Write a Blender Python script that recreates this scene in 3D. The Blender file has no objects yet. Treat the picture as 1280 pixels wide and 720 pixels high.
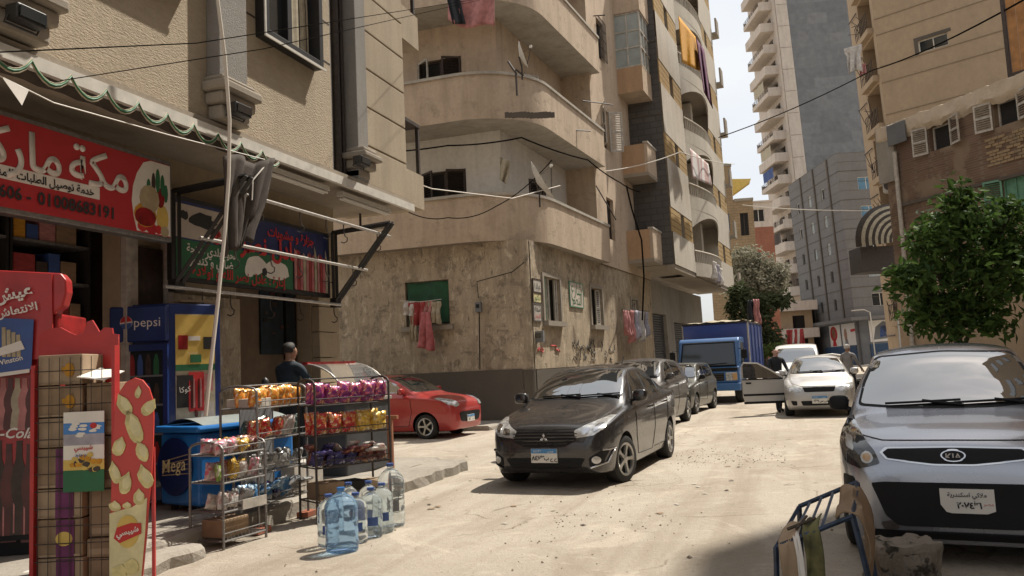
import bpy, bmesh, math, random
from math import sin, cos, tan, pi, radians as rad, sqrt
from mathutils import Vector, Matrix
from mathutils.bvhtree import BVHTree
random.seed(7)
SC = bpy.context.scene
COL = SC.collection
# ---------------------------------------------------------------- camera
F, PITCH, ROLL, YAW, HC = 1020.0, rad(5.4), rad(2.7), rad(18.5), 1.55
FW = Vector((-sin(YAW)*cos(PITCH), cos(YAW)*cos(PITCH), sin(PITCH)))
_r0 = Vector((cos(YAW), sin(YAW), 0)); _u0 = _r0.cross(FW)
RT = _r0*cos(ROLL) - _u0*sin(ROLL)
UP = _u0*cos(ROLL) + _r0*sin(ROLL)
CAM = Vector((0, 0, HC))
cd = bpy.data.cameras.new('camera'); cam = bpy.data.objects.new('camera', cd); COL.objects.link(cam)
cd.sensor_width = 36; cd.lens = F/1280*36; cd.clip_start = 0.05; cd.clip_end = 3000
cam.matrix_world = Matrix(((RT.x, UP.x, -FW.x, 0), (RT.y, UP.y, -FW.y, 0), (RT.z, UP.z, -FW.z, HC), (0, 0, 0, 1)))
SC.camera = cam
# ---------------------------------------------------------------- light
SUN_EL, SUN_AZ = rad(58.5), rad(30)          # azimuth measured from +Y towards +X
SUNV = Vector((sin(SUN_AZ)*cos(SUN_EL), cos(SUN_AZ)*cos(SUN_EL), sin(SUN_EL)))
W = bpy.data.worlds.new('World'); SC.world = W; W.use_nodes = True
nt = W.node_tree; bg = nt.nodes['Background']
sky = nt.nodes.new('ShaderNodeTexSky'); sky.sky_type = 'NISHITA'; sky.sun_disc = False
sky.sun_elevation = SUN_EL; sky.sun_rotation = SUN_AZ
sky.air_density = 1.0; sky.dust_density = 3.5; sky.ozone_density = 1.0
# thin bright cloud veil over the blue
tcw = nt.nodes.new('ShaderNodeTexCoord'); nzw = nt.nodes.new('ShaderNodeTexNoise'); nzw.inputs['Scale'].default_value = 2.2; nzw.inputs['Detail'].default_value = 6
mpw = nt.nodes.new('ShaderNodeMapping'); mpw.inputs['Scale'].default_value = (1, 1, 2.0); nt.links.new(tcw.outputs['Generated'], mpw.inputs[0]); nt.links.new(mpw.outputs[0], nzw.inputs['Vector'])
rmw = nt.nodes.new('ShaderNodeValToRGB'); rmw.color_ramp.elements[0].position = .30; rmw.color_ramp.elements[0].color = (.45,.45,.45,1); rmw.color_ramp.elements[1].position = .62; nt.links.new(nzw.outputs['Fac'], rmw.inputs[0])
mxw = nt.nodes.new('ShaderNodeMix'); mxw.data_type = 'RGBA'; nt.links.new(rmw.outputs[0], mxw.inputs[0]); nt.links.new(sky.outputs[0], mxw.inputs[6]); mxw.inputs[7].default_value = (6.8, 7.0, 7.2, 1)
nt.links.new(mxw.outputs[2], bg.inputs[0]); bg.inputs[1].default_value = 0.10
sl = bpy.data.lights.new('sun', 'SUN'); sun = bpy.data.objects.new('sun', sl); COL.objects.link(sun)
sl.energy = 5.0; sl.angle = rad(0.9); sl.color = (1.0, 0.93, 0.82)
sun.rotation_euler = SUNV.to_track_quat('Z', 'Y').to_euler(); sun.location = (20, 30, 60)
SC.view_settings.view_transform = 'Standard'; SC.view_settings.look = 'None'
SC.view_settings.exposure = 0.45; SC.view_settings.gamma = 1
SC.cycles.max_bounces = 6

# ---------------------------------------------------------------- helpers
def ray(x, y): return RT*((x-640)/F) - UP*((y-360)/F) + FW
def gnd(x, y, z=0.0):
    d = ray(x, y); return CAM + d*((z-HC)/d.z)
def onX(x, y, X):
    d = ray(x, y); return CAM + d*(X/d.x)
def onY(x, y, Y):
    d = ray(x, y); return CAM + d*(Y/d.y)
def atd(x, y, d): return CAM + ray(x, y)*d

class MB:
    def __init__(s): s.v = []; s.f = []; s.mi = []; s.M = None; s.m = 0
    def add(s, vs, fs, m=None):
        b = len(s.v)
        if s.M is not None: vs = [s.M @ Vector(p) for p in vs]
        s.v += [tuple(p) for p in vs]
        for f in fs: s.f.append([b+i for i in f]); s.mi.append(s.m if m is None else m)
        return s
    def box(s, x0, x1, y0, y1, z0, z1, m=None):
        return s.add([(x0,y0,z0),(x1,y0,z0),(x1,y1,z0),(x0,y1,z0),(x0,y0,z1),(x1,y0,z1),(x1,y1,z1),(x0,y1,z1)],
              [(0,3,2,1),(4,5,6,7),(0,1,5,4),(1,2,6,5),(2,3,7,6),(3,0,4,7)], m)
    def quad(s, a, b, c, d, m=None): return s.add([a,b,c,d], [(0,1,2,3)], m)
    def tube(s, pts, r, n=8, m=None, cap=True):
        pts = [Vector(p) for p in pts]; rs = r if isinstance(r, (list, tuple)) else [r]*len(pts)
        vs = []; fs = []; prev = None
        for i, p in enumerate(pts):
            t = (pts[min(i+1, len(pts)-1)] - pts[max(i-1, 0)])
            if t.length < 1e-9: t = Vector((0,0,1))
            t.normalize()
            if prev is None:
                a = Vector((0,0,1)) if abs(t.z) < .9 else Vector((1,0,0))
                u = t.cross(a).normalized()
            else:
                u = (prev - t*prev.dot(t))
                u = u.normalized() if u.length > 1e-6 else t.orthogonal().normalized()
            prev = u; w = t.cross(u)
            for k in range(n):
                an = 2*pi*k/n; vs.append(p + (u*cos(an) + w*sin(an))*rs[i])
        for i in range(len(pts)-1):
            for k in range(n):
                k2 = (k+1) % n; fs.append((i*n+k, i*n+k2, (i+1)*n+k2, (i+1)*n+k))
        if cap: fs.append(tuple(range(n-1, -1, -1))); fs.append(tuple((len(pts)-1)*n+k for k in range(n)))
        return s.add(vs, fs, m)
    def lathe(s, prof, n=20, m=None, M=None, cap=True):
        vs = []; fs = []
        for (r, z) in prof:
            for k in range(n):
                a = 2*pi*k/n; p = Vector((r*cos(a), r*sin(a), z)); vs.append(M @ p if M else p)
        for i in range(len(prof)-1):
            for k in range(n):
                k2 = (k+1) % n; fs.append((i*n+k, i*n+k2, (i+1)*n+k2, (i+1)*n+k))
        if cap and prof[0][0] > 1e-5: fs.append(tuple(range(n-1, -1, -1)))
        if cap and prof[-1][0] > 1e-5: fs.append(tuple((len(prof)-1)*n+k for k in range(n)))
        return s.add(vs, fs, m)
    def prism(s, out, f0, f1, m=None):
        """outline (list of 2d) ; f0/f1 map (a,b)->3d for the two faces"""
        n = len(out); vs = [f0(a, b) for a, b in out] + [f1(a, b) for a, b in out]
        fs = [tuple(range(n-1, -1, -1)), tuple(range(n, 2*n))]
        for i in range(n): j = (i+1) % n; fs.append((i, j, n+j, n+i))
        return s.add(vs, fs, m)
    def grid(s, nu, nv, fn, m=None):
        vs = [fn(i/nu, j/nv) for j in range(nv+1) for i in range(nu+1)]
        fs = [(j*(nu+1)+i, j*(nu+1)+i+1, (j+1)*(nu+1)+i+1, (j+1)*(nu+1)+i) for j in range(nv) for i in range(nu)]
        return s.add(vs, fs, m)
    def ball(s, c, rx, ry=None, rz=None, n=12, m=None):
        ry = ry or rx; rz = rz or rx; k = max(4, n//2); vs = []; fs = []
        for j in range(k+1):
            t = pi*j/k
            for i in range(n):
                a = 2*pi*i/n; vs.append((c[0]+rx*sin(t)*cos(a), c[1]+ry*sin(t)*sin(a), c[2]-rz*cos(t)))
        for j in range(k):
            for i in range(n): i2 = (i+1) % n; fs.append((j*n+i, j*n+i2, (j+1)*n+i2, (j+1)*n+i))
        return s.add(vs, fs, m)
    def build(s, name, mats, parent=None, smooth=None, bevel=0, loc=None, weld=False):
        me = bpy.data.meshes.new(name); me.from_pydata(s.v, [], s.f)
        for mm in (mats if isinstance(mats, (list, tuple)) else [mats]): me.materials.append(mm)
        if max(s.mi, default=0) > 0: me.polygons.foreach_set('material_index', s.mi)
        if weld:
            bm = bmesh.new(); bm.from_mesh(me); bmesh.ops.remove_doubles(bm, verts=bm.verts, dist=1e-5)
            bmesh.ops.recalc_face_normals(bm, faces=bm.faces); bm.to_mesh(me); bm.free()
        me.validate(); me.update()
        if smooth is not None:
            me.shade_smooth(); me.set_sharp_from_angle(angle=rad(smooth))
        o = bpy.data.objects.new(name, me); COL.objects.link(o)
        if parent is not None: o.parent = parent
        if loc is not None: o.location = loc
        if bevel:
            b = o.modifiers.new('bevel', 'BEVEL'); b.width = bevel; b.segments = 2; b.limit_method = 'ANGLE'
        return o

def tag(o, label, cat, group=None, kind=None):
    o['label'] = label; o['category'] = cat
    if group: o['group'] = group
    if kind: o['kind'] = kind
    return o
def thing(name, label, cat, loc=(0,0,0), rz=0, group=None):
    o = bpy.data.objects.new(name, None); COL.objects.link(o); o.empty_display_size = .2
    o.location = loc; o.rotation_euler = (0, 0, rz)
    return tag(o, label, cat, group)
def copy_tree(o, parent=None):
    c = o.copy(); COL.objects.link(c); c.parent = parent
    for ch in list(o.children): copy_tree(ch, c)
    return c
def dup(o, loc, rz=None, label=None, group=None):
    c = copy_tree(o); c.location = loc
    if rz is not None: c.rotation_euler.z = rz
    if label: c['label'] = label
    if group: c['group'] = group
    return c
def structure(o): o['kind'] = 'structure'; return o

# wall with openings in a local frame: u along, n outward, z up
class Fr:
    def __init__(s, o, u):                      # u = 2d direction; the outward normal is u turned clockwise
        s.o = Vector((o[0], o[1], 0)); s.u = Vector((u[0], u[1], 0)).normalized(); s.n = Vector((s.u.y, -s.u.x, 0))
    def p(s, u, n, z): return s.o + s.u*u + s.n*n + Vector((0, 0, z))
    def mat(s, u=0, n=0, z=0):                  # local x->u, y->-n (inward), z->z
        q = s.p(u, n, z); return Matrix(((s.u.x, -s.n.x, 0, q.x), (s.u.y, -s.n.y, 0, q.y), (0, 0, 1, q.z), (0, 0, 0, 1)))
def wall(mb, fr, u0, u1, z0, z1, ops=(), depth=.25, n=0, back=True):
    us = sorted({u0, u1, *[min(max(a, u0), u1) for o in ops for a in (o[0], o[1])]})
    zs = sorted({z0, z1, *[min(max(a, z0), z1) for o in ops for a in (o[2], o[3])]})
    for i in range(len(us)-1):
        for j in range(len(zs)-1):
            cu, cz = (us[i]+us[i+1])/2, (zs[j]+zs[j+1])/2
            if any(o[0] < cu < o[1] and o[2] < cz < o[3] for o in ops): continue
            mb.quad(fr.p(us[i], n, zs[j]), fr.p(us[i+1], n, zs[j]), fr.p(us[i+1], n, zs[j+1]), fr.p(us[i], n, zs[j+1]))
    for (a, b, c, d) in [o[:4] for o in ops]:
        for q in (((a,c),(a,d)), ((b,d),(b,c)), ((a,d),(b,d)), ((b,c),(a,c))):
            (p0, q0), (p1, q1) = q
            mb.quad(fr.p(p0, n, q0), fr.p(p0, n-depth, q0), fr.p(p1, n-depth, q1), fr.p(p1, n, q1))
def fbox(mb, fr, u0, u1, n0, n1, z0, z1, m=None):
    vs = [fr.p(u, n, z) for z in (z0, z1) for (u, n) in ((u0,n1),(u1,n1),(u1,n0),(u0,n0))]
    return mb.add(vs, [(0,3,2,1),(4,5,6,7),(0,1,5,4),(1,2,6,5),(2,3,7,6),(3,0,4,7)], m)
# ---------------------------------------------------------------- materials
def newmat(name):
    m = bpy.data.materials.new(name); m.use_nodes = True; t = m.node_tree
    return m, t, t.nodes['Principled BSDF']
class NG:
    def __init__(s, t): s.t = t; s.co = None
    def n(s, typ, **kw):
        nd = s.t.nodes.new(typ)
        for k, v in kw.items():
            if k in nd.inputs.keys(): nd.inputs[k].default_value = v
            else: setattr(nd, k, v)
        return nd
    def l(s, a, b): s.t.links.new(a, b)
    def coord(s, scale=(1,1,1)):
        tc = s.n('ShaderNodeTexCoord'); mp = s.n('ShaderNodeMapping'); mp.inputs['Scale'].default_value = scale
        s.l(tc.outputs['Object'], mp.inputs[0]); return mp.outputs[0]
    def noise(s, scale, detail=4, rough=.55, sc=(1,1,1), dist=0):
        nd = s.n('ShaderNodeTexNoise'); nd.inputs['Scale'].default_value = scale; nd.inputs['Detail'].default_value = detail
        nd.inputs['Roughness'].default_value = rough; nd.inputs['Distortion'].default_value = dist
        s.l(s.coord(sc), nd.inputs['Vector']); return nd.outputs['Fac']
    def ramp(s, fac, stops):
        r = s.n('ShaderNodeValToRGB'); e = r.color_ramp.elements
        while len(e) < len(stops): e.new(0.5)
        for i, (p, c) in enumerate(stops):
            e[i].position = p; e[i].color = (c, c, c, 1) if not isinstance(c, tuple) else (*c[:3], 1)
        s.l(fac, r.inputs[0]); return r.outputs[0]
    def mix(s, fac, a, b, mode='MIX'):
        m = s.n('ShaderNodeMix'); m.data_type = 'RGBA'; m.blend_type = mode
        for sock, v in ((m.inputs[0], fac), (m.inputs[6], a), (m.inputs[7], b)):
            if hasattr(v, 'is_linked') or hasattr(v, 'links'): s.l(v, sock)
            elif isinstance(v, (int, float)): sock.default_value = v
            else: sock.default_value = (*v[:3], 1)
        return m.outputs[2]
    def bump(s, h, strength, dist, bs):
        b = s.n('ShaderNodeBump'); b.inputs['Strength'].default_value = strength; b.inputs['Distance'].default_value = dist
        s.l(h, b.inputs['Height']); s.l(b.outputs[0], bs.inputs['Normal'])
def simple(name, c, rough=.6, metal=0, coat=0, var=.12, scale=6, bump=0, trans=0, spec=.5, dirt=0):
    m, t, b = newmat(name); g = NG(t)
    b.inputs['Roughness'].default_value = rough; b.inputs['Metallic'].default_value = metal
    b.inputs['Coat Weight'].default_value = coat; b.inputs['Coat Roughness'].default_value = .04
    b.inputs['Transmission Weight'].default_value = trans; b.inputs['Specular IOR Level'].default_value = spec
    if var:
        f = g.noise(scale, 5)
        c2 = tuple(max(0, x*(1-var*2)) for x in c)
        col = g.mix(g.ramp(f, [(.3, 0.), (.7, 1.)]), c2, c)
        if dirt:
            col = g.mix(g.ramp(g.noise(2.3, 6, .65), [(.45, 0.), (.75, dirt)]), col, (.32, .26, .19))
        g.l(col, b.inputs['Base Color'])
    else: b.inputs['Base Color'].default_value = (*c, 1)
    if bump: g.bump(g.noise(scale*6, 4), bump, .02, b)
    return m
def plaster(name, c, c2, stain=(.12,.10,.08), streak=.5, patch=None, patch_amt=.0, fine=45, bump=.5, peel_sc=1.1, rough=.92, fsc=(1,1,1), patch2=None):
    m, t, b = newmat(name); g = NG(t); b.inputs['Roughness'].default_value = rough; b.inputs['Specular IOR Level'].default_value = .2
    col = g.mix(g.ramp(g.noise(.7, 6, .6), [(.3, 0.), (.7, 1.)]), c, c2)
    col = g.mix(g.ramp(g.noise(fine*.35, 5, .7, fsc), [(.3, .22), (.7, 0.)]), col, stain)
    if streak:
        col = g.mix(g.ramp(g.noise(1.5, 7, .72, (1.5, 1.5, .22), .5), [(.44, 0.), (.74, streak)]), col, stain)
    h = g.noise(fine, 5, .65, fsc)
    if patch:
        pf = g.ramp(g.noise(peel_sc, 12, .78, (1,1,1.15), .25), [(.53-patch_amt, 0.), (.63-patch_amt, 1.)])
        pc = g.mix(g.noise(7, 5, .7), patch, tuple(x*.55 for x in patch))
        col = g.mix(pf, col, pc)
        if patch2:
            p2 = g.ramp(g.noise(peel_sc*2.3, 12, .8, (1.3,1.3,.55), .3), [(.54, 0.), (.60, .8)]); col = g.mix(p2, col, patch2)
            p3 = g.ramp(g.noise(peel_sc*3.1, 10, .8, (1.6,1.6,.4), .3), [(.57, 0.), (.62, .85)]); col = g.mix(p3, col, tuple(x*.45 for x in patch))
        h2 = g.n('ShaderNodeMath', operation='MULTIPLY_ADD'); g.l(pf, h2.inputs[0]); h2.inputs[1].default_value = -.8; g.l(h, h2.inputs[2]); h = h2.outputs[0]
    g.l(col, b.inputs['Base Color']); g.bump(h, bump, .02, b)
    return m
def brickmat(name, c1, c2, mortar, scale=1., bw=.24, rh=.075, ms=.012, bump=.6, plasterc=None, pamt=0):
    m, t, b = newmat(name); g = NG(t); b.inputs['Roughness'].default_value = .9; b.inputs['Specular IOR Level'].default_value = .2
    tc = g.n('ShaderNodeTexCoord'); sp = g.n('ShaderNodeSeparateXYZ'); g.l(tc.outputs['Object'], sp.inputs[0])
    ad = g.n('ShaderNodeMath', operation='ADD'); g.l(sp.outputs[0], ad.inputs[0]); g.l(sp.outputs[1], ad.inputs[1])
    cb = g.n('ShaderNodeCombineXYZ'); g.l(ad.outputs[0], cb.inputs[0]); g.l(sp.outputs[2], cb.inputs[1])
    br = g.n('ShaderNodeTexBrick'); g.l(cb.outputs[0], br.inputs['Vector'])
    br.inputs['Color1'].default_value = (*c1, 1); br.inputs['Color2'].default_value = (*c2, 1); br.inputs['Mortar'].default_value = (*mortar, 1)
    br.inputs['Scale'].default_value = scale; br.inputs['Mortar Size'].default_value = ms; br.inputs['Brick Width'].default_value = bw; br.inputs['Row Height'].default_value = rh
    col = g.mix(g.ramp(g.noise(1.3, 6, .65), [(.35, .45), (.7, 0.)]), br.outputs[0], tuple(x*.45 for x in c1))
    if plasterc:
        pf = g.ramp(g.noise(.55, 8, .68), [(.52-pamt, 0.), (.56-pamt, 1.)])
        col = g.mix(pf, col, g.mix(g.noise(3, 5), plasterc, tuple(x*.7 for x in plasterc)))
    g.l(col, b.inputs['Base Color']); g.bump(br.outputs['Fac'], -bump, .02, b)
    return m
M = {}
M['b1'] = plaster('rough cream render', (.50,.42,.315), (.42,.35,.26), streak=.15, fine=55, bump=1.0, fsc=(1,.35,1))
M['b1_smooth'] = plaster('tan panel render', (.44,.365,.27), (.37,.305,.225), streak=.3, fine=60, bump=.4)
M['pilaster'] = plaster('grey combed render', (.30,.285,.265), (.25,.235,.215), streak=.4, fine=70, bump=.8)
M['trim'] = plaster('grey trim', (.33,.29,.24), (.28,.245,.20), streak=.3, fine=60, bump=.2)
M['shopwall'] = plaster('cream shop wall', (.42,.34,.235), (.36,.285,.195), streak=.3, fine=30, bump=.3)
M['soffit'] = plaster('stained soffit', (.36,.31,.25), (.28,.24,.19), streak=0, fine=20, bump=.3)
M['peach'] = plaster('peach render', (.57,.455,.345), (.50,.395,.295), stain=(.17,.125,.085), streak=.42, fine=30, bump=.5, patch=(.46,.365,.27), patch_amt=-.02, peel_sc=2.2)
M['peach_old'] = plaster('flaking ochre render', (.50,.41,.30), (.39,.315,.225), stain=(.10,.078,.055), streak=.6, fine=22, bump=.9, patch=(.30,.25,.19), patch_amt=.0, peel_sc=1.7, patch2=(.56,.475,.36))
M['dado'] = plaster('dark grey cement dado', (.12,.105,.088), (.09,.078,.065), streak=.3, fine=20, bump=.6, patch=(.16,.135,.105), patch_amt=-.08, peel_sc=2.5)
M['whitewash'] = plaster('weathered whitewash', (.50,.46,.40), (.42,.385,.33), streak=.4, fine=20, bump=.3)
M['loggia'] = plaster('whitewashed loggia', (.72,.69,.64), (.64,.61,.56), streak=.2, fine=20, bump=.3)
M['orange'] = plaster('orange render', (.52,.335,.20), (.46,.29,.17), streak=.3, fine=24, bump=.3)
M['b3'] = plaster('cream panel render', (.52,.475,.40), (.46,.415,.345), streak=.25, fine=24, bump=.3)
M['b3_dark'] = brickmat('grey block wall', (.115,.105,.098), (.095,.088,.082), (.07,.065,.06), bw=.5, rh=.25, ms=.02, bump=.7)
M['b3_band'] = plaster('mustard band render', (.40,.275,.125), (.34,.23,.10), streak=.2, fine=30, bump=.3)
M['concrete'] = plaster('raw concrete', (.36,.33,.285), (.28,.255,.215), streak=.3, fine=25, bump=.7, patch=(.22,.2,.17), patch_amt=-.06)
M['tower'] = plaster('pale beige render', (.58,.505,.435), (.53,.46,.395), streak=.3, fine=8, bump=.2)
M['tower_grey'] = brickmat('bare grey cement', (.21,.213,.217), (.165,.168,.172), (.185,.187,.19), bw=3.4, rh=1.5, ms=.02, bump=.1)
M['mid_grey'] = plaster('grey cement render', (.185,.178,.174), (.16,.154,.15), streak=.3, fine=10, bump=.2)
M['tan'] = plaster('ochre tan render', (.43,.32,.215), (.385,.285,.19), streak=.15, fine=10, bump=.2)
M['tan_line'] = simple('tan joint', (.27,.20,.13), .9)
M['brick'] = brickmat('weathered brown brick', (.20,.122,.082), (.15,.095,.066), (.20,.155,.12), plasterc=(.25,.185,.13), pamt=.0)
M['tanbrick'] = brickmat('tan brick', (.38,.27,.16), (.33,.235,.14), (.25,.19,.13), bw=.5, rh=.2, ms=.02)
M['redbrick'] = brickmat('red brick', (.36,.13,.08), (.30,.105,.065), (.22,.14,.1))
M['cornice'] = plaster('crumbling cornice render', (.60,.50,.385), (.52,.43,.32), streak=.1, fine=12, bump=1.0)
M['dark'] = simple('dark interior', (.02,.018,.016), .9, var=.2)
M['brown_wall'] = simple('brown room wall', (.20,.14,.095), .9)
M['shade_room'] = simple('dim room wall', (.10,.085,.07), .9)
M['glass'] = simple('window glass', (.025,.03,.033), .06, var=0, spec=.8)
M['blueglass'] = simple('blue reflective glass', (.10,.19,.25), .12, var=.15, scale=1, metal=.5)
M['pale_glass'] = simple('frosted pale glass', (.34,.38,.37), .25, var=.15, scale=2)
M['black_metal'] = simple('black painted metal', (.016,.015,.015), .45, var=.15)
M['rust_metal'] = simple('rusty dark steel', (.055,.04,.032), .65, var=.3, scale=14)
M['grey_metal'] = simple('grey steel', (.26,.25,.24), .45, metal=.6, var=.2, scale=20)
M['galv'] = simple('galvanised pipe', (.5,.47,.43), .4, metal=.5, var=.15, scale=20)
M['white_paint'] = simple('white paint', (.62,.59,.53), .6, var=.12, scale=8)
M['white_wood'] = simple('weathered white shutter paint', (.50,.46,.40), .7, var=.2, scale=10)
M['brown_wood'] = simple('dark brown wood', (.06,.038,.028), .6, var=.25, scale=12)
M['green_wood'] = simple('green louvre paint', (.13,.30,.20), .6, var=.2)
M['green_screen'] = simple('dark green screen', (.012,.085,.035), .75, var=.25, scale=5)
M['wire'] = simple('black cable', (.012,.011,.010), 1.0, var=0, spec=.0)
M['palewire'] = simple('pale cable', (.55,.5,.43), .6, var=0)
M['shutter'] = simple('dark roller shutter', (.075,.075,.078), .55, metal=.3, var=.2, scale=3)
M['blue_shutter'] = simple('blue shutter paint', (.035,.085,.17), .6, var=.2, scale=3)
M['rubber'] = simple('tyre rubber', (.022,.021,.020), .8, var=.25, scale=9)
M['alloy'] = simple('alloy wheel', (.45,.44,.42), .32, metal=.8, var=.12)
M['steelrim'] = simple('dull wheel cover', (.33,.32,.31), .5, metal=.5, var=.2)
M['blackplastic'] = simple('black plastic', (.010,.010,.011), .6, var=.15, spec=.25)
M['carglass'] = simple('car glass', (.012,.015,.016), .02, var=0, spec=.9)
M['carglass'].node_tree.nodes['Principled BSDF'].inputs['IOR'].default_value = 2.5
M['carglass'].node_tree.nodes['Principled BSDF'].inputs['Coat Weight'].default_value = .6
M['chrome'] = simple('chrome', (.55,.55,.56), .18, metal=1, var=0)
M['lamp_clear'] = simple('headlamp lens', (.66,.66,.65), .10, var=.3, scale=16, coat=1, metal=.35)
M['lamp_dark'] = simple('dark headlamp lens', (.05,.053,.058), .1, var=.3, scale=14, coat=1, metal=.3)
M['lamp_orange'] = simple('amber lamp lens', (.55,.33,.14), .2, var=.2, coat=1)
M['plate_white'] = simple('number plate white', (.66,.63,.57), .5, var=.06)
M['plate_blue'] = simple('number plate blue', (.06,.22,.45), .5, var=.05)
M['ink'] = simple('black ink', (.02,.02,.02), .7, var=0)
M['ink_red'] = simple('red ink', (.45,.02,.02), .6, var=0)
M['ink_white'] = simple('white ink', (.72,.68,.62), .6, var=.06)
M['ink_green'] = simple('green ink', (.02,.13,.05), .6, var=.1)
M['ink_blue'] = simple('blue ink', (.04,.09,.28), .5, var=.1)
M['ink_yellow'] = simple('yellow ink', (.62,.43,.10), .6, var=.1)
M['cream'] = simple('cream print', (.72,.64,.36), .5, var=.15, scale=9)
M['potato'] = simple('potato crisp print', (.70,.60,.27), .5, var=.2, scale=14)
M['sign_red'] = simple('red sign vinyl', (.42,.022,.028), .4, var=.05)
M['red_plastic'] = simple('red plastic', (.46,.03,.03), .4, var=.15, scale=4)
M['coke_red'] = simple('printed cola red', (.36,.018,.02), .35, var=.35, scale=5)
M['coke_dark'] = simple('cola bottle print', (.10,.016,.014), .4, var=.3)
M['chips_red'] = simple('crisp packet red board', (.52,.045,.035), .4, var=.08)
M['pepsi_blue'] = simple('cooler blue enamel', (.012,.034,.15), .35, var=.15, scale=4, coat=.3)
M['ice_blue'] = simple('freezer bright blue', (.025,.20,.58), .35, var=.15, scale=3, coat=.3)
M['mega_navy'] = simple('navy print', (.015,.03,.14), .35, var=.25, scale=5)
M['gold'] = simple('gold print', (.45,.36,.22), .4, var=.2)
M['cardboard'] = simple('cardboard', (.30,.205,.125), .85, var=.18, scale=5, bump=.1)
M['cardboard2'] = simple('pale cardboard', (.38,.275,.18), .85, var=.15, scale=5, bump=.1)
M['purple_print'] = simple('purple print', (.16,.035,.115), .8, var=.2)
M['hair'] = simple('dark hair', (.015,.011,.009), .7, var=.2)
M['skin'] = simple('skin', (.36,.20,.125), .55, var=.1)
M['skin_pale'] = simple('pale headscarf', (.50,.30,.24), .8, var=.1)
M['cloth_dark'] = simple('dark cloth', (.025,.028,.035), .9, var=.2)
M['cloth_navy'] = simple('navy jacket cloth', (.02,.035,.05), .85, var=.25)
M['cloth_grey'] = simple('grey cloth', (.26,.25,.25), .9, var=.15)
for k, c in dict(pink=(.52,.16,.17), red=(.36,.05,.05), white=(.62,.58,.54), beige=(.46,.40,.29), orange=(.62,.30,.03), purple=(.13,.035,.09),
                 rose=(.50,.22,.21), stripe=(.42,.40,.45), blue=(.06,.10,.25), canvas=(.065,.05,.04)).items():
    M['c_'+k] = simple(k+' cloth', c, .9, var=.2, scale=8, bump=.15)
def paint(name, c, metal=.55, rough=.32, dirt=.25):
    m, t, b = newmat(name); g = NG(t)
    b.inputs['Metallic'].default_value = metal; b.inputs['Coat Weight'].default_value = .7; b.inputs['Coat Roughness'].default_value = .06
    d = g.ramp(g.noise(1.4, 4, .6), [(.35, dirt*.35), (.8, dirt)])
    g.l(g.mix(d, c, (.33,.27,.2)), b.inputs['Base Color'])
    r = g.n('ShaderNodeMath', operation='MULTIPLY_ADD'); g.l(d, r.inputs[0]); r.inputs[1].default_value = 1.0; r.inputs[2].default_value = rough; g.l(r.outputs[0], b.inputs['Roughness'])
    return m
M['p_black'] = paint('dusty black paint', (.013,.014,.018), .3, .22, .10)
M['p_dgrey'] = paint('dusty dark grey paint', (.035,.035,.038), .4, .32, .2)
M['p_green'] = paint('dusty green black paint', (.03,.036,.034), .3, .33, .2)
M['p_silver'] = paint('silver paint', (.42,.41,.40), .6, .34, .2)
M['p_kia'] = paint('blue grey silver paint', (.34,.355,.40), .7, .24, .06)
M['p_red'] = paint('red car paint', (.36,.016,.018), .15, .28, .12)
M['p_truck'] = paint('truck blue paint', (.014,.115,.33), .1, .42, .12)
M['p_truckbox'] = paint('dark blue box paint', (.012,.06,.28), .1, .5, .2)
M['p_white'] = paint('white van paint', (.62,.61,.58), .05, .4, .15)
# dusty road
def roadmat():
    m, t, b = newmat('dusty worn asphalt'); g = NG(t); b.inputs['Roughness'].default_value = .95; b.inputs['Specular IOR Level'].default_value = .15
    big = g.noise(.35, 7, .62, dist=.4)
    col = g.mix(g.ramp(big, [(.33, 0.), (.66, 1.)]), (.355,.312,.255), (.465,.415,.35))
    col = g.mix(g.ramp(g.noise(1.1, 8, .72, (1, .55, 1), .8), [(.48, 0.), (.70, .85)]), col, (.285,.24,.185))
    col = g.mix(g.ramp(g.noise(3.3, 8, .75, (.8, 2.2, 1), .5), [(.55, 0.), (.66, .6)]), col, (.53,.475,.39))
    col = g.mix(g.ramp(g.noise(42, 4, .8), [(.58, 0.), (.66, .8)]), col, (.19,.15,.11))
    col = g.mix(g.ramp(g.noise(120, 3, .8), [(.3, .3), (.6, 0.)]), col, (.22,.18,.13))
    col = g.mix(g.ramp(g.noise(1.0, 5, .6, (1.5, .07, 1)), [(.50, 0.), (.66, .6)]), col, (.26,.215,.165))
    col = g.mix(g.ramp(g.noise(.55, 8, .7, (1, 1, 1), 1.2), [(.57, 0.), (.64, .55)]), col, (.52,.46,.375))
    col = g.mix(g.ramp(g.noise(1.9, 6, .6, (1, .8, 1), .6), [(.66, 0.), (.73, .8)]), col, (.13,.105,.08))
    vo = g.n('ShaderNodeTexVoronoi'); vo.feature = 'DISTANCE_TO_EDGE'; vo.inputs['Scale'].default_value = .55
    nzv = g.n('ShaderNodeTexNoise'); nzv.inputs['Scale'].default_value = 1.7; nzv.inputs['Detail'].default_value = 6; g.l(g.coord(), nzv.inputs['Vector'])
    vm = g.n('ShaderNodeVectorMath', operation='MULTIPLY_ADD'); g.l(nzv.outputs['Color'], vm.inputs[0]); vm.inputs[1].default_value = (.9,.9,.9); g.l(g.coord(), vm.inputs[2]); g.l(vm.outputs[0], vo.inputs['Vector'])
    crack = g.n('ShaderNodeMath', operation='MULTIPLY'); g.l(g.ramp(vo.outputs['Distance'], [(.0, 1.), (.016, 0.)]), crack.inputs[0]); g.l(g.ramp(g.noise(.8, 3), [(.52, 0.), (.60, .75)]), crack.inputs[1])
    col = g.mix(crack.outputs[0], col, (.17,.135,.10))
    g.l(col, b.inputs['Base Color'])
    g.bump(g.noise(26, 9, .78), .75, .03, b)
    return m
M['road'] = roadmat()
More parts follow.
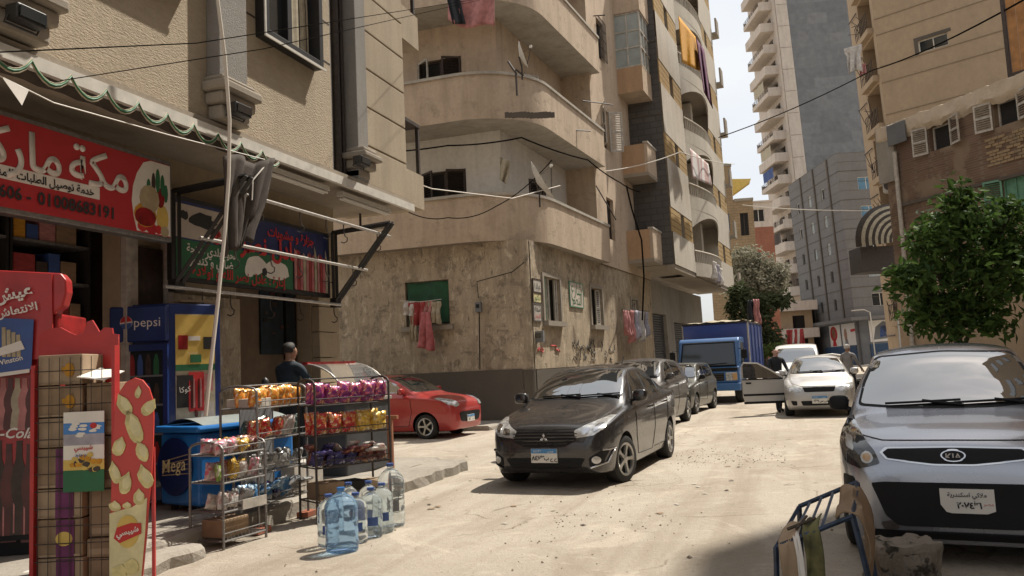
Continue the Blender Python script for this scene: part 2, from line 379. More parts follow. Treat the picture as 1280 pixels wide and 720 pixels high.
M['pebble'] = simple('pebbles', (.27,.215,.155), .9, var=.35, scale=30)
M['rock'] = plaster('broken concrete', (.25,.215,.175), (.17,.145,.115), streak=0, fine=16, bump=1.2, patch=(.13,.11,.09), patch_amt=-.02, peel_sc=6)
def leafmat(name, c, c2):
    m, t, b = newmat(name); g = NG(t); b.inputs['Roughness'].default_value = .72; b.inputs['Specular IOR Level'].default_value = .25
    oi = g.n('ShaderNodeNewGeometry')
    col = g.mix(oi.outputs['Random Per Island'], c, c2)
    g.l(col, b.inputs['Base Color']); b.inputs['Transmission Weight'].default_value = 0
    tr = t.nodes.new('ShaderNodeBsdfTranslucent'); g.l(col, tr.inputs[0]); mx = t.nodes.new('ShaderNodeMixShader'); mx.inputs[0].default_value = .3
    out = t.nodes['Material Output']; g.l(b.outputs[0], mx.inputs[1]); g.l(tr.outputs[0], mx.inputs[2]); g.l(mx.outputs[0], out.inputs[0])
    return m
M['leaf'] = leafmat('glossy green leaves', (.028,.06,.014), (.095,.16,.035))
M['leaf_olive'] = leafmat('dusty olive leaves', (.22,.21,.15), (.34,.32,.24))
M['leaf_dark'] = leafmat('dark leaves', (.05,.065,.03), (.11,.13,.06))
M['leaf_light'] = leafmat('fresh leaves', (.10,.15,.04), (.16,.20,.06))
M['bark'] = simple('bark', (.10,.078,.056), .9, var=.3, scale=9, bump=.6)
def stripes(name, c1, c2, scale, axis=0):
    m, t, b = newmat(name); g = NG(t); b.inputs['Roughness'].default_value = .85
    tc = g.n('ShaderNodeTexCoord'); sp = g.n('ShaderNodeSeparateXYZ'); g.l(tc.outputs['Object'], sp.inputs[0])
    mm = g.n('ShaderNodeMath', operation='MULTIPLY'); g.l(sp.outputs[axis], mm.inputs[0]); mm.inputs[1].default_value = scale
    fr = g.n('ShaderNodeMath', operation='FRACT'); g.l(mm.outputs[0], fr.inputs[0])
    g.l(g.mix(g.ramp(fr.outputs[0], [(.49, 0.), (.51, 1.)]), c1, c2), b.inputs['Base Color']); return m
M['gelaba'] = stripes('striped cloth', (.45,.3,.28), (.55,.52,.5), 12)
# snack packet print: random blobs of a few colours
def packet(name, base, c2, c3, scale=18, rough=.28):
    m, t, b = newmat(name); g = NG(t); b.inputs['Roughness'].default_value = rough; b.inputs['Metallic'].default_value = .15
    col = g.mix(g.ramp(g.noise(scale, 3, .6), [(.5, 0.), (.56, 1.)]), base, c2)
    col = g.mix(g.ramp(g.noise(scale*1.7, 3, .6, (1,1,.6)), [(.6, 0.), (.63, 1.)]), col, c3)
    g.l(col, b.inputs['Base Color']); return m
PK = dict(orange=packet('orange packet', (.62,.22,.03), (.70,.42,.10), (.75,.65,.5)),
          purple=packet('purple packet', (.20,.03,.16), (.55,.12,.16), (.66,.5,.3)),
          red=packet('red packet', (.45,.03,.03), (.60,.30,.10), (.70,.6,.45)),
          yellow=packet('yellow packet', (.62,.40,.06), (.40,.24,.07), (.7,.62,.4)),
          navy=packet('navy packet', (.03,.03,.12), (.07,.05,.18), (.35,.35,.42)),
          brown=packet('brown packet', (.10,.03,.035), (.22,.08,.05), (.5,.38,.22)),
          white=packet('white packet', (.55,.53,.50), (.45,.30,.28), (.65,.62,.58)),
          silver=packet('silver packet', (.42,.42,.41), (.16,.16,.16), (.7,.7,.68), 12, .18),
          blue=packet('blue packet', (.06,.17,.34), (.30,.42,.52), (.62,.66,.68), 14, .2),
          green=packet('green packet', (.22,.34,.07), (.5,.5,.35), (.62,.6,.5)),
          teal=packet('teal packet', (.06,.12,.12), (.25,.30,.24), (.55,.53,.45)),
          pinkw=packet('pink white packet', (.55,.44,.45), (.5,.12,.16), (.25,.10,.2)))
# ---------------------------------------------------------------- lettering
_AR = {'ا':(0xFE8D,2),'أ':(0xFE83,2),'إ':(0xFE87,2),'ب':(0xFE8F,4),'ة':(0xFE93,2),'ت':(0xFE95,4),'ث':(0xFE99,4),'ج':(0xFE9D,4),'ح':(0xFEA1,4),'خ':(0xFEA5,4),
 'د':(0xFEA9,2),'ذ':(0xFEAB,2),'ر':(0xFEAD,2),'ز':(0xFEAF,2),'س':(0xFEB1,4),'ش':(0xFEB5,4),'ص':(0xFEB9,4),'ض':(0xFEBD,4),'ط':(0xFEC1,4),'ظ':(0xFEC5,4),
 'ع':(0xFEC9,4),'غ':(0xFECD,4),'ف':(0xFED1,4),'ق':(0xFED5,4),'ك':(0xFED9,4),'ل':(0xFEDD,4),'م':(0xFEE1,4),'ن':(0xFEE5,4),'ه':(0xFEE9,4),'و':(0xFEED,2),'ى':(0xFEEF,2),'ي':(0xFEF1,4)}
def arabic(s):
    out = []; i = 0; prev_join = False; chars = []
    while i < len(s):
        if s[i] == 'ل' and i+1 < len(s) and s[i+1] == 'ا': chars.append('LA'); i += 2
        else: chars.append(s[i]); i += 1
    def kind(c): return 2 if c == 'LA' else (_AR[c][1] if c in _AR else 0)
    for k, c in enumerate(chars):
        kd = kind(c); pj = k > 0 and kind(chars[k-1]) == 4 and kd > 0
        nj = kd == 4 and k+1 < len(chars) and kind(chars[k+1]) > 0
        if not kd: out.append(c); continue
        base = 0xFEFB if c == 'LA' else _AR[c][0]
        out.append(chr(base + (3 if pj and nj else 2 if nj else 1 if pj else 0)))
    res = ''.join(reversed(out))
    import re
    return re.sub(r'[0-9٠-٩]+', lambda m: m.group(0)[::-1], res)
def text(name, s, mat, parent, Mx, size=1, align='CENTER', ext=.0, bold=.0, shear=0, width=None, ar=None):
    c = bpy.data.curves.new(name, 'FONT')
    if ar or (ar is None and any(ch in _AR for ch in s)): s = arabic(s)
    c.body = s; c.size = size; c.align_x = align; c.align_y = 'CENTER'; c.extrude = 0; c.offset = bold; c.shear = shear; c.resolution_u = 2
    o = bpy.data.objects.new(name, c); COL.objects.link(o)
    dg = bpy.context.evaluated_depsgraph_get(); me = bpy.data.meshes.new_from_object(o.evaluated_get(dg))
    bpy.data.objects.remove(o); bpy.data.curves.remove(c)
    if width and len(me.vertices):
        xs = [v.co.x for v in me.vertices]; k = width/(max(xs)-min(xs)); me.transform(Matrix.Diagonal((k, k, 1, 1)))
    # every glyph lies a hair above the one before it, so overlapping joins never share a plane
    bm = bmesh.new(); bm.from_mesh(me); bmesh.ops.remove_doubles(bm, verts=bm.verts, dist=1e-6); bm.verts.ensure_lookup_table(); seen = set(); k = 0
    for v0 in bm.verts:
        if v0.index in seen: continue
        stack = [v0]; seen.add(v0.index)
        while stack:
            v = stack.pop(); v.co.z += .0007*k
            for e in v.link_edges:
                w = e.other_vert(v)
                if w.index not in seen: seen.add(w.index); stack.append(w)
        k = (k+1) % 9
    if ext > .003:
        r = bmesh.ops.extrude_face_region(bm, geom=list(bm.faces)); bmesh.ops.translate(bm, verts=[g for g in r['geom'] if isinstance(g, bmesh.types.BMVert)], vec=(0, 0, -ext))
    bm.to_mesh(me); bm.free()
    me.transform(Mx); me.materials.clear(); me.materials.append(mat)
    o = bpy.data.objects.new(name, me); COL.objects.link(o); o.parent = parent; return o
def face_mat(fr, u, n, z, tilt=0):   # text plane on a wall frame
    q = fr.p(u, n, z); R = Matrix.Rotation(tilt, 3, 'Z')
    m = Matrix(((fr.u.x, 0, fr.n.x), (fr.u.y, 0, fr.n.y), (0, 1, 0))) @ R
    m = m.to_4x4(); m.translation = q; return m
LF = Fr((0, 0), (1, 0))            # generic local face: x right, faces -Y

def window(parent, fr, u0, u1, z0, z1, depth=.2, frame=None, pane=None, fw=.06, mull=1, n=0, sill=None, panes=True):
    """recessed window: frame > panes ; returns the window part"""
    mb = MB(); d = n-depth+.05
    fbox(mb, fr, u0, u0+fw, d-.03, d+.03, z0, z1); fbox(mb, fr, u1-fw, u1, d-.03, d+.03, z0, z1)
    fbox(mb, fr, u0+fw, u1-fw, d-.028, d+.028, z0, z0+fw); fbox(mb, fr, u0+fw, u1-fw, d-.028, d+.028, z1-fw, z1)
    for k in range(mull):
        c = u0+(u1-u0)*(k+1)/(mull+1); fbox(mb, fr, c-fw*.45, c+fw*.45, d-.026, d+.026, z0+fw, z1-fw)
    w = mb.build('window', frame or M['white_paint'], parent)
    p = MB(); p.quad(fr.p(u0+fw*.5, d-.01, z0+fw*.5), fr.p(u1-fw*.5, d-.01, z0+fw*.5), fr.p(u1-fw*.5, d-.01, z1-fw*.5), fr.p(u0+fw*.5, d-.01, z1-fw*.5))
    p.build('pane', pane or M['glass'], w)
    if sill:
        s = MB(); fbox(s, fr, u0-.12, u1+.12, n-.02, n+sill, z0-.13, z0-.003); s.build('sill', M['trim'], w)
    return w
def louvre_leaf(parent, fr, hinge_u, z0, z1, w, ang, mat, n=0, name='shutter', slats=True, flip=False):
    """shutter leaf hinged at hinge_u; ang: 0 = closed towards +u, 180 = folded back"""
    d = (fr.u*cos(ang) + fr.n*sin(ang)); o = fr.p(hinge_u, n, 0)
    f2 = Fr((o.x, o.y), (d.x, d.y)); mb = MB(); t = .02; fw = .05
    fbox(mb, f2, 0, fw, -t, t, z0, z1); fbox(mb, f2, w-fw, w, -t, t, z0, z1)
    for z in (z0, (z0+z1)/2-.03, z1-.06): fbox(mb, f2, fw, w-fw, -t*.9, t*.9, z, z+.06)
    if slats:
        k = max(4, int((z1-z0)/.07))
        for i in range(k):
            z = z0+.06+(z1-z0-.12)*i/k
            vs = [f2.p(fw, -t, z+.03), f2.p(w-fw, -t, z+.03), f2.p(w-fw, t, z), f2.p(fw, t, z)]
            mb.quad(*vs)
    else: fbox(mb, f2, fw, w-fw, -t*.5, t*.5, z0+.05, z1-.05)
    return mb.build(name, mat, parent)

# ---------------------------------------------------------------- ground
g = MB(); g.quad((-700,-400,0),(700,-400,0),(700,900,0),(-700,900,0)); structure(g.build('ground', M['road']))
g = MB()                                     # the worn street surface, gently uneven
def _rz(x, y):
    from mathutils import noise as nz
    return .012 + .010*nz.noise(Vector((x*.5, y*.5, 0))) + .004*nz.noise(Vector((x*2.3, y*2.3, 3)))
g.grid(150, 260, lambda a, b: (-22+36*a, 1+62*b, _rz(-22+36*a, 1+62*b)))
structure(g.build('road', M['road'], smooth=60))
# pavement: slab edge and step beside the shop, broken kerb at its far end
rnd = random.Random(3)
def slab(name, x0, x1, y0, y1, z0, z1, mat, n=12, rough=.03):
    mb = MB(); pts = []
    for i in range(n+1):
        y = y0+(y1-y0)*i/n; pts.append((x1+rnd.uniform(-rough, rough), y, z1+rnd.uniform(-rough, rough)*.35))
    vs = []; fs = []
    for (x, y, z) in pts: vs += [(x0, y, z1), (x-.04, y, z), (x, y, z-.035), (x+rnd.uniform(-.02,.03), y, z0)]
    for i in range(n):
        for k in range(3): a = i*4+k; fs.append((a, a+1, a+5, a+4))
    vs2 = [vs[0], vs[1], vs[2], vs[3], (x0, y0, z0)]; b = len(vs); vs += [(x0, y0, z0), (x0, y1, z0)]
    fs.append((0, b, 3, 2, 1)); e = n*4; fs.append((e, e+1, e+2, e+3, b+1))
    mb.add(vs, fs); return mb.build(name, mat)
structure(slab('pavement', -9.5, -5.25, -3, 11.75, 0, .2, M['concrete'], 30, .05))
structure(slab('kerb', -5.24, -4.72, 8.9, 11.6, 0, .17, M['concrete'], 14, .04))
structure(slab('step', -5.24, -4.95, 3.5, 6.05, 0, .13, M['concrete'], 12, .04))
structure(slab('pavement', -16, -6.95, 18.6, 20.3, 0, .13, M['concrete'], 6, .02))
structure(slab('pavement', -7.2, -5.65, 20.0, 31.5, 0, .13, M['concrete'], 14, .03))

# ---------------------------------------------------------------- B1: the shop building on the left
b1 = thing('apartment_building', 'cream rendered apartment block with grey pilasters over the two shops on the left', 'building', (-6, 0, 0))
fr = Fr((0, 0), (0, 1))            # local: u = +Y, outward = +X
Z1, Z2, YE = 4.42, 13.5, 12.42
wins = [(5.72, 7.05, 5.80, 8.1), (8.36, 9.66, 5.80, 8.1)]
mb = MB()
wall(mb, fr, -4, 7.4, Z1, Z2, wins[:1], .3); wall(mb, fr, 7.4, 10.10, Z1, Z2, wins[1:], .3)
mb.build('wall', M['b1'], b1)
mb = MB()                                     # far end return wall, soffit, inner core
mb.box(-9, -.003, YE-.05, YE, Z1+.002, Z2)
mb.build('end_wall', M['b1_smooth'], b1)
mb = MB(); mb.box(-9, .10, -4, YE+.02, Z1-.16, Z1); mb.build('soffit', M['soffit'], b1)
mb = MB(); fbox(mb, fr, -4, YE+.03, .10, .16, Z1-.20, Z1-.08); mb.build('edge_strip', M['white_paint'], b1)
# recess with the dark pipe, grey pilaster and grooved corner panels
mb = MB(); fbox(mb, fr, 10.10, 11.02, -.28, -.22, Z1+.003, Z2); fbox(mb, fr, 10.10, 10.12, -.22, 0, Z1+.003, Z2); mb.build('recess', M['pilaster'], b1)
mb = MB(); fbox(mb, fr, 10.68, 11.0, -.22, .10, Z1+.004, Z2); mb.build('pilaster', M['pilaster'], b1, bevel=.01)
mb = MB(); mb.tube([fr.p(10.46, -.12, Z1), fr.p(10.46, -.12, Z2)], .055, 10); mb.tube([fr.p(10.6, -.1, Z1), fr.p(10.6, -.1, Z2)], .03, 8)
mb.build('drain_pipe', M['rust_metal'], b1, smooth=50)
z = Z1+.004; k = 0
while z < Z2:
    mb = MB(); fbox(mb, fr, 11.005, YE+.012, -.2, .05, z+.012, min(z+.62, Z2)-.012); mb.build('panel', M['b1_smooth'], b1, bevel=.012); z += .62
mb = MB(); fbox(mb, fr, 11.005, YE-.002, -.22, .02, Z1+.003, Z2); mb.build('panel_backing', M['trim'], b1)
for u0, u1, in ((7.42, 7.92), (4.62, 5.18)):
    mb = MB(); fbox(mb, fr, u0, u1, 0, .18, 4.95, Z2); mb.build('pilaster', M['pilaster'], b1, bevel=.01)
    mb = MB(); c0, c1 = u0-.1, u1+.1
    for (dn, za, zb, e) in ((.20, 4.88, 4.948, .05), (.26, 4.76, 4.878, .10), (.20, 4.62, 4.758, .05), (.15, 4.45, 4.618, .0)):
        fbox(mb, fr, u0-e, u1+e, .002, dn+.06, za, zb)
    mb.build('capital', M['trim'], b1, bevel=.03)
# grooves beside the windows
mb = MB()
for z in (6.0, 6.6, 7.2, 7.8):
    for a, b in ((7.93, 8.33), (9.68, 10.09)): fbox(mb, fr, a, b, .001, .004, z, z+.025)
mb.build('groove', M['rust_metal'], b1)
for (a, b, c, d) in wins:
    mb = MB(); fwid = .07
    fbox(mb, fr, a-.02, a+fwid, -.1, .15, c-.03, d); fbox(mb, fr, b-fwid, b+.02, -.1, .15, c-.03, d)
    fbox(mb, fr, a+fwid, b-fwid, -.1, .15, c-.03, c+fwid); fbox(mb, fr, (a+b)/2-.05, (a+b)/2+.05, -.1, .06, c+fwid, d)
    fbox(mb, fr, a+fwid, b-fwid, -.1, .15, d-.07, d)
    w = mb.build('window', M['black_metal'], b1, bevel=.006)
    mb = MB(); mb.quad(fr.p(a, -.02, c), fr.p(b, -.02, c), fr.p(b, -.02, d), fr.p(a, -.02, d)); mb.build('pane', M['glass'], w)
    mb = MB(); fbox(mb, fr, a-.05, b+.05, .151, .17, c-.05, c-.015); fbox(mb, fr, a-.05, a-.025, .151, .17, c-.015, d); mb.build('trim', M['white_paint'], w)
    mb = MB(); mb.grid(14, 6, lambda s, t, a=a, b=b, c=c, d=d: fr.p(a+.72+(b-a-.82)*s*(1-.25*t*t), -.012+.01*sin(s*19), c+.1+(d-c-.15)*t)); mb.build('curtain', M['c_beige'], w, smooth=60)
# far end: small enclosed balcony boxes behind the corner (seen past x=520)
for z in (Z1-.02, Z1+2.95):
    mb = MB(); mb.box(-1.6, -.03, YE+.005, YE+.85, z, z+.16); mb.box(-1.6, -.03, YE+.73, YE+.85, z+.16, z+.62); mb.box(-.15, -.03, YE+.015, YE+.73, z+.16, z+.62); mb.build('balcony', M['b1_smooth'], b1)
    mb = MB(); mb.box(-1.6, -.05, YE+.016, YE+.82, z+1.5, z+1.56); mb.box(-.12, -.06, YE+.75, YE+.81, z+.62, z+1.5); mb.box(-.12, -.06, YE+.016, YE+.07, z+.62, z+1.5); mb.build('balcony_frame', M['rust_metal'], b1)
    mb = MB(); mb.box(-1.55, -.10, YE+.02, YE+.05, z+.62, z+1.5); mb.build('balcony_screen', M['glass'], b1)
# ground floor
gf = Fr((-1, 0), (0, 1)); G0, G1 = 0.2, Z1-.16
shop_ops = [(1.5, 7.18, G0, 3.4), (9.2, 11.0, G0, 3.2)]
mb = MB(); wall(mb, gf, -4, 11.75, G0, G1, shop_ops, .25); mb.build('shop_wall', M['shopwall'], b1)
mb = MB(); mb.box(-9, -1.26, 11.7, 11.75, 0, G1); mb.build('shop_end_wall', M['shopwall'], b1)
mb = MB()
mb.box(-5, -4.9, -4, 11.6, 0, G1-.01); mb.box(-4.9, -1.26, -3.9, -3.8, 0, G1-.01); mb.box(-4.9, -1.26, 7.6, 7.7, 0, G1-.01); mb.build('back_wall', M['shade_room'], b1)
mb = MB(); fbox(mb, gf, 7.185, 7.36, .003, .08, G0, 3.4); mb.build('door_jamb', M['white_wood'], b1); mb = MB(); fbox(mb, gf, 7.80, 7.9, .003, .10, G0, 3.6); mb.build('door_jamb', M['white_wood'], b1)
mb = MB(); fbox(mb, gf, 7.37, 7.78, .003, .05, G0+.2, 3.1); mb.build('shutter_box', M['brown_wood'], b1)
# tiled pilaster beside the butcher's door: six tiles
for i in range(9):
    mb = MB(); fbox(mb, gf, 11.02, 11.62, .003, .14, G0+.012+i*.4, G0+.4+i*.4); mb.build('tile', M['shopwall'], b1, bevel=.008)
# textured panel left of the door
mb = MB(); fbox(mb, gf, 7.92, 9.18, .003, .07, G0, 2.6); mb.build('wall_cladding', M['peach_old'], b1)
mb = MB(); fbox(mb, gf, 7.9, 8.7, .071, .16, 1.72, 1.82); mb.build('ledge', M['white_wood'], b1)
mb = MB(); fbox(mb, gf, 9.21, 10.99, -.55, -.5, G0, 3.2); mb.build('inner_wall', M['brown_wall'], b1)
dp = MB(); q0, q1 = onX(326, 443, -7.48), onX(367, 352, -7.48); fbox(dp, gf, q0.y, q1.y, -.499, -.47, q0.z, q1.z+.3); dp = dp.build('dark_poster', M['cloth_navy'], b1)
rq = random.Random(6)
for i in range(26):
    y = rq.uniform(q0.y+.05, q1.y-.12); z = rq.uniform(q0.z+.05, q1.z+.2); mb = MB(); fbox(mb, gf, y, y+rq.uniform(.03,.12), -.4695, -.466+.0002*i, z, z+rq.uniform(.02,.08)); mb.build('print', M[rq.choice(['c_canvas','coke_dark','dark','c_canvas','cloth_dark'])], dp)
mb = MB(); mb.tube([(-1.3, 10.75, G0), (-1.3, 10.75, 3.2)], .02, 6); mb.build('conduit', M['wire'], b1)
# ---------------------------------------------------------------- B2: the old corner building
A2 = rad(4)
b2 = thing('apartment_building', 'old peach corner building with curved balconies and flaking ochre ground floor', 'building', (-6.35, 20.3, 0))
C2 = Vector((-6.35, 20.3, 0))
f2r = Fr((0, 0), (sin(A2), cos(A2)))         # right face (towards the street): u away along the street, n to +X
f2l = Fr((-12, 0), (1, 0))                   # left face (towards us): u to +X, corner at u=12
LEN = 14.2
def rounded(u_list, off): pass
S1, H1 = 4.85, 3.32                          # first balcony underside, storey height
# ground floor with rounded corner
def corner_arc(r, k=6):                      # plan points going from the left face round to the right face
    c = Vector((-r, r, 0)); out = []
    a0, a1 = -pi/2, -A2
    for i in range(k+1):
        a = a0+(a1-a0)*i/k; out.append(Vector((c.x+r*cos(a), c.y+r*sin(a), 0)))
    return out
lw = [(12-3.55, 12-2.25, 2.72, 3.95)]
rw = [(1.15, 2.45, 2.72, 3.95), (5.5, 6.75, 2.72, 3.95), (10.7, 11.7, 2.75, 3.85)]
mb = MB(); wall(mb, f2l, 0, 11.75, 1.42, S1, lw, .25); wall(mb, f2r, .25, LEN, 1.42, S1, rw, .25)
a = corner_arc(.25)
for p, q in zip(a, a[1:]): mb.quad((p.x,p.y,1.42),(q.x,q.y,1.42),(q.x,q.y,S1),(p.x,p.y,S1))
mb.build('ground_floor_wall', M['peach_old'], b2, weld=True)
mb = MB(); wall(mb, f2l, 0, 11.75, 0, 1.44, n=.035); wall(mb, f2r, .25, LEN, 0, 1.40, n=.035)
for p, q in zip(a, a[1:]):
    p2 = p+Vector((.035,-.035,0)); q2 = q+Vector((.035,-.035,0)); mb.quad((p2.x,p2.y,0),(q2.x,q2.y,0),(q2.x,q2.y,1.42),(p2.x,p2.y,1.42))
fbox(mb, f2l, 0, 11.75, 0, .034, 1.41, 1.445); fbox(mb, f2r, .25, LEN, 0, .034, 1.37, 1.405)
mb.build('dado', M['dado'], b2)
# openings on the ground floor
win = window(b2, f2l, *lw[0], depth=.24, frame=M['white_wood'], pane=M['glass'], sill=.12)
mb = MB(); mb.grid(10, 4, lambda s, t: f2l.p(lw[0][0]+.06+(1.2)*s, -.06+.03*sin(s*9+t*2), 2.80+1.12*t)); mb.build('screen', M['green_screen'], win, smooth=60)
for i, (u0, u1, z0, z1) in enumerate(rw):
    mb = MB(); fbox(mb, f2r, u0-.13, u0-.003, .002, .04, z0, z1+.1); fbox(mb, f2r, u1+.003, u1+.13, .002, .04, z0, z1+.1); fbox(mb, f2r, u0-.003, u1+.003, .002, .04, z1+.003, z1+.1)
    w = mb.build('window', M['trim'], b2)
    mb = MB(); mb.quad(f2r.p(u0, -.2, z0), f2r.p(u1, -.2, z0), f2r.p(u1, -.2, z1), f2r.p(u0, -.2, z1)); mb.build('pane', M['dark'], w)
    mb = MB(); fbox(mb, f2r, u0-.15, u1+.15, .002, .16, z0-.14, z0-.003); mb.build('sill', M['trim'], w)
    if i == 0:
        louvre_leaf(w, f2r, u0+.5, z0+.02, z1-.02, .12, rad(50), M['white_wood'], n=-.14); louvre_leaf(w, f2r, u1-.2, z0+.02, z1-.02, .14, rad(20), M['white_wood'], n=-.10)
        louvre_leaf(w, f2r, u0+.02, z0+.02, z1-.02, .2, rad(60), M['green_wood'], n=-.16)
    else:
        louvre_leaf(w, f2r, u1-.4, z0+.02, z1-.02, .28, rad(12), M['white_wood'], n=-.1)
# upper storeys: wall set back behind the balconies
BP = 0.0                                      # balconies project past the ground floor wall line by this much
ib = 1.0                                     # depth of the balcony loggia
BR = 6.9                                      # right-face length of the balcony
for fl in range(4):
    zf = S1+H1*fl; zc = zf+H1
    # inner walls of the loggia (left and right faces, set back)
    oi = Fr((-12, ib), (1, 0)); ri = Fr((-ib, 0), (sin(A2), cos(A2)))
    dl = [(8.6, 10.0, zf+.2 if fl == 0 else zf+1.05, zf+2.35)]
    dr = [(3.1, 4.3, zf+.2, zf+2.35)]
    mb = MB(); wall(mb, oi, 0, 12-ib+.09, zf+.14, zc, dl, .2); wall(mb, ri, ib, BR, zf+.14, zc, dr, .2)
    mb.build('loggia_wall', M['loggia'] if fl == 0 else M['peach'], b2)
    for (frm, o) in ((oi, dl[0]), (ri, dr[0])):
        w = window(b2, frm, *o, depth=.2, frame=M['brown_wood'], pane=M['dark'], mull=1)
        louvre_leaf(w, frm, o[1]-.03, o[2]+.02, o[3]-.02, .55, rad(150), M['brown_wood'], slats=True)
        louvre_leaf(w, frm, o[0]+.03, o[2]+.02, o[3]-.02, .55, rad(35), M['brown_wood'] if fl == 0 else M['white_wood'], slats=True)
    # slab and parapet with curved corner; the curve bulges over the street
    R = 1.7
    def outline(off):
        pts = [Vector((-12, -off, 0))]
        r = R+off; c = Vector((-R, R, 0))
        for i in range(11):
            t = -pi/2+(pi/2-A2)*i/10; pts.append(Vector((c.x+r*cos(t), c.y+r*sin(t), 0)))
        e = f2r.p(BR, off, 0); pts.append(e); return pts
    o0, o1 = outline(.36), outline(.22)
    inner = outline(-ib)
    mb = MB()                                 # slab
    n = len(o0)
    vs = [(p.x,p.y,zf) for p in o0]+[(p.x,p.y,zf) for p in inner]+[(p.x,p.y,zf+.14) for p in o0]+[(p.x,p.y,zf+.14) for p in inner]
    fs = []
    for i in range(n-1): fs += [(n+i, n+i+1, i+1, i), (i, i+1, 2*n+i+1, 2*n+i), (2*n+i, 2*n+i+1, 3*n+i+1, 3*n+i)]
    fs.append((n-1, 2*n-1, 4*n-1, 3*n-1)); mb.add(vs, fs); mb.build('balcony_floor', M['whitewash'] if fl else M['soffit'], b2, weld=True)
    zt = zf+1.22
    mb = MB(); vs = []; 
    for p, q in zip(outline(.366), o1): vs += [(p.x,p.y,zf-.004), (p.x,p.y,zt), (q.x,q.y,zt), (q.x,q.y,zf+.14)]
    fs = []
    for i in range(n-1):
        a_ = i*4; fs += [(a_, a_+4, a_+5, a_+1), (a_+1, a_+5, a_+6, a_+2), (a_+2, a_+6, a_+7, a_+3)]
    fs.append((4*(n-1), 4*(n-1)+3, 4*(n-1)+2, 4*(n-1)+1)); fs = [tuple(reversed(f)) if False else f for f in fs]
    mb.add(vs, fs); mb.build('balcony_parapet', M['peach'], b2, smooth=45)
    oa, ob = outline(.41), outline(.17)
    mb = MB(); vs = []
    for p, q in zip(oa, ob): vs += [(p.x,p.y,zt+.002), (p.x,p.y,zt+.08), (q.x,q.y,zt+.08), (q.x,q.y,zt+.002)]
    fs = []
    for i in range(n-1):
        a_ = i*4
        for k in range(4): fs.append((a_+k, a_+4+k, a_+4+(k+1)%4, a_+(k+1)%4))
    fs.append(tuple(4*(n-1)+k for k in range(4))); mb.add(vs, fs); mb.build('balcony_coping', M['whitewash'], b2, smooth=45)
    # end pier of the loggia + flush upper wall beyond it
    UW = .05
    wins_r = [(BR+1.0, BR+1.9, zf+1.0, zf+2.5)]
    mb = MB(); wall(mb, f2r, BR-.25, LEN, zf, zc, wins_r, .2, n=UW)
    e0, e1 = f2r.p(BR-.25, UW, 0), f2r.p(BR-.25, -ib, 0); mb.quad((e1.x,e1.y,zf),(e0.x,e0.y,zf),(e0.x,e0.y,zc),(e1.x,e1.y,zc))
    e0, e1 = f2r.p(LEN, UW, 0), f2r.p(LEN, -6, 0); mb.quad((e0.x,e0.y,zf),(e1.x,e1.y,zf),(e1.x,e1.y,zc),(e0.x,e0.y,zc))
    mb.build('wall', M['peach'], b2)
    w = window(b2, f2r, *wins_r[0], depth=.2, frame=M['brown_wood'], pane=M['dark'], mull=1, n=UW)
    if fl in (1,):
        louvre_leaf(w, f2r, wins_r[0][0], zf+1.0, zf+2.5, .5, rad(150), M['white_wood'], n=UW+.02); louvre_leaf(w, f2r, wins_r[0][1], zf+1.0, zf+2.5, .5, rad(60), M['white_wood'], n=UW+.02)
    if fl == 2:
        mb = MB(); u0, u1, z0, z1 = wins_r[0]
        for k in range(7): u = u0+(u1-u0)*k/6; mb.tube([f2r.p(u, UW+.1, z0), f2r.p(u, UW+.1, z1)], .012, 5)
        for k in range(5): zz = z0+(z1-z0)*k/4; mb.tube([f2r.p(u0, UW+.1, zz), f2r.p(u1, UW+.1, zz)], .012, 5)
        mb.build('window_bars', M['black_metal'], w)
    # small balcony at the far end of the right face
    bu0, bu1, bn = 10.5, 13.4, 1.05
    if fl < 2:
        mb = MB(); fbox(mb, f2r, bu0, bu1, UW, bn, zf+.35, zf+.48); mb.build('small_balcony_floor', M['soffit'], b2)
        mb = MB(); fbox(mb, f2r, bu0, bu1, bn-.12, bn, zf+.481, zf+1.6); fbox(mb, f2r, bu1-.12, bu1, UW, bn-.12, zf+.481, zf+1.6); mb.build('small_balcony_front', M['peach'], b2)
        mb = MB(); fbox(mb, f2r, bu0, bu0+.12, UW+.002, bn-.121, zf+.481, zf+1.6); mb.build('small_balcony_side', M['orange'], b2)
        mb = MB(); fbox(mb, f2r, bu0-.04, bu1+.04, bn-.16, bn+.04, zf+1.601, zf+1.67); mb.build('small_balcony_coping', M['whitewash'], b2)
    elif fl == 2:                             # glazed bay
        zb = zf+1.35
        mb = MB(); fbox(mb, f2r, bu0, bu1, UW, bn, zb-1.0, zb); mb.build('bay_base', M['peach'], b2)
        mb = MB(); fbox(mb, f2r, bu0-.004, bu0-.001, UW+.01, bn, zb-.99, zb); mb.build('bay_side', M['orange'], b2)
        mb = MB(); fbox(mb, f2r, bu0+.03, bu1-.03, UW, bn-.03, zb, zb+2.2); mb.build('bay_glass', M['pale_glass'], b2)
        mb = MB()
        for k in range(6): u = bu0+(bu1-bu0-.06)*k/5; fbox(mb, f2r, u, u+.06, bn-.04, bn+.01, zb, zb+2.2)
        for zz in (zb, zb+.75, zb+1.42, zb+2.14): fbox(mb, f2r, bu0+.06, bu1-.06, bn-.035, bn+.008, zz, zz+.06); fbox(mb, f2r, bu0, bu0+.05, UW, bn-.04, zz, zz+.06)
        fbox(mb, f2r, bu0-.002, bu0+.05, .5, .56, zb, zb+2.2)
        mb.build('bay_frame', M['white_wood'], b2)
        mb = MB(); fbox(mb, f2r, bu0-.05, bu1+.05, UW, bn+.05, zb+2.2, zb+4.4); mb.build('bay_wall', M['peach'], b2)
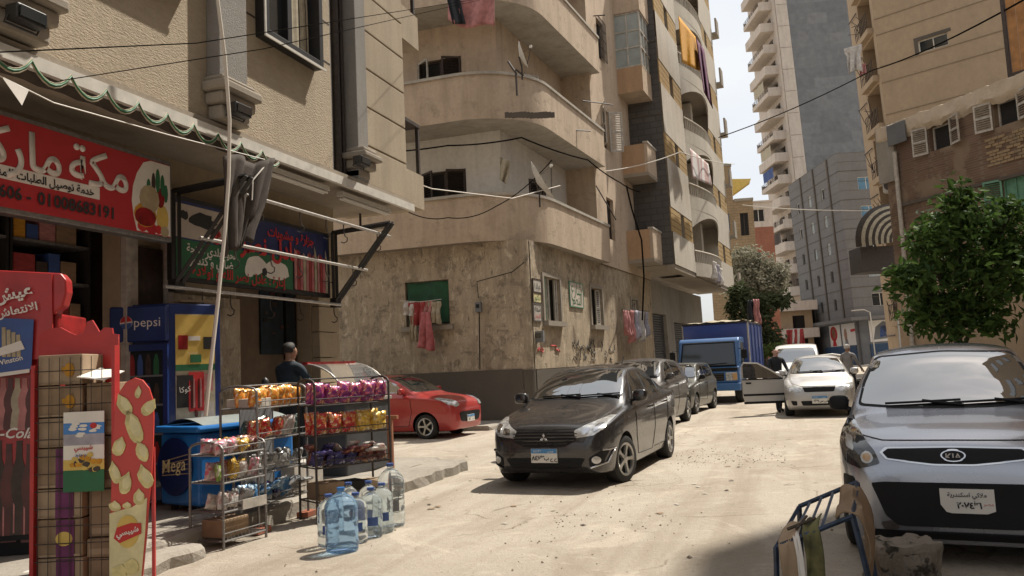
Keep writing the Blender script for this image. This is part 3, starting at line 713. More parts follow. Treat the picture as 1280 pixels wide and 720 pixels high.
mb = MB(); mb.box(-12, -1.2, 1.3, 13, 4.9, S1+4*H1); mb.build('core', M['shade_room'], b2)
# ground floor right end wall towards the roller shutters
mb = MB(); e0 = f2r.p(LEN, 0, 0); mb.box(e0.x-6, e0.x, e0.y-.2, e0.y, 0, S1); mb.build('end_wall', M['peach_old'], b2)

# ---------------------------------------------------------------- B3: mid-rise with arched balconies
A3 = rad(4.6)
O3 = Vector((-3.95, 32.2, 0))
b3 = thing('apartment_building', 'cream mid-rise with mustard bands and curved arched balconies', 'building', O3)
b3.rotation_euler.y = rad(-.9)
f3 = Fr((0, 0), (sin(A3), cos(A3)))
B0, FH, L3 = 5.2, 3.03, 15.9
NF = 9
TOP = B0+FH*NF+1.5
# dark side wall
f3s = Fr((-7, 0), (1, 0))
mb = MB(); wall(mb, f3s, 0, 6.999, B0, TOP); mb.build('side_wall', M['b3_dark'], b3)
mb = MB()
for k in range(1, NF): fbox(mb, f3s, 0, 6.99, .001, .02, B0-1.5+FH*k+1.5, B0+FH*k+.05)
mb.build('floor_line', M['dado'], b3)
mb = MB(); pts = [f3s.p(0, 0, B0), f3s.p(7, 0, B0), f3.p(L3, 0, B0), f3.p(L3, -8, B0)]; mb.quad(*pts); fbox(mb, f3, 0, L3, -.3, .02, B0-.18, B0+.002); mb.build('overhang', M['soffit'], b3)
AU0, AU1 = 4.3, 11.2
segs = [(0, AU0), (AU1, L3)]
mb = MB(); bands = MB(); pl = MB()
for f in range(NF):
    zf = B0+FH*f
    za, zb = zf+1.3, zf+2.3
    for s0, s1 in segs:
        mb = MB(); wall(mb, f3, s0, s1, zf, za, n=.06); mb.build('panel_wall', M['b3'], b3)
        mb = MB(); wall(mb, f3, s0, s1, zb, zf+FH, n=.06); mb.build('panel_wall', M['b3'], b3)
    for s0, s1, w0, w1 in ((0, AU0, 1.9, 2.6), (AU1, L3, 12.9, 13.6)):
        for k in range(4):                    # mustard band courses as separate raised strips
            z0 = za+(zb-za)*k/4
            for q0, q1 in ((s0, w0), (w1, s1)):
                bm_ = MB(); fbox(bm_, f3, q0+.003, q1-.003, 0, .045, z0+.012, z0+(zb-za)/4-.012); bm_.build('band_course', M['b3_band'], b3)
        bk = MB(); wall(bk, f3, s0, s1, za-.02, zb+.02, [(w0, w1, za, zb)], .25, n=.01); bk.build('band_backing', M['trim'], b3)
        w = window(b3, f3, w0, w1, za, zb, depth=.2, frame=M['brown_wood'], pane=M['dark'], n=.01)
# end caps beside the balcony recess
for f in range(NF):
    zf = B0+FH*f; zp = zf+1.05
    rec = 1.6
    mb = MB()
    for u in (AU0, AU1):
        s = 1 if u == AU0 else -1
        a_, b_ = f3.p(u, .06, 0), f3.p(u, -rec, 0); q = [(a_.x,a_.y,zf),(b_.x,b_.y,zf),(b_.x,b_.y,zf+FH),(a_.x,a_.y,zf+FH)]
        mb.quad(*q)
    wall(mb, f3, AU0, AU1, zf, zf+FH, [(5.2, 6.6, zf+.1, zf+2.3), (9.2, 10.6, zf+.1, zf+2.3)], .1, n=-rec)
    pz = f3.p((AU0+AU1)/2+.8, -.2, 0)
    fbox(mb, f3, 8.2, 8.7, -rec, -.25, zf, zf+FH-.2)
    mb.build('recess_wall', M['b3'], b3)
    mb = MB()
    for (a0, a1) in ((5.2, 6.6), (9.2, 10.6)): mb.quad(*[f3.p(u, -rec-.08, z_) for u, z_ in ((a0, zf), (a1, zf), (a1, zf+2.3), (a0, zf+2.3))])
    mb.build('door', M['brown_wood'], b3)
    # bowed parapet and arched fascia
    N = 16
    def bow(t, k=1.0): return f3.p(AU0+(AU1-AU0)*t, .06+k*.5*sin(pi*t), 0)
    mb = MB(); vs = []; fs = []
    for i in range(N+1):
        t = i/N; p = bow(t); q = bow(t, .8) - f3.n*.05
        vs += [(p.x,p.y,zf-.12), (p.x,p.y,zf+.5), (q.x,q.y,zf+.5), (q.x,q.y,zf-.12)]
    for i in range(N):
        a_ = i*4
        for k in range(4): fs.append((a_+k, a_+4+k, a_+4+(k+1)%4, a_+(k+1)%4))
    mb.add(vs, fs)
    mb.build('balcony_parapet', M['b3'], b3, smooth=40)
    mb = MB(); mb.add([bow(i/N, .9)+Vector((0,0,zf-.1)) for i in range(N+1)]+[f3.p(AU0+(AU1-AU0)*i/N, -rec, zf-.1) for i in range(N+1)], [(i, i+1, N+2+i, N+1+i) for i in range(N)]); mb.build('balcony_floor', M['soffit'], b3)
    mb = MB(); vs = []; fs = []              # fascia, deep at the ends (arch)
    for i in range(N+1):
        t = i/N; p = bow(t, .98); q = bow(t, .8); dz = .12+.75*(abs(2*t-1))**2.2
        vs += [(p.x,p.y,zf-.125-dz), (p.x,p.y,zf-.121), (q.x,q.y,zf-.121), (q.x,q.y,zf-.125-dz)]
    for i in range(N):
        a_ = i*4
        for k in range(4): fs.append((a_+k, a_+4+k, a_+4+(k+1)%4, a_+(k+1)%4))
    if f: mb.add(vs, fs); mb.build('arch_fascia', M['b3'], b3, smooth=40)
    mb = MB()
    for i in range(1, N*2): p = bow(i/N/2, .9); mb.tube([(p.x,p.y,zf+.5), (p.x,p.y,zf+.98)], .03, 6)
    mb.tube([bow(i/N, .9)+Vector((0,0,zf+1.0)) for i in range(N+1)], .05, 6); mb.build('balustrade', M['b3'], b3)
# far end: little balconies seen edge-on against the sky
for f in range(NF):
    zf = B0+FH*f
    mb = MB(); fbox(mb, f3, L3+.003, L3+.9, -2.2, .35, zf, zf+.12); fbox(mb, f3, L3+.1, L3+.9, .25, .35, zf+.12, zf+1.0); mb.build('end_balcony', M['trim'], b3)
mb = MB(); wall(mb, Fr(f3.p(L3, 0, 0), (-1, .1)), 0, 8, B0, TOP); mb.build('end_wall', M['b3'], b3)
mb = MB(); mb.quad(*[f3.p(u, n, TOP) for u, n in ((0, .05), (L3, .05), (L3, -8), (0, -8))]); mb.build('roof', M['concrete'], b3)
# ground floor: dark roller shutters, brick pier, awning of the recess
fg = Fr((-1.9, .3), (sin(A3), cos(A3)))
mb = MB(); wall(mb, fg, -5, L3, 0, B0-.19, [(-.6, 3.0, 0, 3.7), (3.6, 6.4, 0, 3.6), (8.0, 13.0, 0, 3.3)], .2); mb.build('ground_floor_wall', M['concrete'], b3)
for u0, u1, zt in ((-.6, 3.0, 3.7), (3.6, 6.4, 3.6), (8.0, 13.0, 3.3)):
    mb = MB(); k = int(zt/.11)
    for i in range(k):
        z = zt*i/k; zz = zt*(i+1)/k
        mb.quad(fg.p(u0, -.19, z), fg.p(u1, -.19, z), fg.p(u1, -.14, (z+zz)/2), fg.p(u0, -.14, (z+zz)/2)); mb.quad(fg.p(u0, -.14, (z+zz)/2), fg.p(u1, -.14, (z+zz)/2), fg.p(u1, -.19, zz), fg.p(u0, -.19, zz))
    mb.build('roller_shutter', M['shutter'], b3)
# ---------------------------------------------------------------- far end and right-hand side of the street
def onfr(px, py, fr, root):
    o = fr.o + root; d = ray(px, py); t = (o-CAM).dot(fr.n)/d.dot(fr.n); p = CAM+d*t-o
    return p.dot(fr.u), p.z
# tower
tO = atd(1017, 400, 105); tO.z = 0
tw = thing('apartment_tower', 'tall beige apartment tower with bare grey side wall and stacked balconies at street end', 'building', tO)
tw.rotation_euler.y = rad(-1.9)
tf = Fr((0, 0), (cos(YAW), sin(YAW)))                   # grey front face
tl = Fr((sin(YAW)*-22, cos(YAW)*22), (sin(YAW), -cos(YAW)))
T0 = 10.5   # left face, corner at u=22
TF, NT = 3.0, 18
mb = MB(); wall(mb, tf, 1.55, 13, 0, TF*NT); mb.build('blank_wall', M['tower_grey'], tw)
for f in range(NT):
    mb = MB(); fbox(mb, tf, 0, 1.55, -.3, .04, TF*f+.03, TF*(f+1)-.03); mb.build('corner_panel', M['tower'], tw)
mb = MB(); ops = []
for f in range(1, NT):
    z = TF*f
    ops += [(14.2, 16.2, z+.1, z+2.3), (17.6, 19.6, z+.1, z+2.3), (11.6, 12.6, z+.9, z+2.2)]
wall(mb, tl, T0, 22, 0, TF*NT, ops, .4); mb.build('wall', M['tower'], tw)
mb = MB(); wall(mb, tl, T0+.3, 21.5, .5, TF*NT-.5, n=-.42); mb.build('dark_rooms', M['glass'], tw)
for f in range(1, NT):
    z = TF*f
    mb = MB(); fbox(mb, tl, 13.6, 20.6, .003, 1.9, z-.02, z+.14); mb.build('balcony_floor', M['tower'], tw)
    mb = MB(); fbox(mb, tl, 13.6, 20.6, 1.78, 1.9, z+.141, z+(1.15 if f % 2 else .55)); fbox(mb, tl, 20.48, 20.6, .003, 1.779, z+.141, z+1.15); fbox(mb, tl, 13.6, 13.72, .003, 1.779, z+.141, z+1.15)
    mb.build('balcony_parapet', M['tower'], tw)
    if not f % 2:
        mb = MB()
        for q in (.75, .95, 1.15): mb.tube([tl.p(13.6, 1.84, z+q), tl.p(20.5, 1.84, z+q)], .03, 5)
        for k in range(8): mb.tube([tl.p(13.7+k*.97, 1.84, z+.55), tl.p(13.7+k*.97, 1.84, z+1.15)], .025, 4)
        mb.build('railing', M['rust_metal'], tw)
    if f in (3, 5, 8, 9, 12):
        mb = MB(); mb.grid(10, 6, lambda s, t, z=z: tl.p(14.5+4.5*s, 1.75+.05*sin(s*14), z+1.3+1.4*t)); mb.build('balcony_blind', M['c_'+random.choice(['beige','canvas','rose','blue'])], tw)
mb = MB(); mb.box(0, 11, 0, 20, TF*NT-.1, TF*NT); 
# grey mid-rise
mO = atd(1071, 400, 78); mO.z = 0
md = thing('apartment_building', 'grey cement rendered block of six storeys over posters and blue shop shutters', 'building', mO)
md.rotation_euler.y = rad(-1.7)
mf = Fr((0, 0), (cos(YAW+.08), sin(YAW+.08)))
ml = Fr((-sin(YAW)*14, cos(YAW)*14), (sin(YAW), -cos(YAW)))
MH, MB0 = 2.85, 4.6
HT = MB0+MH*5+1.8
fops = [(1.9, 3.6, MB0+MH*k+.9, MB0+MH*k+2.2) for k in range(5)]
mb = MB(); wall(mb, mf, 0, 14, MB0, HT, fops, .2); mb.build('wall', M['mid_grey'], md)
mb = MB(); lops = []
for k in range(5): lops += [(u, u+.75, MB0+MH*k+.9, MB0+MH*k+2.1) for u in (2.0, 5.6, 9.3)]
wall(mb, ml, 0, 14, MB0, HT, lops, .2); mb.build('wall', M['mid_grey'], md)
for k, o in enumerate(fops):
    w = window(md, mf, *o, depth=.18, frame=M['white_paint'], pane=M['blueglass'] if k > 2 else M['pale_glass'] if k == 1 else M['dark'], fw=.07)
for k, o in enumerate(lops): window(md, ml, *o, depth=.15, frame=M['white_paint'] if k > 7 else M['mid_grey'], pane=M['pale_glass'] if k in (7, 8, 10, 11, 13) else M['dark'], mull=0, fw=.08)
mb = MB()
for k in range(6):
    fbox(mb, mf, 0, 14, .001, .03, MB0+MH*k-.03, MB0+MH*k+.03); fbox(mb, ml, 0, 14, .001, .03, MB0+MH*k-.03, MB0+MH*k+.03)
    for q in (.9, 1.8): fbox(mb, mf, 0, 14, .001, .012, MB0+MH*k+q, MB0+MH*k+q+.03); fbox(mb, ml, 0, 14, .001, .012, MB0+MH*k+q, MB0+MH*k+q+.03)
mb.build('floor_line', M['concrete'] if False else M['dado'], md)
mb = MB()
for u in (3.8, 7.6, 11.5): fbox(mb, ml, u, u+.25, .002, .12, MB0+.04, HT)
mb.build('drain_pipe', M['dado'], md)
mb = MB(); pts = [mf.p(14, .9, 0), mf.p(-.9, .9, 0), ml.p(0, .9, 0)]; fbox(mb, mf, -.9, 14, -.1, .9, MB0-.35, MB0-.02); fbox(mb, ml, 0, 14, -.1, .9, MB0-.352, MB0-.022); mb.build('canopy', M['mid_grey'], md)
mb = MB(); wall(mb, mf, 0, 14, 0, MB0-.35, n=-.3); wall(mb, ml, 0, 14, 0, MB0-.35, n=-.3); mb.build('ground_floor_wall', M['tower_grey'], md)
mb = MB()
for i in range(16): z = i*.12; fbox(mb, mf, 1.3, 9, -.28, -.2, z, z+.1); fbox(mb, ml, 5, 13, -.28, -.2, z, z+.1)
mb.build('roller_shutter', M['blue_shutter'], md)
def poster(fr, u0, u1, z0, z1, n, blobs, par, name='poster'):
    mb = MB(); fbox(mb, fr, u0, u1, n, n+.03, z0, z1); p = mb.build(name, M['ink_white'], par)
    for (mt, pts) in blobs:
        mb = MB(); n_ = len(pts); mb.prism(pts, lambda a, b: fr.p(u0+(u1-u0)*a, n+.031, z0+(z1-z0)*b), lambda a, b: fr.p(u0+(u1-u0)*a, n+.036, z0+(z1-z0)*b)); mb.build('print', mt, p)
    return p
def circ(cx, cy, rx, ry, n=14): return [(cx+rx*cos(2*pi*i/n), cy+ry*sin(2*pi*i/n)) for i in range(n)]
poster(mf, 1.4, 4.6, 2.1, 4.15, -.28, [(M['tower_grey'], [(.1,.1),(.9,.15),(.7,.8),(.45,.95),(.2,.7)]), (M['ink_blue'], [(.3,.2),(.6,.25),(.5,.75),(.35,.7)]), (M['ink_white'], circ(.45,.35,.12,.12))], md)
poster(mf, 4.9, 6.3, 3.1, 4.15, -.28, [(M['dark'], [(.02,.05),(.98,.05),(.98,.95),(.02,.95)]), (M['ink_red'], [(.2,.3),(.8,.35),(.8,.5),(.2,.45)])], md)
poster(ml, 6.6, 9.4, 1.95, 4.1, -.28, [(M['ink_red'], circ(.4,.6,.33,.36)), (M['skin'], circ(.4,.62,.16,.26)), (M['ink_red'], [(.2,0.02),(.6,0.02),(.5,.3),(.3,.3)])], md)
poster(ml, 9.8, 13.4, 1.95, 4.1, -.28, [(M['skin'], circ(.25,.5,.1,.3)), (M['cloth_grey'], [(.15,.02),(.4,.02),(.35,.3),(.2,.3)]), (M['ink_red'], [(.6,.6),(.9,.62),(.9,.74),(.6,.72)])], md)
mb = MB(); q = mf.p(1.0, 1.0, 0); mb.tube([(q.x,q.y,0), (q.x,q.y,4.9), (q.x-.5,q.y,5.2), (q.x-1.6,q.y,5.2)], .06, 8); mb.build('vent_pipe', M['palewire'], md, smooth=50)
# low balcony house at the tower's foot
lO = atd(962, 440, 88); lO.z = 0
lh = thing('apartment_building', 'low ochre house with balconies and washing below the tower', 'building', lO)
lf = Fr((0, 0), (cos(YAW-.35), sin(YAW-.35)))
mb = MB(); wall(mb, lf, -1, 4.6, 0, 6.6, [(.3, 1.3, 1.2, 2.6), (2.6, 4.0, .9, 2.9), (.3, 1.3, 3.9, 5.2), (2.6, 3.8, 3.8, 5.4)], .4); mb.build('wall', M['tan'], lh)
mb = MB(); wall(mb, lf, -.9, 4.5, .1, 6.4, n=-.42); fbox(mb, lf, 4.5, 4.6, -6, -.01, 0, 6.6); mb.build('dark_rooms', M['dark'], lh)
for z in (3.0, 5.9):
    mb = MB(); fbox(mb, lf, -1.2, 5.2, .003, 1.2, z, z+.18); fbox(mb, lf, -1.2, 5.2, 1.08, 1.2, z+.181, z+1.0); mb.build('balcony', M['tower'], lh)
# brick houses in the gap
hO = atd(904, 440, 60); hO.z = 0
th = thing('brick_house', 'tan brick house with small windows and a yellow roof awning in the gap', 'building', hO)
hf = Fr((0, 0), (cos(YAW-.15), sin(YAW-.15)))
mb = MB(); wall(mb, hf, -.5, 1.5, 0, 15.6, [(.45, .95, 12.4, 13.6)], .2); wall(mb, hf, 1.5, 2.9, 0, 12.9, [(1.0+.9, 2.5, 10.3, 12.0)], .2); mb.build('wall', M['tanbrick'], th)
mb = MB(); fbox(mb, hf, -.55, 1.55, -4, .06, 15.602, 15.8); fbox(mb, hf, 1.56, 2.95, -4, .06, 12.902, 13.1); fbox(mb, hf, -.5, 2.9, .002, .05, 8.9, 9.05); mb.build('roof_edge', M['concrete'], th)
mb = MB(); fbox(mb, hf, 1.4, 1.5, -5, -.01, 12.9, 15.6); fbox(mb, hf, 2.8, 2.9, -6, -.01, 0, 12.9); mb.build('side_wall', M['tanbrick'], th)
window(th, hf, .3, 1.1, 10.7, 12.0, depth=.0, frame=M['blue_shutter'], pane=M['blue_shutter'], n=.05)
window(th, hf, 1.9, 2.5, 10.3, 12.0, depth=.18, frame=M['brown_wood'], pane=M['dark'])
mb = MB(); mb.quad(hf.p(1.5, .1, 14.6), hf.p(2.75, 1.1, 14.3), hf.p(2.6, 1.1, 14.0), hf.p(1.5, .1, 13.4)); mb.quad(hf.p(1.5, .05, 13.3), hf.p(2.6, 1.05, 13.9), hf.p(2.7, 1.05, 14.2), hf.p(1.5, .05, 14.5)); mb.build('awning', M['ink_yellow'], th)
rO = atd(942, 440, 74); rO.z = 0
rh = thing('brick_house', 'red brick house with a pale upper window behind the tan one', 'building', rO)
rf = Fr((0, 0), (cos(YAW-.1), sin(YAW-.1)))
mb = MB(); wall(mb, rf, -.5, 2.6, 0, 13.1); fbox(mb, rf, 2.5, 2.6, -6, -.01, 0, 13.1); mb.build('wall', M['redbrick'], rh)
mb = MB(); wall(mb, rf, -.5, 2.6, 13.1, 15.4, [(.3, 1.9, 13.6, 14.8)], .2); fbox(mb, rf, -.6, 2.7, -4, .1, 15.402, 15.55); mb.build('upper_wall', M['tower'], rh)
window(rh, rf, .3, 1.9, 13.6, 14.8, depth=.2, pane=M['dark'], mull=2)

# tan building
nO = atd(1141, 400, 48); nO.z = 0
tn = thing('apartment_building', 'plain ochre tan apartment block with cluttered recessed balconies on its left edge', 'building', nO)
tn.rotation_euler.y = rad(-1.6)
nf = Fr((0, 0), (.906, -.42)); nl = Fr((-.174*9, .985*9), (.174, -.985)); N0 = 4.0
NH = 3.0; NTOP = 30
wu, wz = onfr(1160, 66, nf, nO); wu1, wz1 = onfr(1196, 40, nf, nO)
wu += .05; wu1 += .05
mb = MB(); wall(mb, nf, 0, 26, 0, NTOP, [(wu, wu1, wz, wz1)], .2); mb.build('wall', M['tan'], tn)
window(tn, nf, wu, wu1, wz, wz1, depth=.2, pane=M['glass'])
mb = MB(); fbox(mb, nf, wu-.2, wu-.003, .002, .03, wz-.1, wz1+.2); fbox(mb, nf, wu-.003, wu1+.2, .002, .03, wz1+.003, wz1+.2); mb.build('patch', M['dado'], tn)
mb = MB()
for k in range(1, 10):
    fbox(mb, nf, 0, 26, .001, .03, NH*k+.5, NH*k+.56); fbox(mb, nf, 0, 26, .001, .03, NH*k-.5, NH*k-.45)
mb.build('floor_line', M['tan_line'], tn)
nops = [(6.0, 8.5, NH*k+.2, NH*k+2.7) for k in range(1, 10)]
mb = MB(); wall(mb, nl, N0, 9, 0, NTOP, nops, 1.3); mb.build('wall', M['tan'], tn)
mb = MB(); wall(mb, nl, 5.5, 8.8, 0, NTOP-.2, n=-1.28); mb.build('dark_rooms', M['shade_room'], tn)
for k in range(1, 10):
    z = NH*k+.2
    mb = MB(); fbox(mb, nl, 5.9, 8.6, .003, .35, z-.35, z); mb.build('balcony_floor', M['tan'], tn)
    mb = MB()
    for i in range(9): u = 6.0+2.5*i/8; mb.tube([nl.p(u, .30, z), nl.p(u, .30, z+1.0)], .02, 4)
    for q in (.5, 1.0): mb.tube([nl.p(5.95, .30, z+q), nl.p(8.55, .30, z+q)], .025, 4)
    rr = random.Random(k)
    for i in range(5): u = rr.uniform(6.1, 8.3); mb.tube([nl.p(u, .3, z+rr.uniform(.3,1)), nl.p(u+rr.uniform(-.8,.8), .6, z+rr.uniform(.8,1.8))], .02, 4)
    mb.build('railing', M['rust_metal'], tn)
    mb = MB(); mb.tube([nl.p(4.2, .1, z-.9), nl.p(5.9, .1, z-.9)], .04, 4); mb.build('drying_bar', M['rust_metal'], tn)
# brick building with shutters
kO = atd(1125, 400, 26.5); kO.z = 0
kb = thing('apartment_building', 'weathered brown brick house with open cream shutters and a crumbling cornice', 'building', kO)
kf = Fr((0, 0), (.60, -.80))
ku = []
for (x0, y0, x1, y1) in ((1163, 190, 1187, 150), (1244, 160, 1271, 118)):
    a, za = onfr(x0, y0, kf, kO); b, zb = onfr(x1, y1, kf, kO); ku.append((a, b, za, zb))
gx = onfr(1258, 268, kf, kO); gx1 = onfr(1290, 236, kf, kO)
KT = onfr(1180, 128, kf, kO)[1]
gop = (gx[0], gx[0]+1.1, gx[1], gx[1]+1.0)
mb = MB(); wall(mb, kf, .0, 12, 0, KT-.45, ku+[gop], .25); mb.build('wall', M['brick'], kb)
ks = Fr((0, 0), (-.2, .98))
mb = MB(); e = Fr((-.2*-6, .98*6), (.2, -.98)); wall(mb, e, 0, 6, 0, KT-.2); mb.build('side_wall', M['concrete'], kb)
rr = random.Random(5)
from mathutils import noise as nz
def corn(s_, t_):
    u = -.15+12.1*s_; k = nz.noise(Vector((u*2.1, t_*3, 1)))*.10+nz.noise(Vector((u*7, t_*5, 4)))*.05
    return kf.p(u, (.0 if t_ < .01 else .16 if t_ < .8 else -.3)+k*.6*(t_ > .01), KT-.62+.66*min(1, t_*1.25)+k*(1 if t_ < .5 else .5))
mb = MB(); mb.grid(150, 6, corn); mb.build('cornice', M['cornice'], kb, smooth=50)
for (a, b, z0, z1) in ku:
    w = window(kb, kf, a, b, z0, z1, depth=.25, frame=M['white_wood'], pane=M['dark'], mull=0, fw=.05)
    louvre_leaf(w, kf, a-.02, z0-.05, z1+.05, .5, rad(165), M['white_wood'], n=.05); louvre_leaf(w, kf, b+.02, z0-.02, z1+.08, .5, rad(20), M['white_wood'], n=.06)
w = window(kb, kf, *gop, depth=.1, frame=M['green_wood'], pane=M['green_wood'], mull=2, fw=.04)
louvre_leaf(w, kf, gop[0], gop[2], gop[3], .5, rad(160), M['green_wood'], n=.05)
pu0, pz0 = onfr(1117, 184, kf, kO); pu1, pz1 = onfr(1137, 150, kf, kO)
mb = MB(); fbox(mb, kf, pu0, pu1, .16, .24, pz0, pz1); mb.build('panel', M['tower_grey'], kb, bevel=.02)
mb = MB(); fbox(mb, kf, -.25, .5, .0, .1, pz0-1.1, pz1+.1); mb.build('patched_render', M['concrete'], kb)
mb = MB(); wz_ = onfr(1260, 222, kf, kO)[1]; fbox(mb, kf, .6, 12, .002, .09, wz_-.05, wz_+.04); mb.build('floor_line', M['dado'], kb)
mb = MB(); mb.tube([kf.p(.55, .12, 0), kf.p(.55, .12, pz0-.2)], .07, 8); mb.build('drain_pipe', M['white_wood'], kb, smooth=50)
mb = MB(); fbox(mb, kf, 0, 12, .003, .05, 0, 3.6); mb.build('painted_base', M['tan'], kb)
# brick panel set proud under the second window (bare bricks in rows)
bz = ku[1][2]-.25; mb = MB()
for r in range(9):
    for c in range(8):
        if rr.random() < .12: continue
        u = ku[1][0]-.35+c*.22+(.11 if r % 2 else 0); fbox(mb, kf, u, u+.2, .003, .02+rr.uniform(0,.02), bz-.09*r-.075, bz-.09*r)
o = mb.build('brickwork', M['tanbrick'], kb); o['kind'] = 'stuff'
# wooden balcony enclosure at the right edge
oO = atd(1262, 60, 24)
ob = thing('balcony_enclosure', 'orange brown boarded balcony box at the top right corner', 'balcony', (oO.x, oO.y, 0))
of = Fr((0, 0), (.80, -.60)); zb0 = onfr(1265, 92, of, Vector((oO.x, oO.y, 0)))[1]
for i in range(9):
    mb = MB(); fbox(mb, of, .02+i*.26, .26+i*.26, 0, .03, zb0, zb0+3.4); mb.build('board', simple('orange wood', (.42,.20,.06), .6, var=.2, scale=5) if i == 0 else bpy.data.materials['orange wood'], ob)
mb = MB(); fbox(mb, of, -.1, 2.5, -.5, .08, zb0-.3, zb0-.003); fbox(mb, of, -.1, 0, -.5, .08, zb0, zb0+3.4); mb.build('frame', M['brown_wood'], ob)
# unseen tall block on the right whose corner shades the foreground
sb = thing('apartment_building', 'tall plain tan block on the right whose shadow covers the foreground', 'building', (5.6, 17.8, 0))
mb = MB(); mb.box(0, 12, -30, 0, 0, 21); mb.build('wall', M['tan'], sb)
for k in range(6):
    for j in range(7):
        mb = MB(); mb.box(-.04, -.004, -3-j*3.6, -1.6-j*3.6, 1.2+k*3.1, 2.6+k*3.1); mb.build('window', M['glass'], sb)
# striped awning, air conditioner and loose poles between the two right-hand buildings
aO = atd(1115, 300, 40)
aw = thing('striped_awning', 'brown and cream striped awning hooped over a balcony', 'awning', aO)
mb = MB(); ar = -RT; NB = 13
def ap(k, a):
    r = .25+1.55*k/NB; return ar*(r*cos(a))+Vector((0,0,r*sin(a)*1.05-.1))-FW*(1.3*sqrt(max(0, 1-(k/NB)**2))*.8)
for i in range(NB):
    for j in range(12):
        a0, a1 = rad(-8)+rad(98)*j/12, rad(-8)+rad(98)*(j+1)/12
        mb.add([ap(i, a0), ap(i+1, a0), ap(i+1, a1), ap(i, a1)], [(0,1,2,3)], i % 2)
mb.build('canvas', [M['c_canvas'], M['c_beige']], aw)
mb = MB(); mb.M = Matrix.Rotation(YAW, 4, 'Z'); mb.box(-1.5, .6, .2, 1.6, -1.5, -.25); mb.build('balcony_box', M['brown_wood'], aw)
mb = MB(); mb.M = Matrix.Rotation(YAW, 4, 'Z')
for k in range(6): mb.box(.0+k*.12, .05+k*.12, -.6, -.5, -.2, 1.6+.1*k)
mb.build('side_slats', M['c_beige'], aw)
from mathutils import noise as nz
# ---------------------------------------------------------------- cars
def pchip(keys, x):
    n = len(keys)
    if x <= keys[0][0]: return keys[0][1]
    if x >= keys[-1][0]: return keys[-1][1]
    hs = [keys[i+1][0]-keys[i][0] for i in range(n-1)]; ds = [(keys[i+1][1]-keys[i][1])/hs[i] for i in range(n-1)]
    def m(i):
        if i == 0: return ds[0]
        if i == n-1: return ds[-1]
        if ds[i-1]*ds[i] <= 0: return 0
        return 2*ds[i-1]*ds[i]/(ds[i-1]+ds[i])
    for i in range(n-1):
        if x <= keys[i+1][0]:
            t = (x-keys[i][0])/hs[i]; m0, m1 = m(i)*hs[i], m(i+1)*hs[i]
            return keys[i][1]*(2*t**3-3*t*t+1)+m0*(t**3-2*t*t+t)+keys[i+1][1]*(-2*t**3+3*t*t)+m1*(t**3-t*t)
def resample(pts, n, closed=True):
    P = [Vector((a, b, 0)) for a, b in pts]
    if closed: P.append(P[0])
    d = [0]
    for a, b in zip(P, P[1:]): d.append(d[-1]+(b-a).length)
    out = []
    # keep corners: distribute per segment
    for i in range(len(P)-1):
        k = max(1, round(n*(d[i+1]-d[i])/d[-1]))
        for j in range(k): q = P[i].lerp(P[i+1], j/k); out.append((q.x, q.y))
    return out
def roundpoly(pts, r=.25, k=3):
    out = []; n = len(pts)
    for i in range(n):
        p0, p, p1 = Vector(pts[i-1]), Vector(pts[i]), Vector(pts[(i+1)%n])
        a, b = p.lerp(p0, r), p.lerp(p1, r)
        for j in range(k+1): t = j/k; q = a*(1-t)**2+p*2*t*(1-t)+b*t*t; out.append((q.x, q.y))
    return out
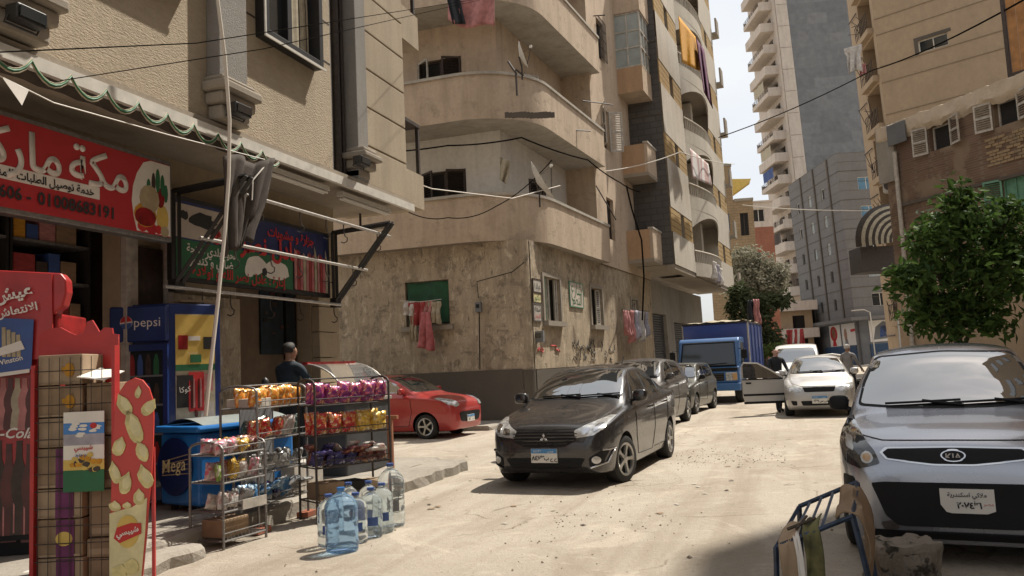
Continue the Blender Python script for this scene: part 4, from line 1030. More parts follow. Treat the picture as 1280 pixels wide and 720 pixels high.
class Car:
    """local frame: nose at y=0 pointing to -Y, tail at +L, x to the car's left seen from the front right"""
    def __init__(s, name, label, cat, L, W, prof, pmat, loc, rz, wheels, wr, rim='alloy', spokes=5, glass=None, arch=.05):
        s.L, s.W, s.p = L, W, prof; s.root = thing(name, label, cat, loc, rz, None)
        hw = W/2; ys = []
        y = 0
        for a, b, n in ((0,.02,2),(.02,.15,5),(.15,L*.30,14),(L*.30,L*.55,16),(L*.55,L-.6,16),(L-.6,L-.12,9),(L-.12,L,6)):
            ys += [a+(b-a)*i/n for i in range(n)]
        ys.append(L); s.rows = []
        mb = MB(); vs = []; ring = None
        for y in ys:
            sec = s.section(y); vs_row = []
            full = [(-x, z) for (x, z) in reversed(sec[1:-1])]
            pts = sec + full                  # closed ring, bottom centre -> +x side -> top -> -x side
            ring = len(pts); vs += [(x, y, z) for x, z in pts]
        nr = len(ys); fs = []
        for i in range(nr-1):
            for k in range(ring): k2 = (k+1) % ring; fs.append((i*ring+k, (i+1)*ring+k, (i+1)*ring+k2, i*ring+k2))
        fs.append(tuple(range(ring))); fs.append(tuple((nr-1)*ring+k for k in reversed(range(ring))))
        s.bvh = BVHTree.FromPolygons([Vector(v) for v in vs], fs)
        mb.add(vs, fs); body = mb.build('tmp_body', [pmat, M['blackplastic']]); bm = bmesh.new(); bm.from_mesh(body.data); bmesh.ops.recalc_face_normals(bm, faces=bm.faces); bm.to_mesh(body.data); bm.free()
        cuts = []
        cm = MB()
        for (wy, ) in [(w,) for w in wheels]:
            for sg in (-1, 1):
                n = 28; x0, x1 = sg*(hw-.27), sg*(hw+.25)
                if x0 > x1: x0, x1 = x1, x0
                ra = wr+arch
                v = [(x, wy+ra*cos(2*pi*k/n), wr+ra*sin(2*pi*k/n)) for x in (x0, x1) for k in range(n)]
                f = [tuple(range(n)), tuple(range(2*n-1, n-1, -1))]+[(k, n+k, n+(k+1)%n, (k+1)%n) for k in range(n)]
                cm.add(v, f, 1)
        cut = cm.build('tmp_cut', [pmat, M['blackplastic']]); bm = bmesh.new(); bm.from_mesh(cut.data); bmesh.ops.recalc_face_normals(bm, faces=bm.faces); bm.to_mesh(cut.data); bm.free()
        md_ = body.modifiers.new('b', 'BOOLEAN'); md_.operation = 'DIFFERENCE'; md_.object = cut; md_.solver = 'EXACT'
        dg = bpy.context.evaluated_depsgraph_get(); dg.update(); me = bpy.data.meshes.new_from_object(body.evaluated_get(dg))
        for o in (body, cut): bpy.data.objects.remove(o)
        me.shade_smooth(); me.set_sharp_from_angle(angle=rad(38))
        s.body = bpy.data.objects.new('body', me); COL.objects.link(s.body); s.body.parent = s.root
        # wheels
        for wy in wheels:
            for sg in (-1, 1): s.wheel(sg*(hw-.12), wy, wr, sg, rim, spokes)
    def v(s, k, y): return pchip(s.p[k], y)
    def section(s, y):
        hw = s.W/2; zb, zs, zc = s.v('zb', y), s.v('zs', y), s.v('zc', y); w = s.v('w', y)*hw; wt = min(s.v('wt', y)*hw, w*.97)
        cr = s.v('cr', y) if 'cr' in s.p else .06
        zr = max(zs+.012, zc-cr); zc = max(zc, zr+.01)
        pts = [(0, zb), (w*.5, zb), (w*.80, zb), (w*.93, zb+.03), (w*.985, zb+.35*(zs-zb)), (w, zb+.62*(zs-zb)), (w*.99, zs-.09*(zs-zb)), (w*.955, zs-.012),
               (w*.93*.62+wt*.38+.006, zs+.3*(zr-zs)), (w*.93*.32+wt*.68+.012, zs+.65*(zr-zs)), (wt*1.0+.004, zr-.06*(zr-zs)), (wt*.93, zr+.28*(zc-zr)), (wt*.62, zr+.75*(zc-zr)), (wt*.3, zr+.95*(zc-zr)), (0, zc)]
        out = []                              # Catmull-Rom between points
        n = len(pts)
        for i in range(n-1):
            p0 = pts[max(i-1, 0)]; p1 = pts[i]; p2 = pts[i+1]; p3 = pts[min(i+2, n-1)]
            out.append(p1); out.append(tuple(-.0625*p0[k]+.5625*p1[k]+.5625*p2[k]-.0625*p3[k] for k in (0, 1)))
        out.append(pts[-1]); return [(max(0, x), z) for x, z in out]
    def wheel(s, x, y, r, sg, rim, spokes):
        R = Matrix.Translation((x, y, r)) @ Matrix.Rotation(sg*pi/2, 4, 'Y')
        mb = MB(); w = .10
        mb.lathe([(r*.66, -w), (r*.86, -w*1.05), (r*.97, -w*.85), (r, -w*.5), (r, w*.5), (r*.97, w*.85), (r*.86, w*1.05), (r*.68, w*.98), (r*.66, w*.6), (r*.66, -w)], 30, M=R, cap=False)
        t = mb.build('wheel', M['rubber'], s.root, smooth=40)
        mb = MB(); mb.lathe([(r*.69, w*.99), (r*.64, w*.95), (r*.60, w*.55), (0.001, w*.5)], 28, M=R, cap=False)
        mb.build('rim_backing', M['blackplastic'] if spokes else M[rim], t, smooth=40)
        mb = MB(); mb.lathe([(r*.70, w*1.0), (r*.67, w*1.04), (r*.60, w*.95), (r*.59, w*.6)], 28, M=R, cap=False); mb.lathe([(r*.17, w*.55), (r*.16, w*.93), (r*.1, w*.97), (.001, w*.97)], 14, M=R, cap=False)
        for k in range(spokes):
            a = 2*pi*k/spokes+.3; c, sn = cos(a), sin(a); d = Vector((c, sn, 0)); e = Vector((-sn, c, 0))
            vs = []
            for (rr_, hw_, z0, z1) in ((r*.12, r*.085, w*.6, w*.93), (r*.40, r*.075, w*.62, w*.9), (r*.63, r*.12, w*.6, w*.97)):
                for (q, z) in ((-hw_, z0), (hw_, z0), (hw_*.8, z1), (-hw_*.8, z1)): vs.append(R @ (d*rr_+e*q+Vector((0,0,z))))
            fs = [(0,1,2,3)] + [(i*4+k2, i*4+(k2+1)%4, i*4+4+(k2+1)%4, i*4+4+k2) for i in range(2) for k2 in range(4)] + [(11,10,9,8)]
            mb.add(vs, fs)
        mb.build('rim', M[rim], t, smooth=35)
    def hit(s, a, b, ax):
        if isinstance(ax, tuple): o0, ux, d = ax; o = o0+ux*a+Vector((0,0,b))
        elif ax == 'front': o, d = Vector((a, -1, b)), Vector((0, 1, 0))
        elif ax == 'rear': o, d = Vector((a, s.L+1, b)), Vector((0, -1, 0))
        elif ax == 'right': o, d = Vector((3, a, b)), Vector((-1, 0, 0))
        elif ax == 'left': o, d = Vector((-3, a, b)), Vector((1, 0, 0))
        elif ax == 'top': o, d = Vector((a, b, 4)), Vector((0, 0, -1))
        p, n, i, dist = s.bvh.ray_cast(o, d)
        if p is None: p, n, i, dist = s.bvh.find_nearest(o+d*.6)
        if n.dot(d) > 0: n = -n
        return p, n
    def decal(s, name, out, ax, mat, off=.004, parent=None, n=44, rings=(1, .82, .6, .3), depth=0, rnd=0):
        """panel following the body surface; depth>0 dishes the middle inwards"""
        if rnd: out = roundpoly(out, rnd)
        P = resample(out, n); c = (sum(p[0] for p in P)/len(P), sum(p[1] for p in P)/len(P)); m = len(P); vs = []; fs = []
        def vv(a, b, o): p, nn = s.hit(a, b, ax); return p+nn*o
        vs += [vv(a, b, -.012) for a, b in P]
        for r in rings:
            o = off - (depth if r < 1 else 0)
            vs += [vv(c[0]+(a-c[0])*r, c[1]+(b-c[1])*r, o) for a, b in P]
        vs.append(vv(c[0], c[1], off-depth)); L = len(rings)+1
        for i in range(L-1):
            for k in range(m): k2 = (k+1) % m; fs.append((i*m+k, i*m+k2, (i+1)*m+k2, (i+1)*m+k))
        for k in range(m): fs.append(((L-1)*m+k, (L-1)*m+(k+1)%m, L*m))
        mb = MB(); mb.add(vs, fs); o = mb.build(name, mat, parent or s.root)
        bm = bmesh.new(); bm.from_mesh(o.data); bmesh.ops.recalc_face_normals(bm, faces=bm.faces)
        # make sure the outer faces look outwards
        p, nn = s.hit(c[0], c[1], ax); bm.faces.ensure_lookup_table()
        if bm.faces[-1].normal.dot(nn) < 0: bmesh.ops.reverse_faces(bm, faces=bm.faces)
        bm.to_mesh(o.data); bm.free(); o.data.shade_smooth(); o.data.set_sharp_from_angle(angle=rad(40)); return o
    def line(s, name, pts, ax, mat, r=.004, off=.0, parent=None, n=24):
        P = resample(pts, n, closed=False)+[pts[-1]]; q = []
        for a, b in P: p, nn = s.hit(a, b, ax); q.append(p+nn*off)
        mb = MB(); mb.tube(q, r, 6); return mb.build(name, mat, parent or s.root, smooth=60)
    def mirror(s, y, z, w, mat, sc=1.0):
        for sg in (-1, 1):
            p, n = s.hit(y, z, 'right' if sg > 0 else 'left')
            c = p+Vector((sg*.12*sc, 0, .07)); mb = MB(); mb.M = Matrix.Translation(c)
            mb.grid(16, 8, lambda a_, b_: tuple(math.copysign(abs(q)**.6, q)*e for q, e in zip((cos(2*pi*a_)*sin(pi*b_), sin(2*pi*a_)*sin(pi*b_), -cos(pi*b_)), (.095*sc, .055*sc, .075*sc))))
            o = mb.build('wing_mirror', mat, s.root, smooth=50, weld=True)
            mb = MB(); mb.tube([p-Vector((sg*.02,0,0)), Vector((c.x-sg*.05*sc, c.y, c.z-.05*sc))], .022, 6); mb.build('arm', M['blackplastic'], o)
            mb = MB(); mb.M = Matrix.Translation((c.x, c.y+.052*sc, c.z)); mb.box(-.085*sc, .085*sc, 0, .012, -.058*sc, .058*sc); mb.build('mirror_glass', M['carglass'], o, bevel=.01)
    def wipers(s, y, z, w):
        for x0, x1 in ((-.45*w, .10*w), (.05*w, .62*w)):
            mb = MB(); pts = []
            for t in range(9):
                x = x0+(x1-x0)*t/8; p, n = s.hit(x, z+.02*t/8, 'front'); pts.append(p+n*.022)
            mb.tube(pts, .010, 5); mb.tube([pts[4]+Vector((0,0,.01)), pts[-1]+Vector((.02,-.06,-.04))], .012, 5)
            mb.build('wiper', M['blackplastic'], s.root)
    def glazing(s, wsh, side, rear=None, pill=True):
        s.decal('windscreen_seal', [(x*1.035, z+(.018 if z > 1.2 else -.012)) for x, z in wsh], 'front', M['blackplastic'], .003, rnd=.12)
        s.ws = s.decal('windscreen', wsh, 'front', M['carglass'], .007, rnd=.12, n=60, rings=(1,.93,.8,.6,.35))
        for ax in ('left', 'right'):
            for poly in side: s.decal('side_window', poly, ax, M['carglass'], .005, rnd=.10)
        if rear: s.decal('rear_window', rear, 'rear', M['carglass'], .005, rnd=.15)
    def doors(s, lines, handles, mat):
        for ax in ('left', 'right'):
            for ln in lines: s.line('door_gap', ln, ax, M['blackplastic'], .006)
            for (y, z) in handles:
                p, n = s.hit(y, z, ax); mb = MB(); mb.tube([p+Vector((0,-.08,0)), p+n*.035+Vector((0,-.05,0)), p+n*.035+Vector((0,.05,0)), p+Vector((0,.08,0))], .012, 6); mb.build('door_handle', mat, s.root, smooth=60)
    def plate(s, x, z, w, h, kind, digits, letters=None, off=.03, trap=False):
        p, n = s.hit(x, z, 'front'); y = p.y-off
        fr_ = Fr((x-w/2, y), (1, 0)); mb = MB(); mb.M = None
        if trap: mb.prism([(0,h),(0,.35*h),(.1*w,.05*h),(.2*w,0),(.85*w,0),(w,.12*h),(w,h)], lambda a,b: fr_.p(a,-.02,z-h/2+b), lambda a,b: fr_.p(a,.0,z-h/2+b))
        else: fbox(mb, fr_, 0, w, -.02, 0, z-h/2, z+h/2)
        pl = mb.build('number_plate', M['plate_white'], s.root)
        if kind == 'blue':
            mb = MB(); fbox(mb, fr_, .003, w-.003, .0, .004, z+h*.18, z+h*.49); mb.build('blue_band', M['plate_blue'], pl)
            text('lettering', digits, M['ink'], pl, face_mat(fr_, w*.27, .002, z-h*.17), size=h*.44, bold=.0025, ar=True)
            text('lettering', letters, M['ink'], pl, face_mat(fr_, w*.74, .002, z-h*.17), size=h*.38, bold=.0025, ar=True)
            text('lettering', 'مصر', M['ink_white'], pl, face_mat(fr_, w*.75, .006, z+h*.32), size=h*.26, ar=True); text('lettering', 'EGYPT', M['ink_white'], pl, face_mat(fr_, w*.25, .006, z+h*.33), size=h*.2)
        else:
            text('lettering', letters, M['ink'], pl, face_mat(fr_, w*.5, .002, z+h*.26), size=h*.30, bold=.001, width=w*.72, ar=True)
            text('lettering', digits, M['ink'], pl, face_mat(fr_, w*.53, .002, z-h*.18), size=h*.42, bold=.003, width=w*.46, ar=True)
            text('lettering', 'مصر', M['ink_red'], pl, face_mat(fr_, w*.88, .002, z-h*.1), size=h*.2, ar=True)
        return pl
SEDAN = dict(zc=[(0,.62),(.03,.70),(.12,.79),(.5,.90),(.95,.985),(1.08,1.03),(1.5,1.27),(1.8,1.41),(2.1,1.475),(2.5,1.5),(2.95,1.45),(3.35,1.30),(3.72,1.12),(3.95,1.06),(4.22,1.02),(4.3,.9)],
  zs=[(0,.56),(.03,.66),(.12,.74),(.5,.845),(1.05,.93),(2,.97),(3.2,1.02),(3.9,1.04),(4.22,1.01),(4.3,.86)], zb=[(0,.32),(.04,.23),(.2,.19),(.6,.17),(3.7,.19),(4.2,.28),(4.3,.4)],
  w=[(0,.66),(.03,.76),(.12,.86),(.35,.94),(.8,.985),(1.3,1),(3.2,1),(3.8,.97),(4.15,.88),(4.27,.78),(4.3,.68)], wt=[(0,.58),(.12,.68),(.5,.76),(1.05,.82),(1.5,.76),(2.0,.67),(2.6,.66),(3.2,.67),(3.8,.74),(4.2,.74),(4.3,.6)],
  cr=[(0,.04),(.9,.05),(1.3,.07),(2.2,.085),(3.2,.08),(4.3,.03)])
HATCH = dict(zc=[(0,.66),(.03,.78),(.10,.86),(.3,.935),(.6,.99),(.85,1.03),(.95,1.06),(1.3,1.26),(1.6,1.40),(1.9,1.46),(2.3,1.48),(2.9,1.45),(3.3,1.36),(3.5,1.15),(3.58,.98),(3.6,.85)],
  zs=[(0,.60),(.03,.72),(.10,.80),(.3,.87),(.9,.95),(1.9,.99),(3.2,1.04),(3.5,1.0),(3.6,.8)], zb=[(0,.30),(.04,.21),(.2,.18),(.6,.17),(3.2,.19),(3.5,.28),(3.6,.4)],
  w=[(0,.66),(.03,.78),(.10,.87),(.25,.94),(.5,.985),(.9,1),(2.8,1),(3.2,.97),(3.45,.9),(3.57,.8),(3.6,.7)], wt=[(0,.58),(.10,.7),(.3,.78),(.9,.84),(1.3,.79),(1.7,.71),(2.3,.70),(3.0,.71),(3.4,.72),(3.6,.6)],
  cr=[(0,.04),(.8,.05),(1.1,.07),(2.0,.08),(3.2,.07),(3.6,.03)])
KIA = {k: list(v) for k, v in HATCH.items()}
KIA['zc'] = [(0,.66),(.03,.78),(.10,.86),(.3,.935),(.6,.99),(.85,1.03),(.95,1.06),(1.3,1.30),(1.6,1.47),(1.9,1.545),(2.3,1.565),(2.9,1.53),(3.3,1.42),(3.5,1.18),(3.58,.98),(3.6,.85)]
KIA['wt'] = [(0,.58),(.10,.7),(.3,.80),(.9,.90),(1.3,.84),(1.7,.74),(2.3,.72),(3.0,.72),(3.4,.72),(3.6,.6)]
KIA['zb'] = [(0,.25),(.04,.17),(.2,.15),(.6,.16),(3.2,.19),(3.5,.28),(3.6,.4)]
def scaled(prof, ky, kz=1, dz=0): return {k: [(y*ky, v*kz+dz if k in ('zc', 'zs', 'zb') else v) for y, v in ks] for k, ks in prof.items()}
ax_fl = lambda sg, ang=45: (Vector((0,-1.5,0)), Vector((1,0,0)), Vector((-sg*sin(rad(ang)), cos(rad(ang)), 0)))
def sym(c, name, out, mat, **k):
    r = []
    for sg in (1, -1): r.append(c.decal(name, [(sg*a, b) for a, b in out], 'front', mat, **k))
    return r

# 1 the black sedan in the middle
c = Car('parked_car', 'dusty black sedan pulled up in the middle of the street, front wheels turned', 'car', 4.3, 1.67, SEDAN, M['p_black'], (-2.93, 9.72, 0), rad(-4.5), (.78, 3.33), .30)
att = c
c.glazing([(-.64,1.06),(.64,1.06),(.60,1.22),(.50,1.405),(.0,1.435),(-.50,1.405),(-.60,1.22)],
  [[(1.42,1.01),(2.30,1.03),(2.30,1.38),(2.05,1.385),(1.75,1.26)], [(2.37,1.03),(3.05,1.06),(2.98,1.29),(2.37,1.375)], [(3.11,1.07),(3.42,1.08),(3.25,1.19),(3.1,1.25)]], [(-.55,1.1),(.55,1.1),(.45,1.32),(-.45,1.32)])
sym(c, 'headlight', [(.40,.635),(.62,.66),(.72,.73),(.765,.86),(.70,.865),(.55,.80),(.38,.72)], M['lamp_clear'], off=.01, rnd=.12)
sym(c, 'headlight_reflector', [(.46,.67),(.56,.675),(.58,.755),(.47,.735)], M['chrome'], off=.014, rnd=.3)
sym(c, 'headlight_reflector', [(.61,.69),(.69,.74),(.71,.80),(.62,.78)], M['chrome'], off=.014, rnd=.3)
gr = c.decal('grille', [(-.44,.71),(.44,.71),(.40,.60),(.25,.53),(-.25,.53),(-.40,.60)], 'front', M['blackplastic'], .006, rnd=.12)
for i, z in enumerate((.57, .61, .65, .685)): w_ = (.30, .39, .42, .42)[i]; c.line('grille_bar', [(-w_, z), (w_, z)], 'front', M['p_black'], .011, .004, parent=gr)
c.decal('lower_intake', [(-.52,.40),(.52,.40),(.44,.27),(-.44,.27)], 'front', M['blackplastic'], .006, rnd=.12)
for z in (.30, .335, .37): c.line('intake_bar', [(-.44, z), (.44, z)], 'front', M['blackplastic'], .008, .004)
sym(c, 'fog_lamp_recess', [(.56,.30),(.70,.33),(.755,.47),(.70,.48),(.56,.40)], M['blackplastic'], off=.006, rnd=.15)
sym(c, 'fog_lamp', circ(.635,.375,.045,.045), M['lamp_clear'], off=.02)
c.line('fog_lamp_trim', [(.57,.285),(.73,.335),(.785,.485),(.70,.49)], 'front', M['chrome'], .011, .012); c.line('fog_lamp_trim', [(-.57,.285),(-.73,.335),(-.785,.485),(-.70,.49)], 'front', M['blackplastic'], .011, .012)
c.line('bonnet_gap', [(-.62,.83),(-.4,.745),(0,.735),(.4,.745),(.62,.83)], 'front', M['blackplastic'], .004)
# emblem: three diamonds
p, n = c.hit(0, .635, 'front'); mb = MB()
for a in (90, 210, 330):
    d = Vector((cos(rad(a)), 0, sin(rad(a)))); e = Vector((-d.z, 0, d.x)); q = p+n*.02
    mb.add([q, q+d*.03+e*.017, q+d*.06, q+d*.03-e*.017], [(0,1,2,3)])
mb.build('emblem', M['chrome'], c.root)
c.plate(0, .43, .34, .17, 'blue', '٨٤٧٣', 'ع ع ب', .03)
c.doors([[(1.30,.95),(1.28,.55),(1.4,.30),(2.2,.28),(2.33,.60),(2.33,1.0)], [(2.33,.30),(3.0,.30),(3.15,.55),(3.2,.95)]], [(2.15,.88), (3.02,.90)], M['p_black'])
c.mirror(1.42, 1.0, 0, M['p_black'], 1.05); c.wipers(1.0, 1.075, 1)
for o in [o for o in c.root.children if o.name.startswith('wheel')]:
    # front wheels turned towards the camera-right
    ctr = o.data.vertices[0].co.copy()
    ys_ = sum(v.co.y for v in o.data.vertices)/len(o.data.vertices); xs_ = sum(v.co.x for v in o.data.vertices)/len(o.data.vertices)
    if ys_ < 2:
        R = Matrix.Translation((xs_, ys_, .3)) @ Matrix.Rotation(rad(-14), 4, 'Z') @ Matrix.Translation((-xs_, -ys_, -.3))
        for q in [o]+list(o.children): q.data.transform(R)
mb = MB(); mb.tube([(.2,3.0,1.49),(.2,3.12,1.60)], .008, 5); mb.build('aerial', M['blackplastic'], c.root)

# 2 the silver hatchback on the right
c = Car('parked_car', 'blue grey silver hatchback parked nose towards us at the right edge', 'car', 3.6, 1.6, KIA, M['p_kia'], (1.02, 6.42, 0), rad(-8.5), (.68, 3.06), .29)
kia = c
c.glazing([(-.645,1.085),(-.3,1.06),(.3,1.06),(.645,1.085),(.61,1.24),(.52,1.455),(.0,1.485),(-.52,1.455),(-.61,1.24)],
  [[(1.25,1.05),(2.1,1.07),(2.1,1.38),(1.9,1.38),(1.55,1.25)], [(2.17,1.07),(2.9,1.10),(2.85,1.36),(2.17,1.38)]], [(-.55,1.05),(.55,1.05),(.48,1.32),(-.48,1.32)])
for h in sym(c, 'headlight', [(.47,.72),(.60,.68),(.70,.72),(.755,.85),(.745,.98),(.66,.97),(.50,.80)], M['lamp_dark'], off=.012, rnd=.14): pass
sym(c, 'headlight_reflector', circ(.555,.755,.042,.04), M['alloy'], off=.016)
sym(c, 'headlight_bulb', circ(.555,.755,.027,.026), M['lamp_orange'], off=.019)
sym(c, 'headlight_reflector', [(.64,.79),(.70,.82),(.712,.90),(.66,.88)], M['alloy'], off=.015, rnd=.25)
c.decal('grille_surround', [(-.43,.825),(0,.835),(.43,.825),(.47,.79),(.43,.745),(.13,.71),(-.13,.71),(-.43,.745),(-.47,.79)], 'front', M['chrome'], .012, rnd=.12)
gr = c.decal('grille', [(-.412,.814),(0,.822),(.412,.814),(.448,.788),(.418,.755),(.125,.721),(-.125,.721),(-.418,.755),(-.448,.788)], 'front', M['blackplastic'], .017, rnd=.1)
em = c.decal('emblem', circ(0,.772,.078,.037,24), 'front', M['chrome'], .026); c.decal('emblem_face', circ(0,.772,.068,.03,24), 'front', M['blackplastic'], .029, parent=em)
p, n = c.hit(0, .772, 'front'); text('lettering', 'KIA', M['chrome'], em, face_mat(Fr((0, p.y), (1,0)), 0, .033, .772), size=.052, bold=.001, width=.10)
c.decal('lower_intake', [(-.54,.585),(-.46,.595),(.46,.595),(.54,.585),(.46,.36),(.38,.29),(-.38,.29),(-.46,.36)], 'front', M['blackplastic'], .006, rnd=.12, n=60)
for z in (.34, .38, .42, .46, .575): c.line('intake_bar', [(-.46, z), (.46, z)], 'front', M['blackplastic'], .009, -.015)
sym(c, 'fog_lamp_recess', [(.655,.62),(.735,.63),(.74,.45),(.66,.39),(.58,.37),(.62,.46)], M['blackplastic'], off=.006, rnd=.15)
c.line('bonnet_gap', [(-.70,1.0),(-.60,.90),(-.45,.872),(0,.875),(.45,.872),(.60,.90),(.70,1.0)], 'front', M['blackplastic'], .006)
c.decal('bumper_lip', [(-.60,.26),(.60,.26),(.58,.205),(-.58,.205)], 'front', M['blackplastic'], .006, rnd=.1)
c.decal('scrape', [(-.50,.31),(-.40,.33),(-.37,.27),(-.47,.255)], 'front', M['rust_metal'], .004, rnd=.25)
c.plate(.06, .475, .33, .165, 'old', '٢٠٧٤٣١', 'ملاكي اسكندرية', .02, trap=True)
c.doors([[(1.1,.95),(1.05,.6),(1.15,.3),(2.0,.28),(2.13,.55),(2.13,1.03)]], [(2.0,.9)], M['p_kia'])
c.mirror(1.22, 1.02, 0, M['blackplastic'], .85); c.wipers(.95, 1.07, 1.0)

# 3 red car in the side street (nose to the right)
c = Car('parked_car', 'small red hatchback parked side-on by the old wall', 'car', 3.6, 1.58, scaled(HATCH, 1, .985), M['p_red'], (-6.95, 17.35, 0), rad(84), (.72, 3.05), .28)
c.glazing([(-.64,1.06),(.64,1.06),(.60,1.22),(.50,1.385),(-.50,1.385),(-.60,1.22)],
  [[(1.25,1.03),(2.1,1.05),(2.1,1.36),(1.9,1.36),(1.55,1.24)], [(2.17,1.05),(2.95,1.08),(2.85,1.33),(2.17,1.36)]])
sym(c, 'headlight', [(.45,.72),(.60,.69),(.72,.76),(.745,.88),(.66,.90),(.50,.82)], M['lamp_clear'], off=.02, rnd=.25)
c.decal('grille', [(-.5,.58),(.5,.58),(.42,.36),(-.42,.36)], 'front', M['blackplastic'], .008, rnd=.2)
c.plate(0, .42, .33, .15, 'blue', '٥١٢', 'ط ع', .03)
c.doors([[(1.1,.95),(1.05,.6),(1.15,.3),(2.0,.28),(2.13,.55),(2.13,1.03)]], [(2.0,.88)], M['p_red']); c.mirror(1.28, 1.0, 0, M['p_red'], 1.0)

# 4, 5 dark cars parked behind the sedan
c = Car('parked_car', 'dark hatchback with open window parked close behind the black sedan', 'car', 4.0, 1.68, scaled(HATCH, 4.0/3.6, 1.06), M['p_dgrey'], (-3.52, 16.9, 0), rad(-5), (.8, 3.4), .30)
c.glazing([(-.66,1.14),(.66,1.14),(.62,1.3),(.52,1.49),(-.52,1.49),(-.62,1.3)], [[(1.42,1.11),(2.3,1.13),(2.3,1.46),(2.1,1.46),(1.75,1.33)], [(2.4,1.13),(3.2,1.16),(3.1,1.44),(2.4,1.46)]])
sym(c, 'headlight', [(.47,.76),(.60,.72),(.73,.76),(.76,.92),(.66,.94),(.50,.84)], M['lamp_clear'], off=.01, rnd=.14)
c.doors([[(1.2,1.0),(1.15,.6),(1.25,.3),(2.2,.28),(2.36,.55),(2.36,1.1)]], [(2.2,.95)], M['blackplastic']); c.mirror(1.42, 1.08, 0, M['p_dgrey']); c.wipers(1.0, 1.15, 1)
OLD = dict(zc=[(0,.70),(.03,.78),(.2,.83),(.9,.92),(1.0,.95),(1.3,1.2),(1.5,1.34),(1.8,1.39),(2.9,1.38),(3.3,1.3),(3.55,1.0),(3.6,.8)],
  zs=[(0,.64),(.03,.73),(.2,.79),(1.0,.88),(3.3,.92),(3.6,.75)], zb=HATCH['zb'], w=[(0,.84),(.05,.92),(.2,.97),(.5,1),(3.2,1),(3.5,.95),(3.6,.85)], wt=[(0,.78),(.3,.85),(1.0,.88),(1.5,.78),(2.3,.76),(3.3,.76),(3.6,.7)], cr=[(0,.03),(3.6,.04)])
c = Car('parked_car', 'old boxy greenish black hatchback parked third in the row before the truck', 'car', 3.6, 1.56, OLD, M['p_green'], (-3.30, 22.0, 0), rad(-7), (.7, 3.0), .28, rim='steelrim')
c.glazing([(-.66,.99),(.66,.99),(.60,1.2),(.54,1.335),(-.54,1.335),(-.60,1.2)], [[(1.25,.95),(2.0,.97),(2.0,1.31),(1.6,1.31)], [(2.08,.97),(3.0,.98),(2.9,1.3),(2.08,1.31)]])
sym(c, 'headlight', [(.42,.58),(.70,.59),(.72,.71),(.42,.71)], M['lamp_clear'], off=.01, rnd=.1)
c.decal('grille', [(-.38,.60),(.38,.60),(.38,.71),(-.38,.71)], 'front', M['blackplastic'], .006, rnd=.1); c.decal('bumper', [(-.72,.36),(.72,.36),(.72,.52),(-.72,.52)], 'front', M['blackplastic'], .03, rnd=.1)
c.doors([[(1.05,.88),(1.05,.4),(2.0,.35),(2.04,.9)]], [(1.9,.82)], M['blackplastic']); c.mirror(1.25, .92, 0, M['blackplastic'], .85)

# 6 silver sedan facing us with an open door
CORSA = scaled(SEDAN, 4.1/4.3, .96)
sp = gnd(1026, 521); c = Car('parked_car', 'silver sedan stopped in the sun facing us with one front door open', 'car', 4.1, 1.64, CORSA, M['p_silver'], (sp.x, sp.y-.35, 0), rad(-1.5), (.74, 3.2), .29, rim='steelrim')
cor = c
c.glazing([(-.62,1.02),(.62,1.02),(.58,1.18),(.49,1.345),(0,1.37),(-.49,1.345),(-.58,1.18)], [[(1.36,.97),(2.2,.99),(2.2,1.32),(1.95,1.33),(1.66,1.21)], [(2.27,.99),(2.95,1.02),(2.85,1.29),(2.27,1.33)]], [(-.5,1.05),(.5,1.05),(.42,1.3),(-.42,1.3)])
sym(c, 'headlight', [(.40,.60),(.66,.60),(.755,.70),(.74,.78),(.62,.77),(.40,.70)], M['lamp_clear'], off=.01, rnd=.16)
c.decal('grille', [(-.36,.71),(.36,.71),(.32,.60),(-.32,.60)], 'front', M['blackplastic'], .006, rnd=.12); c.line('grille_bar', [(-.36,.715),(.36,.715)], 'front', M['chrome'], .012, .008)
c.decal('lower_intake', [(-.42,.40),(.42,.40),(.38,.29),(-.38,.29)], 'front', M['blackplastic'], .006, rnd=.12)
sym(c, 'fog_lamp_recess', [(.50,.40),(.64,.41),(.60,.30),(.50,.30)], M['blackplastic'], off=.006, rnd=.2)
c.line('bonnet_gap', [(-.6,.80),(-.4,.735),(.4,.735),(.6,.80)], 'front', M['blackplastic'], .005)
c.plate(0, .42, .34, .17, 'blue', '٦٣٩', 'س ص', .03); c.mirror(1.36, .96, 0, M['p_silver'], 1.0); c.wipers(1.0, 1.03, 1)
c.decal('door_opening', [(1.2,.92),(1.18,.45),(1.3,.30),(2.15,.30),(2.24,.5),(2.24,1.3),(1.95,1.33),(1.62,1.2)], 'left', M['dark'], .003, rnd=.08)
# the open door, hinged at its front edge on the car's left-hand side in the picture
dm = MB(); P = [(0,.30),(.95,.30),(1.02,.5),(1.02,.93),(0,.90)]
hx, hy = -.80, 1.22; ang = rad(190)
df = Fr((hx, hy), (cos(ang), sin(ang)))
dm.prism(P, lambda a, b: df.p(a, -.035, b), lambda a, b: df.p(a, .035, b)); door = dm.build('door', M['p_silver'], c.root, bevel=.02)
dm = MB(); fp = [(.02,.92),(.30,1.12),(.62,1.31),(.95,1.33),(1.0,1.25),(1.0,.94)]; dm.tube([df.p(a, 0, b) for a, b in fp], .022, 6); dm.build('window_frame', M['p_silver'], door)
dm = MB(); dm.add([df.p(a, 0, b) for a, b in fp], [tuple(range(6))]); dm.build('window', M['carglass'], door)
dm = MB(); q = df.p(.16, .10, 1.0); dm.ball((q.x,q.y,q.z), .11, .06, .075, 12); dm.build('wing_mirror', M['p_silver'], door, smooth=60)
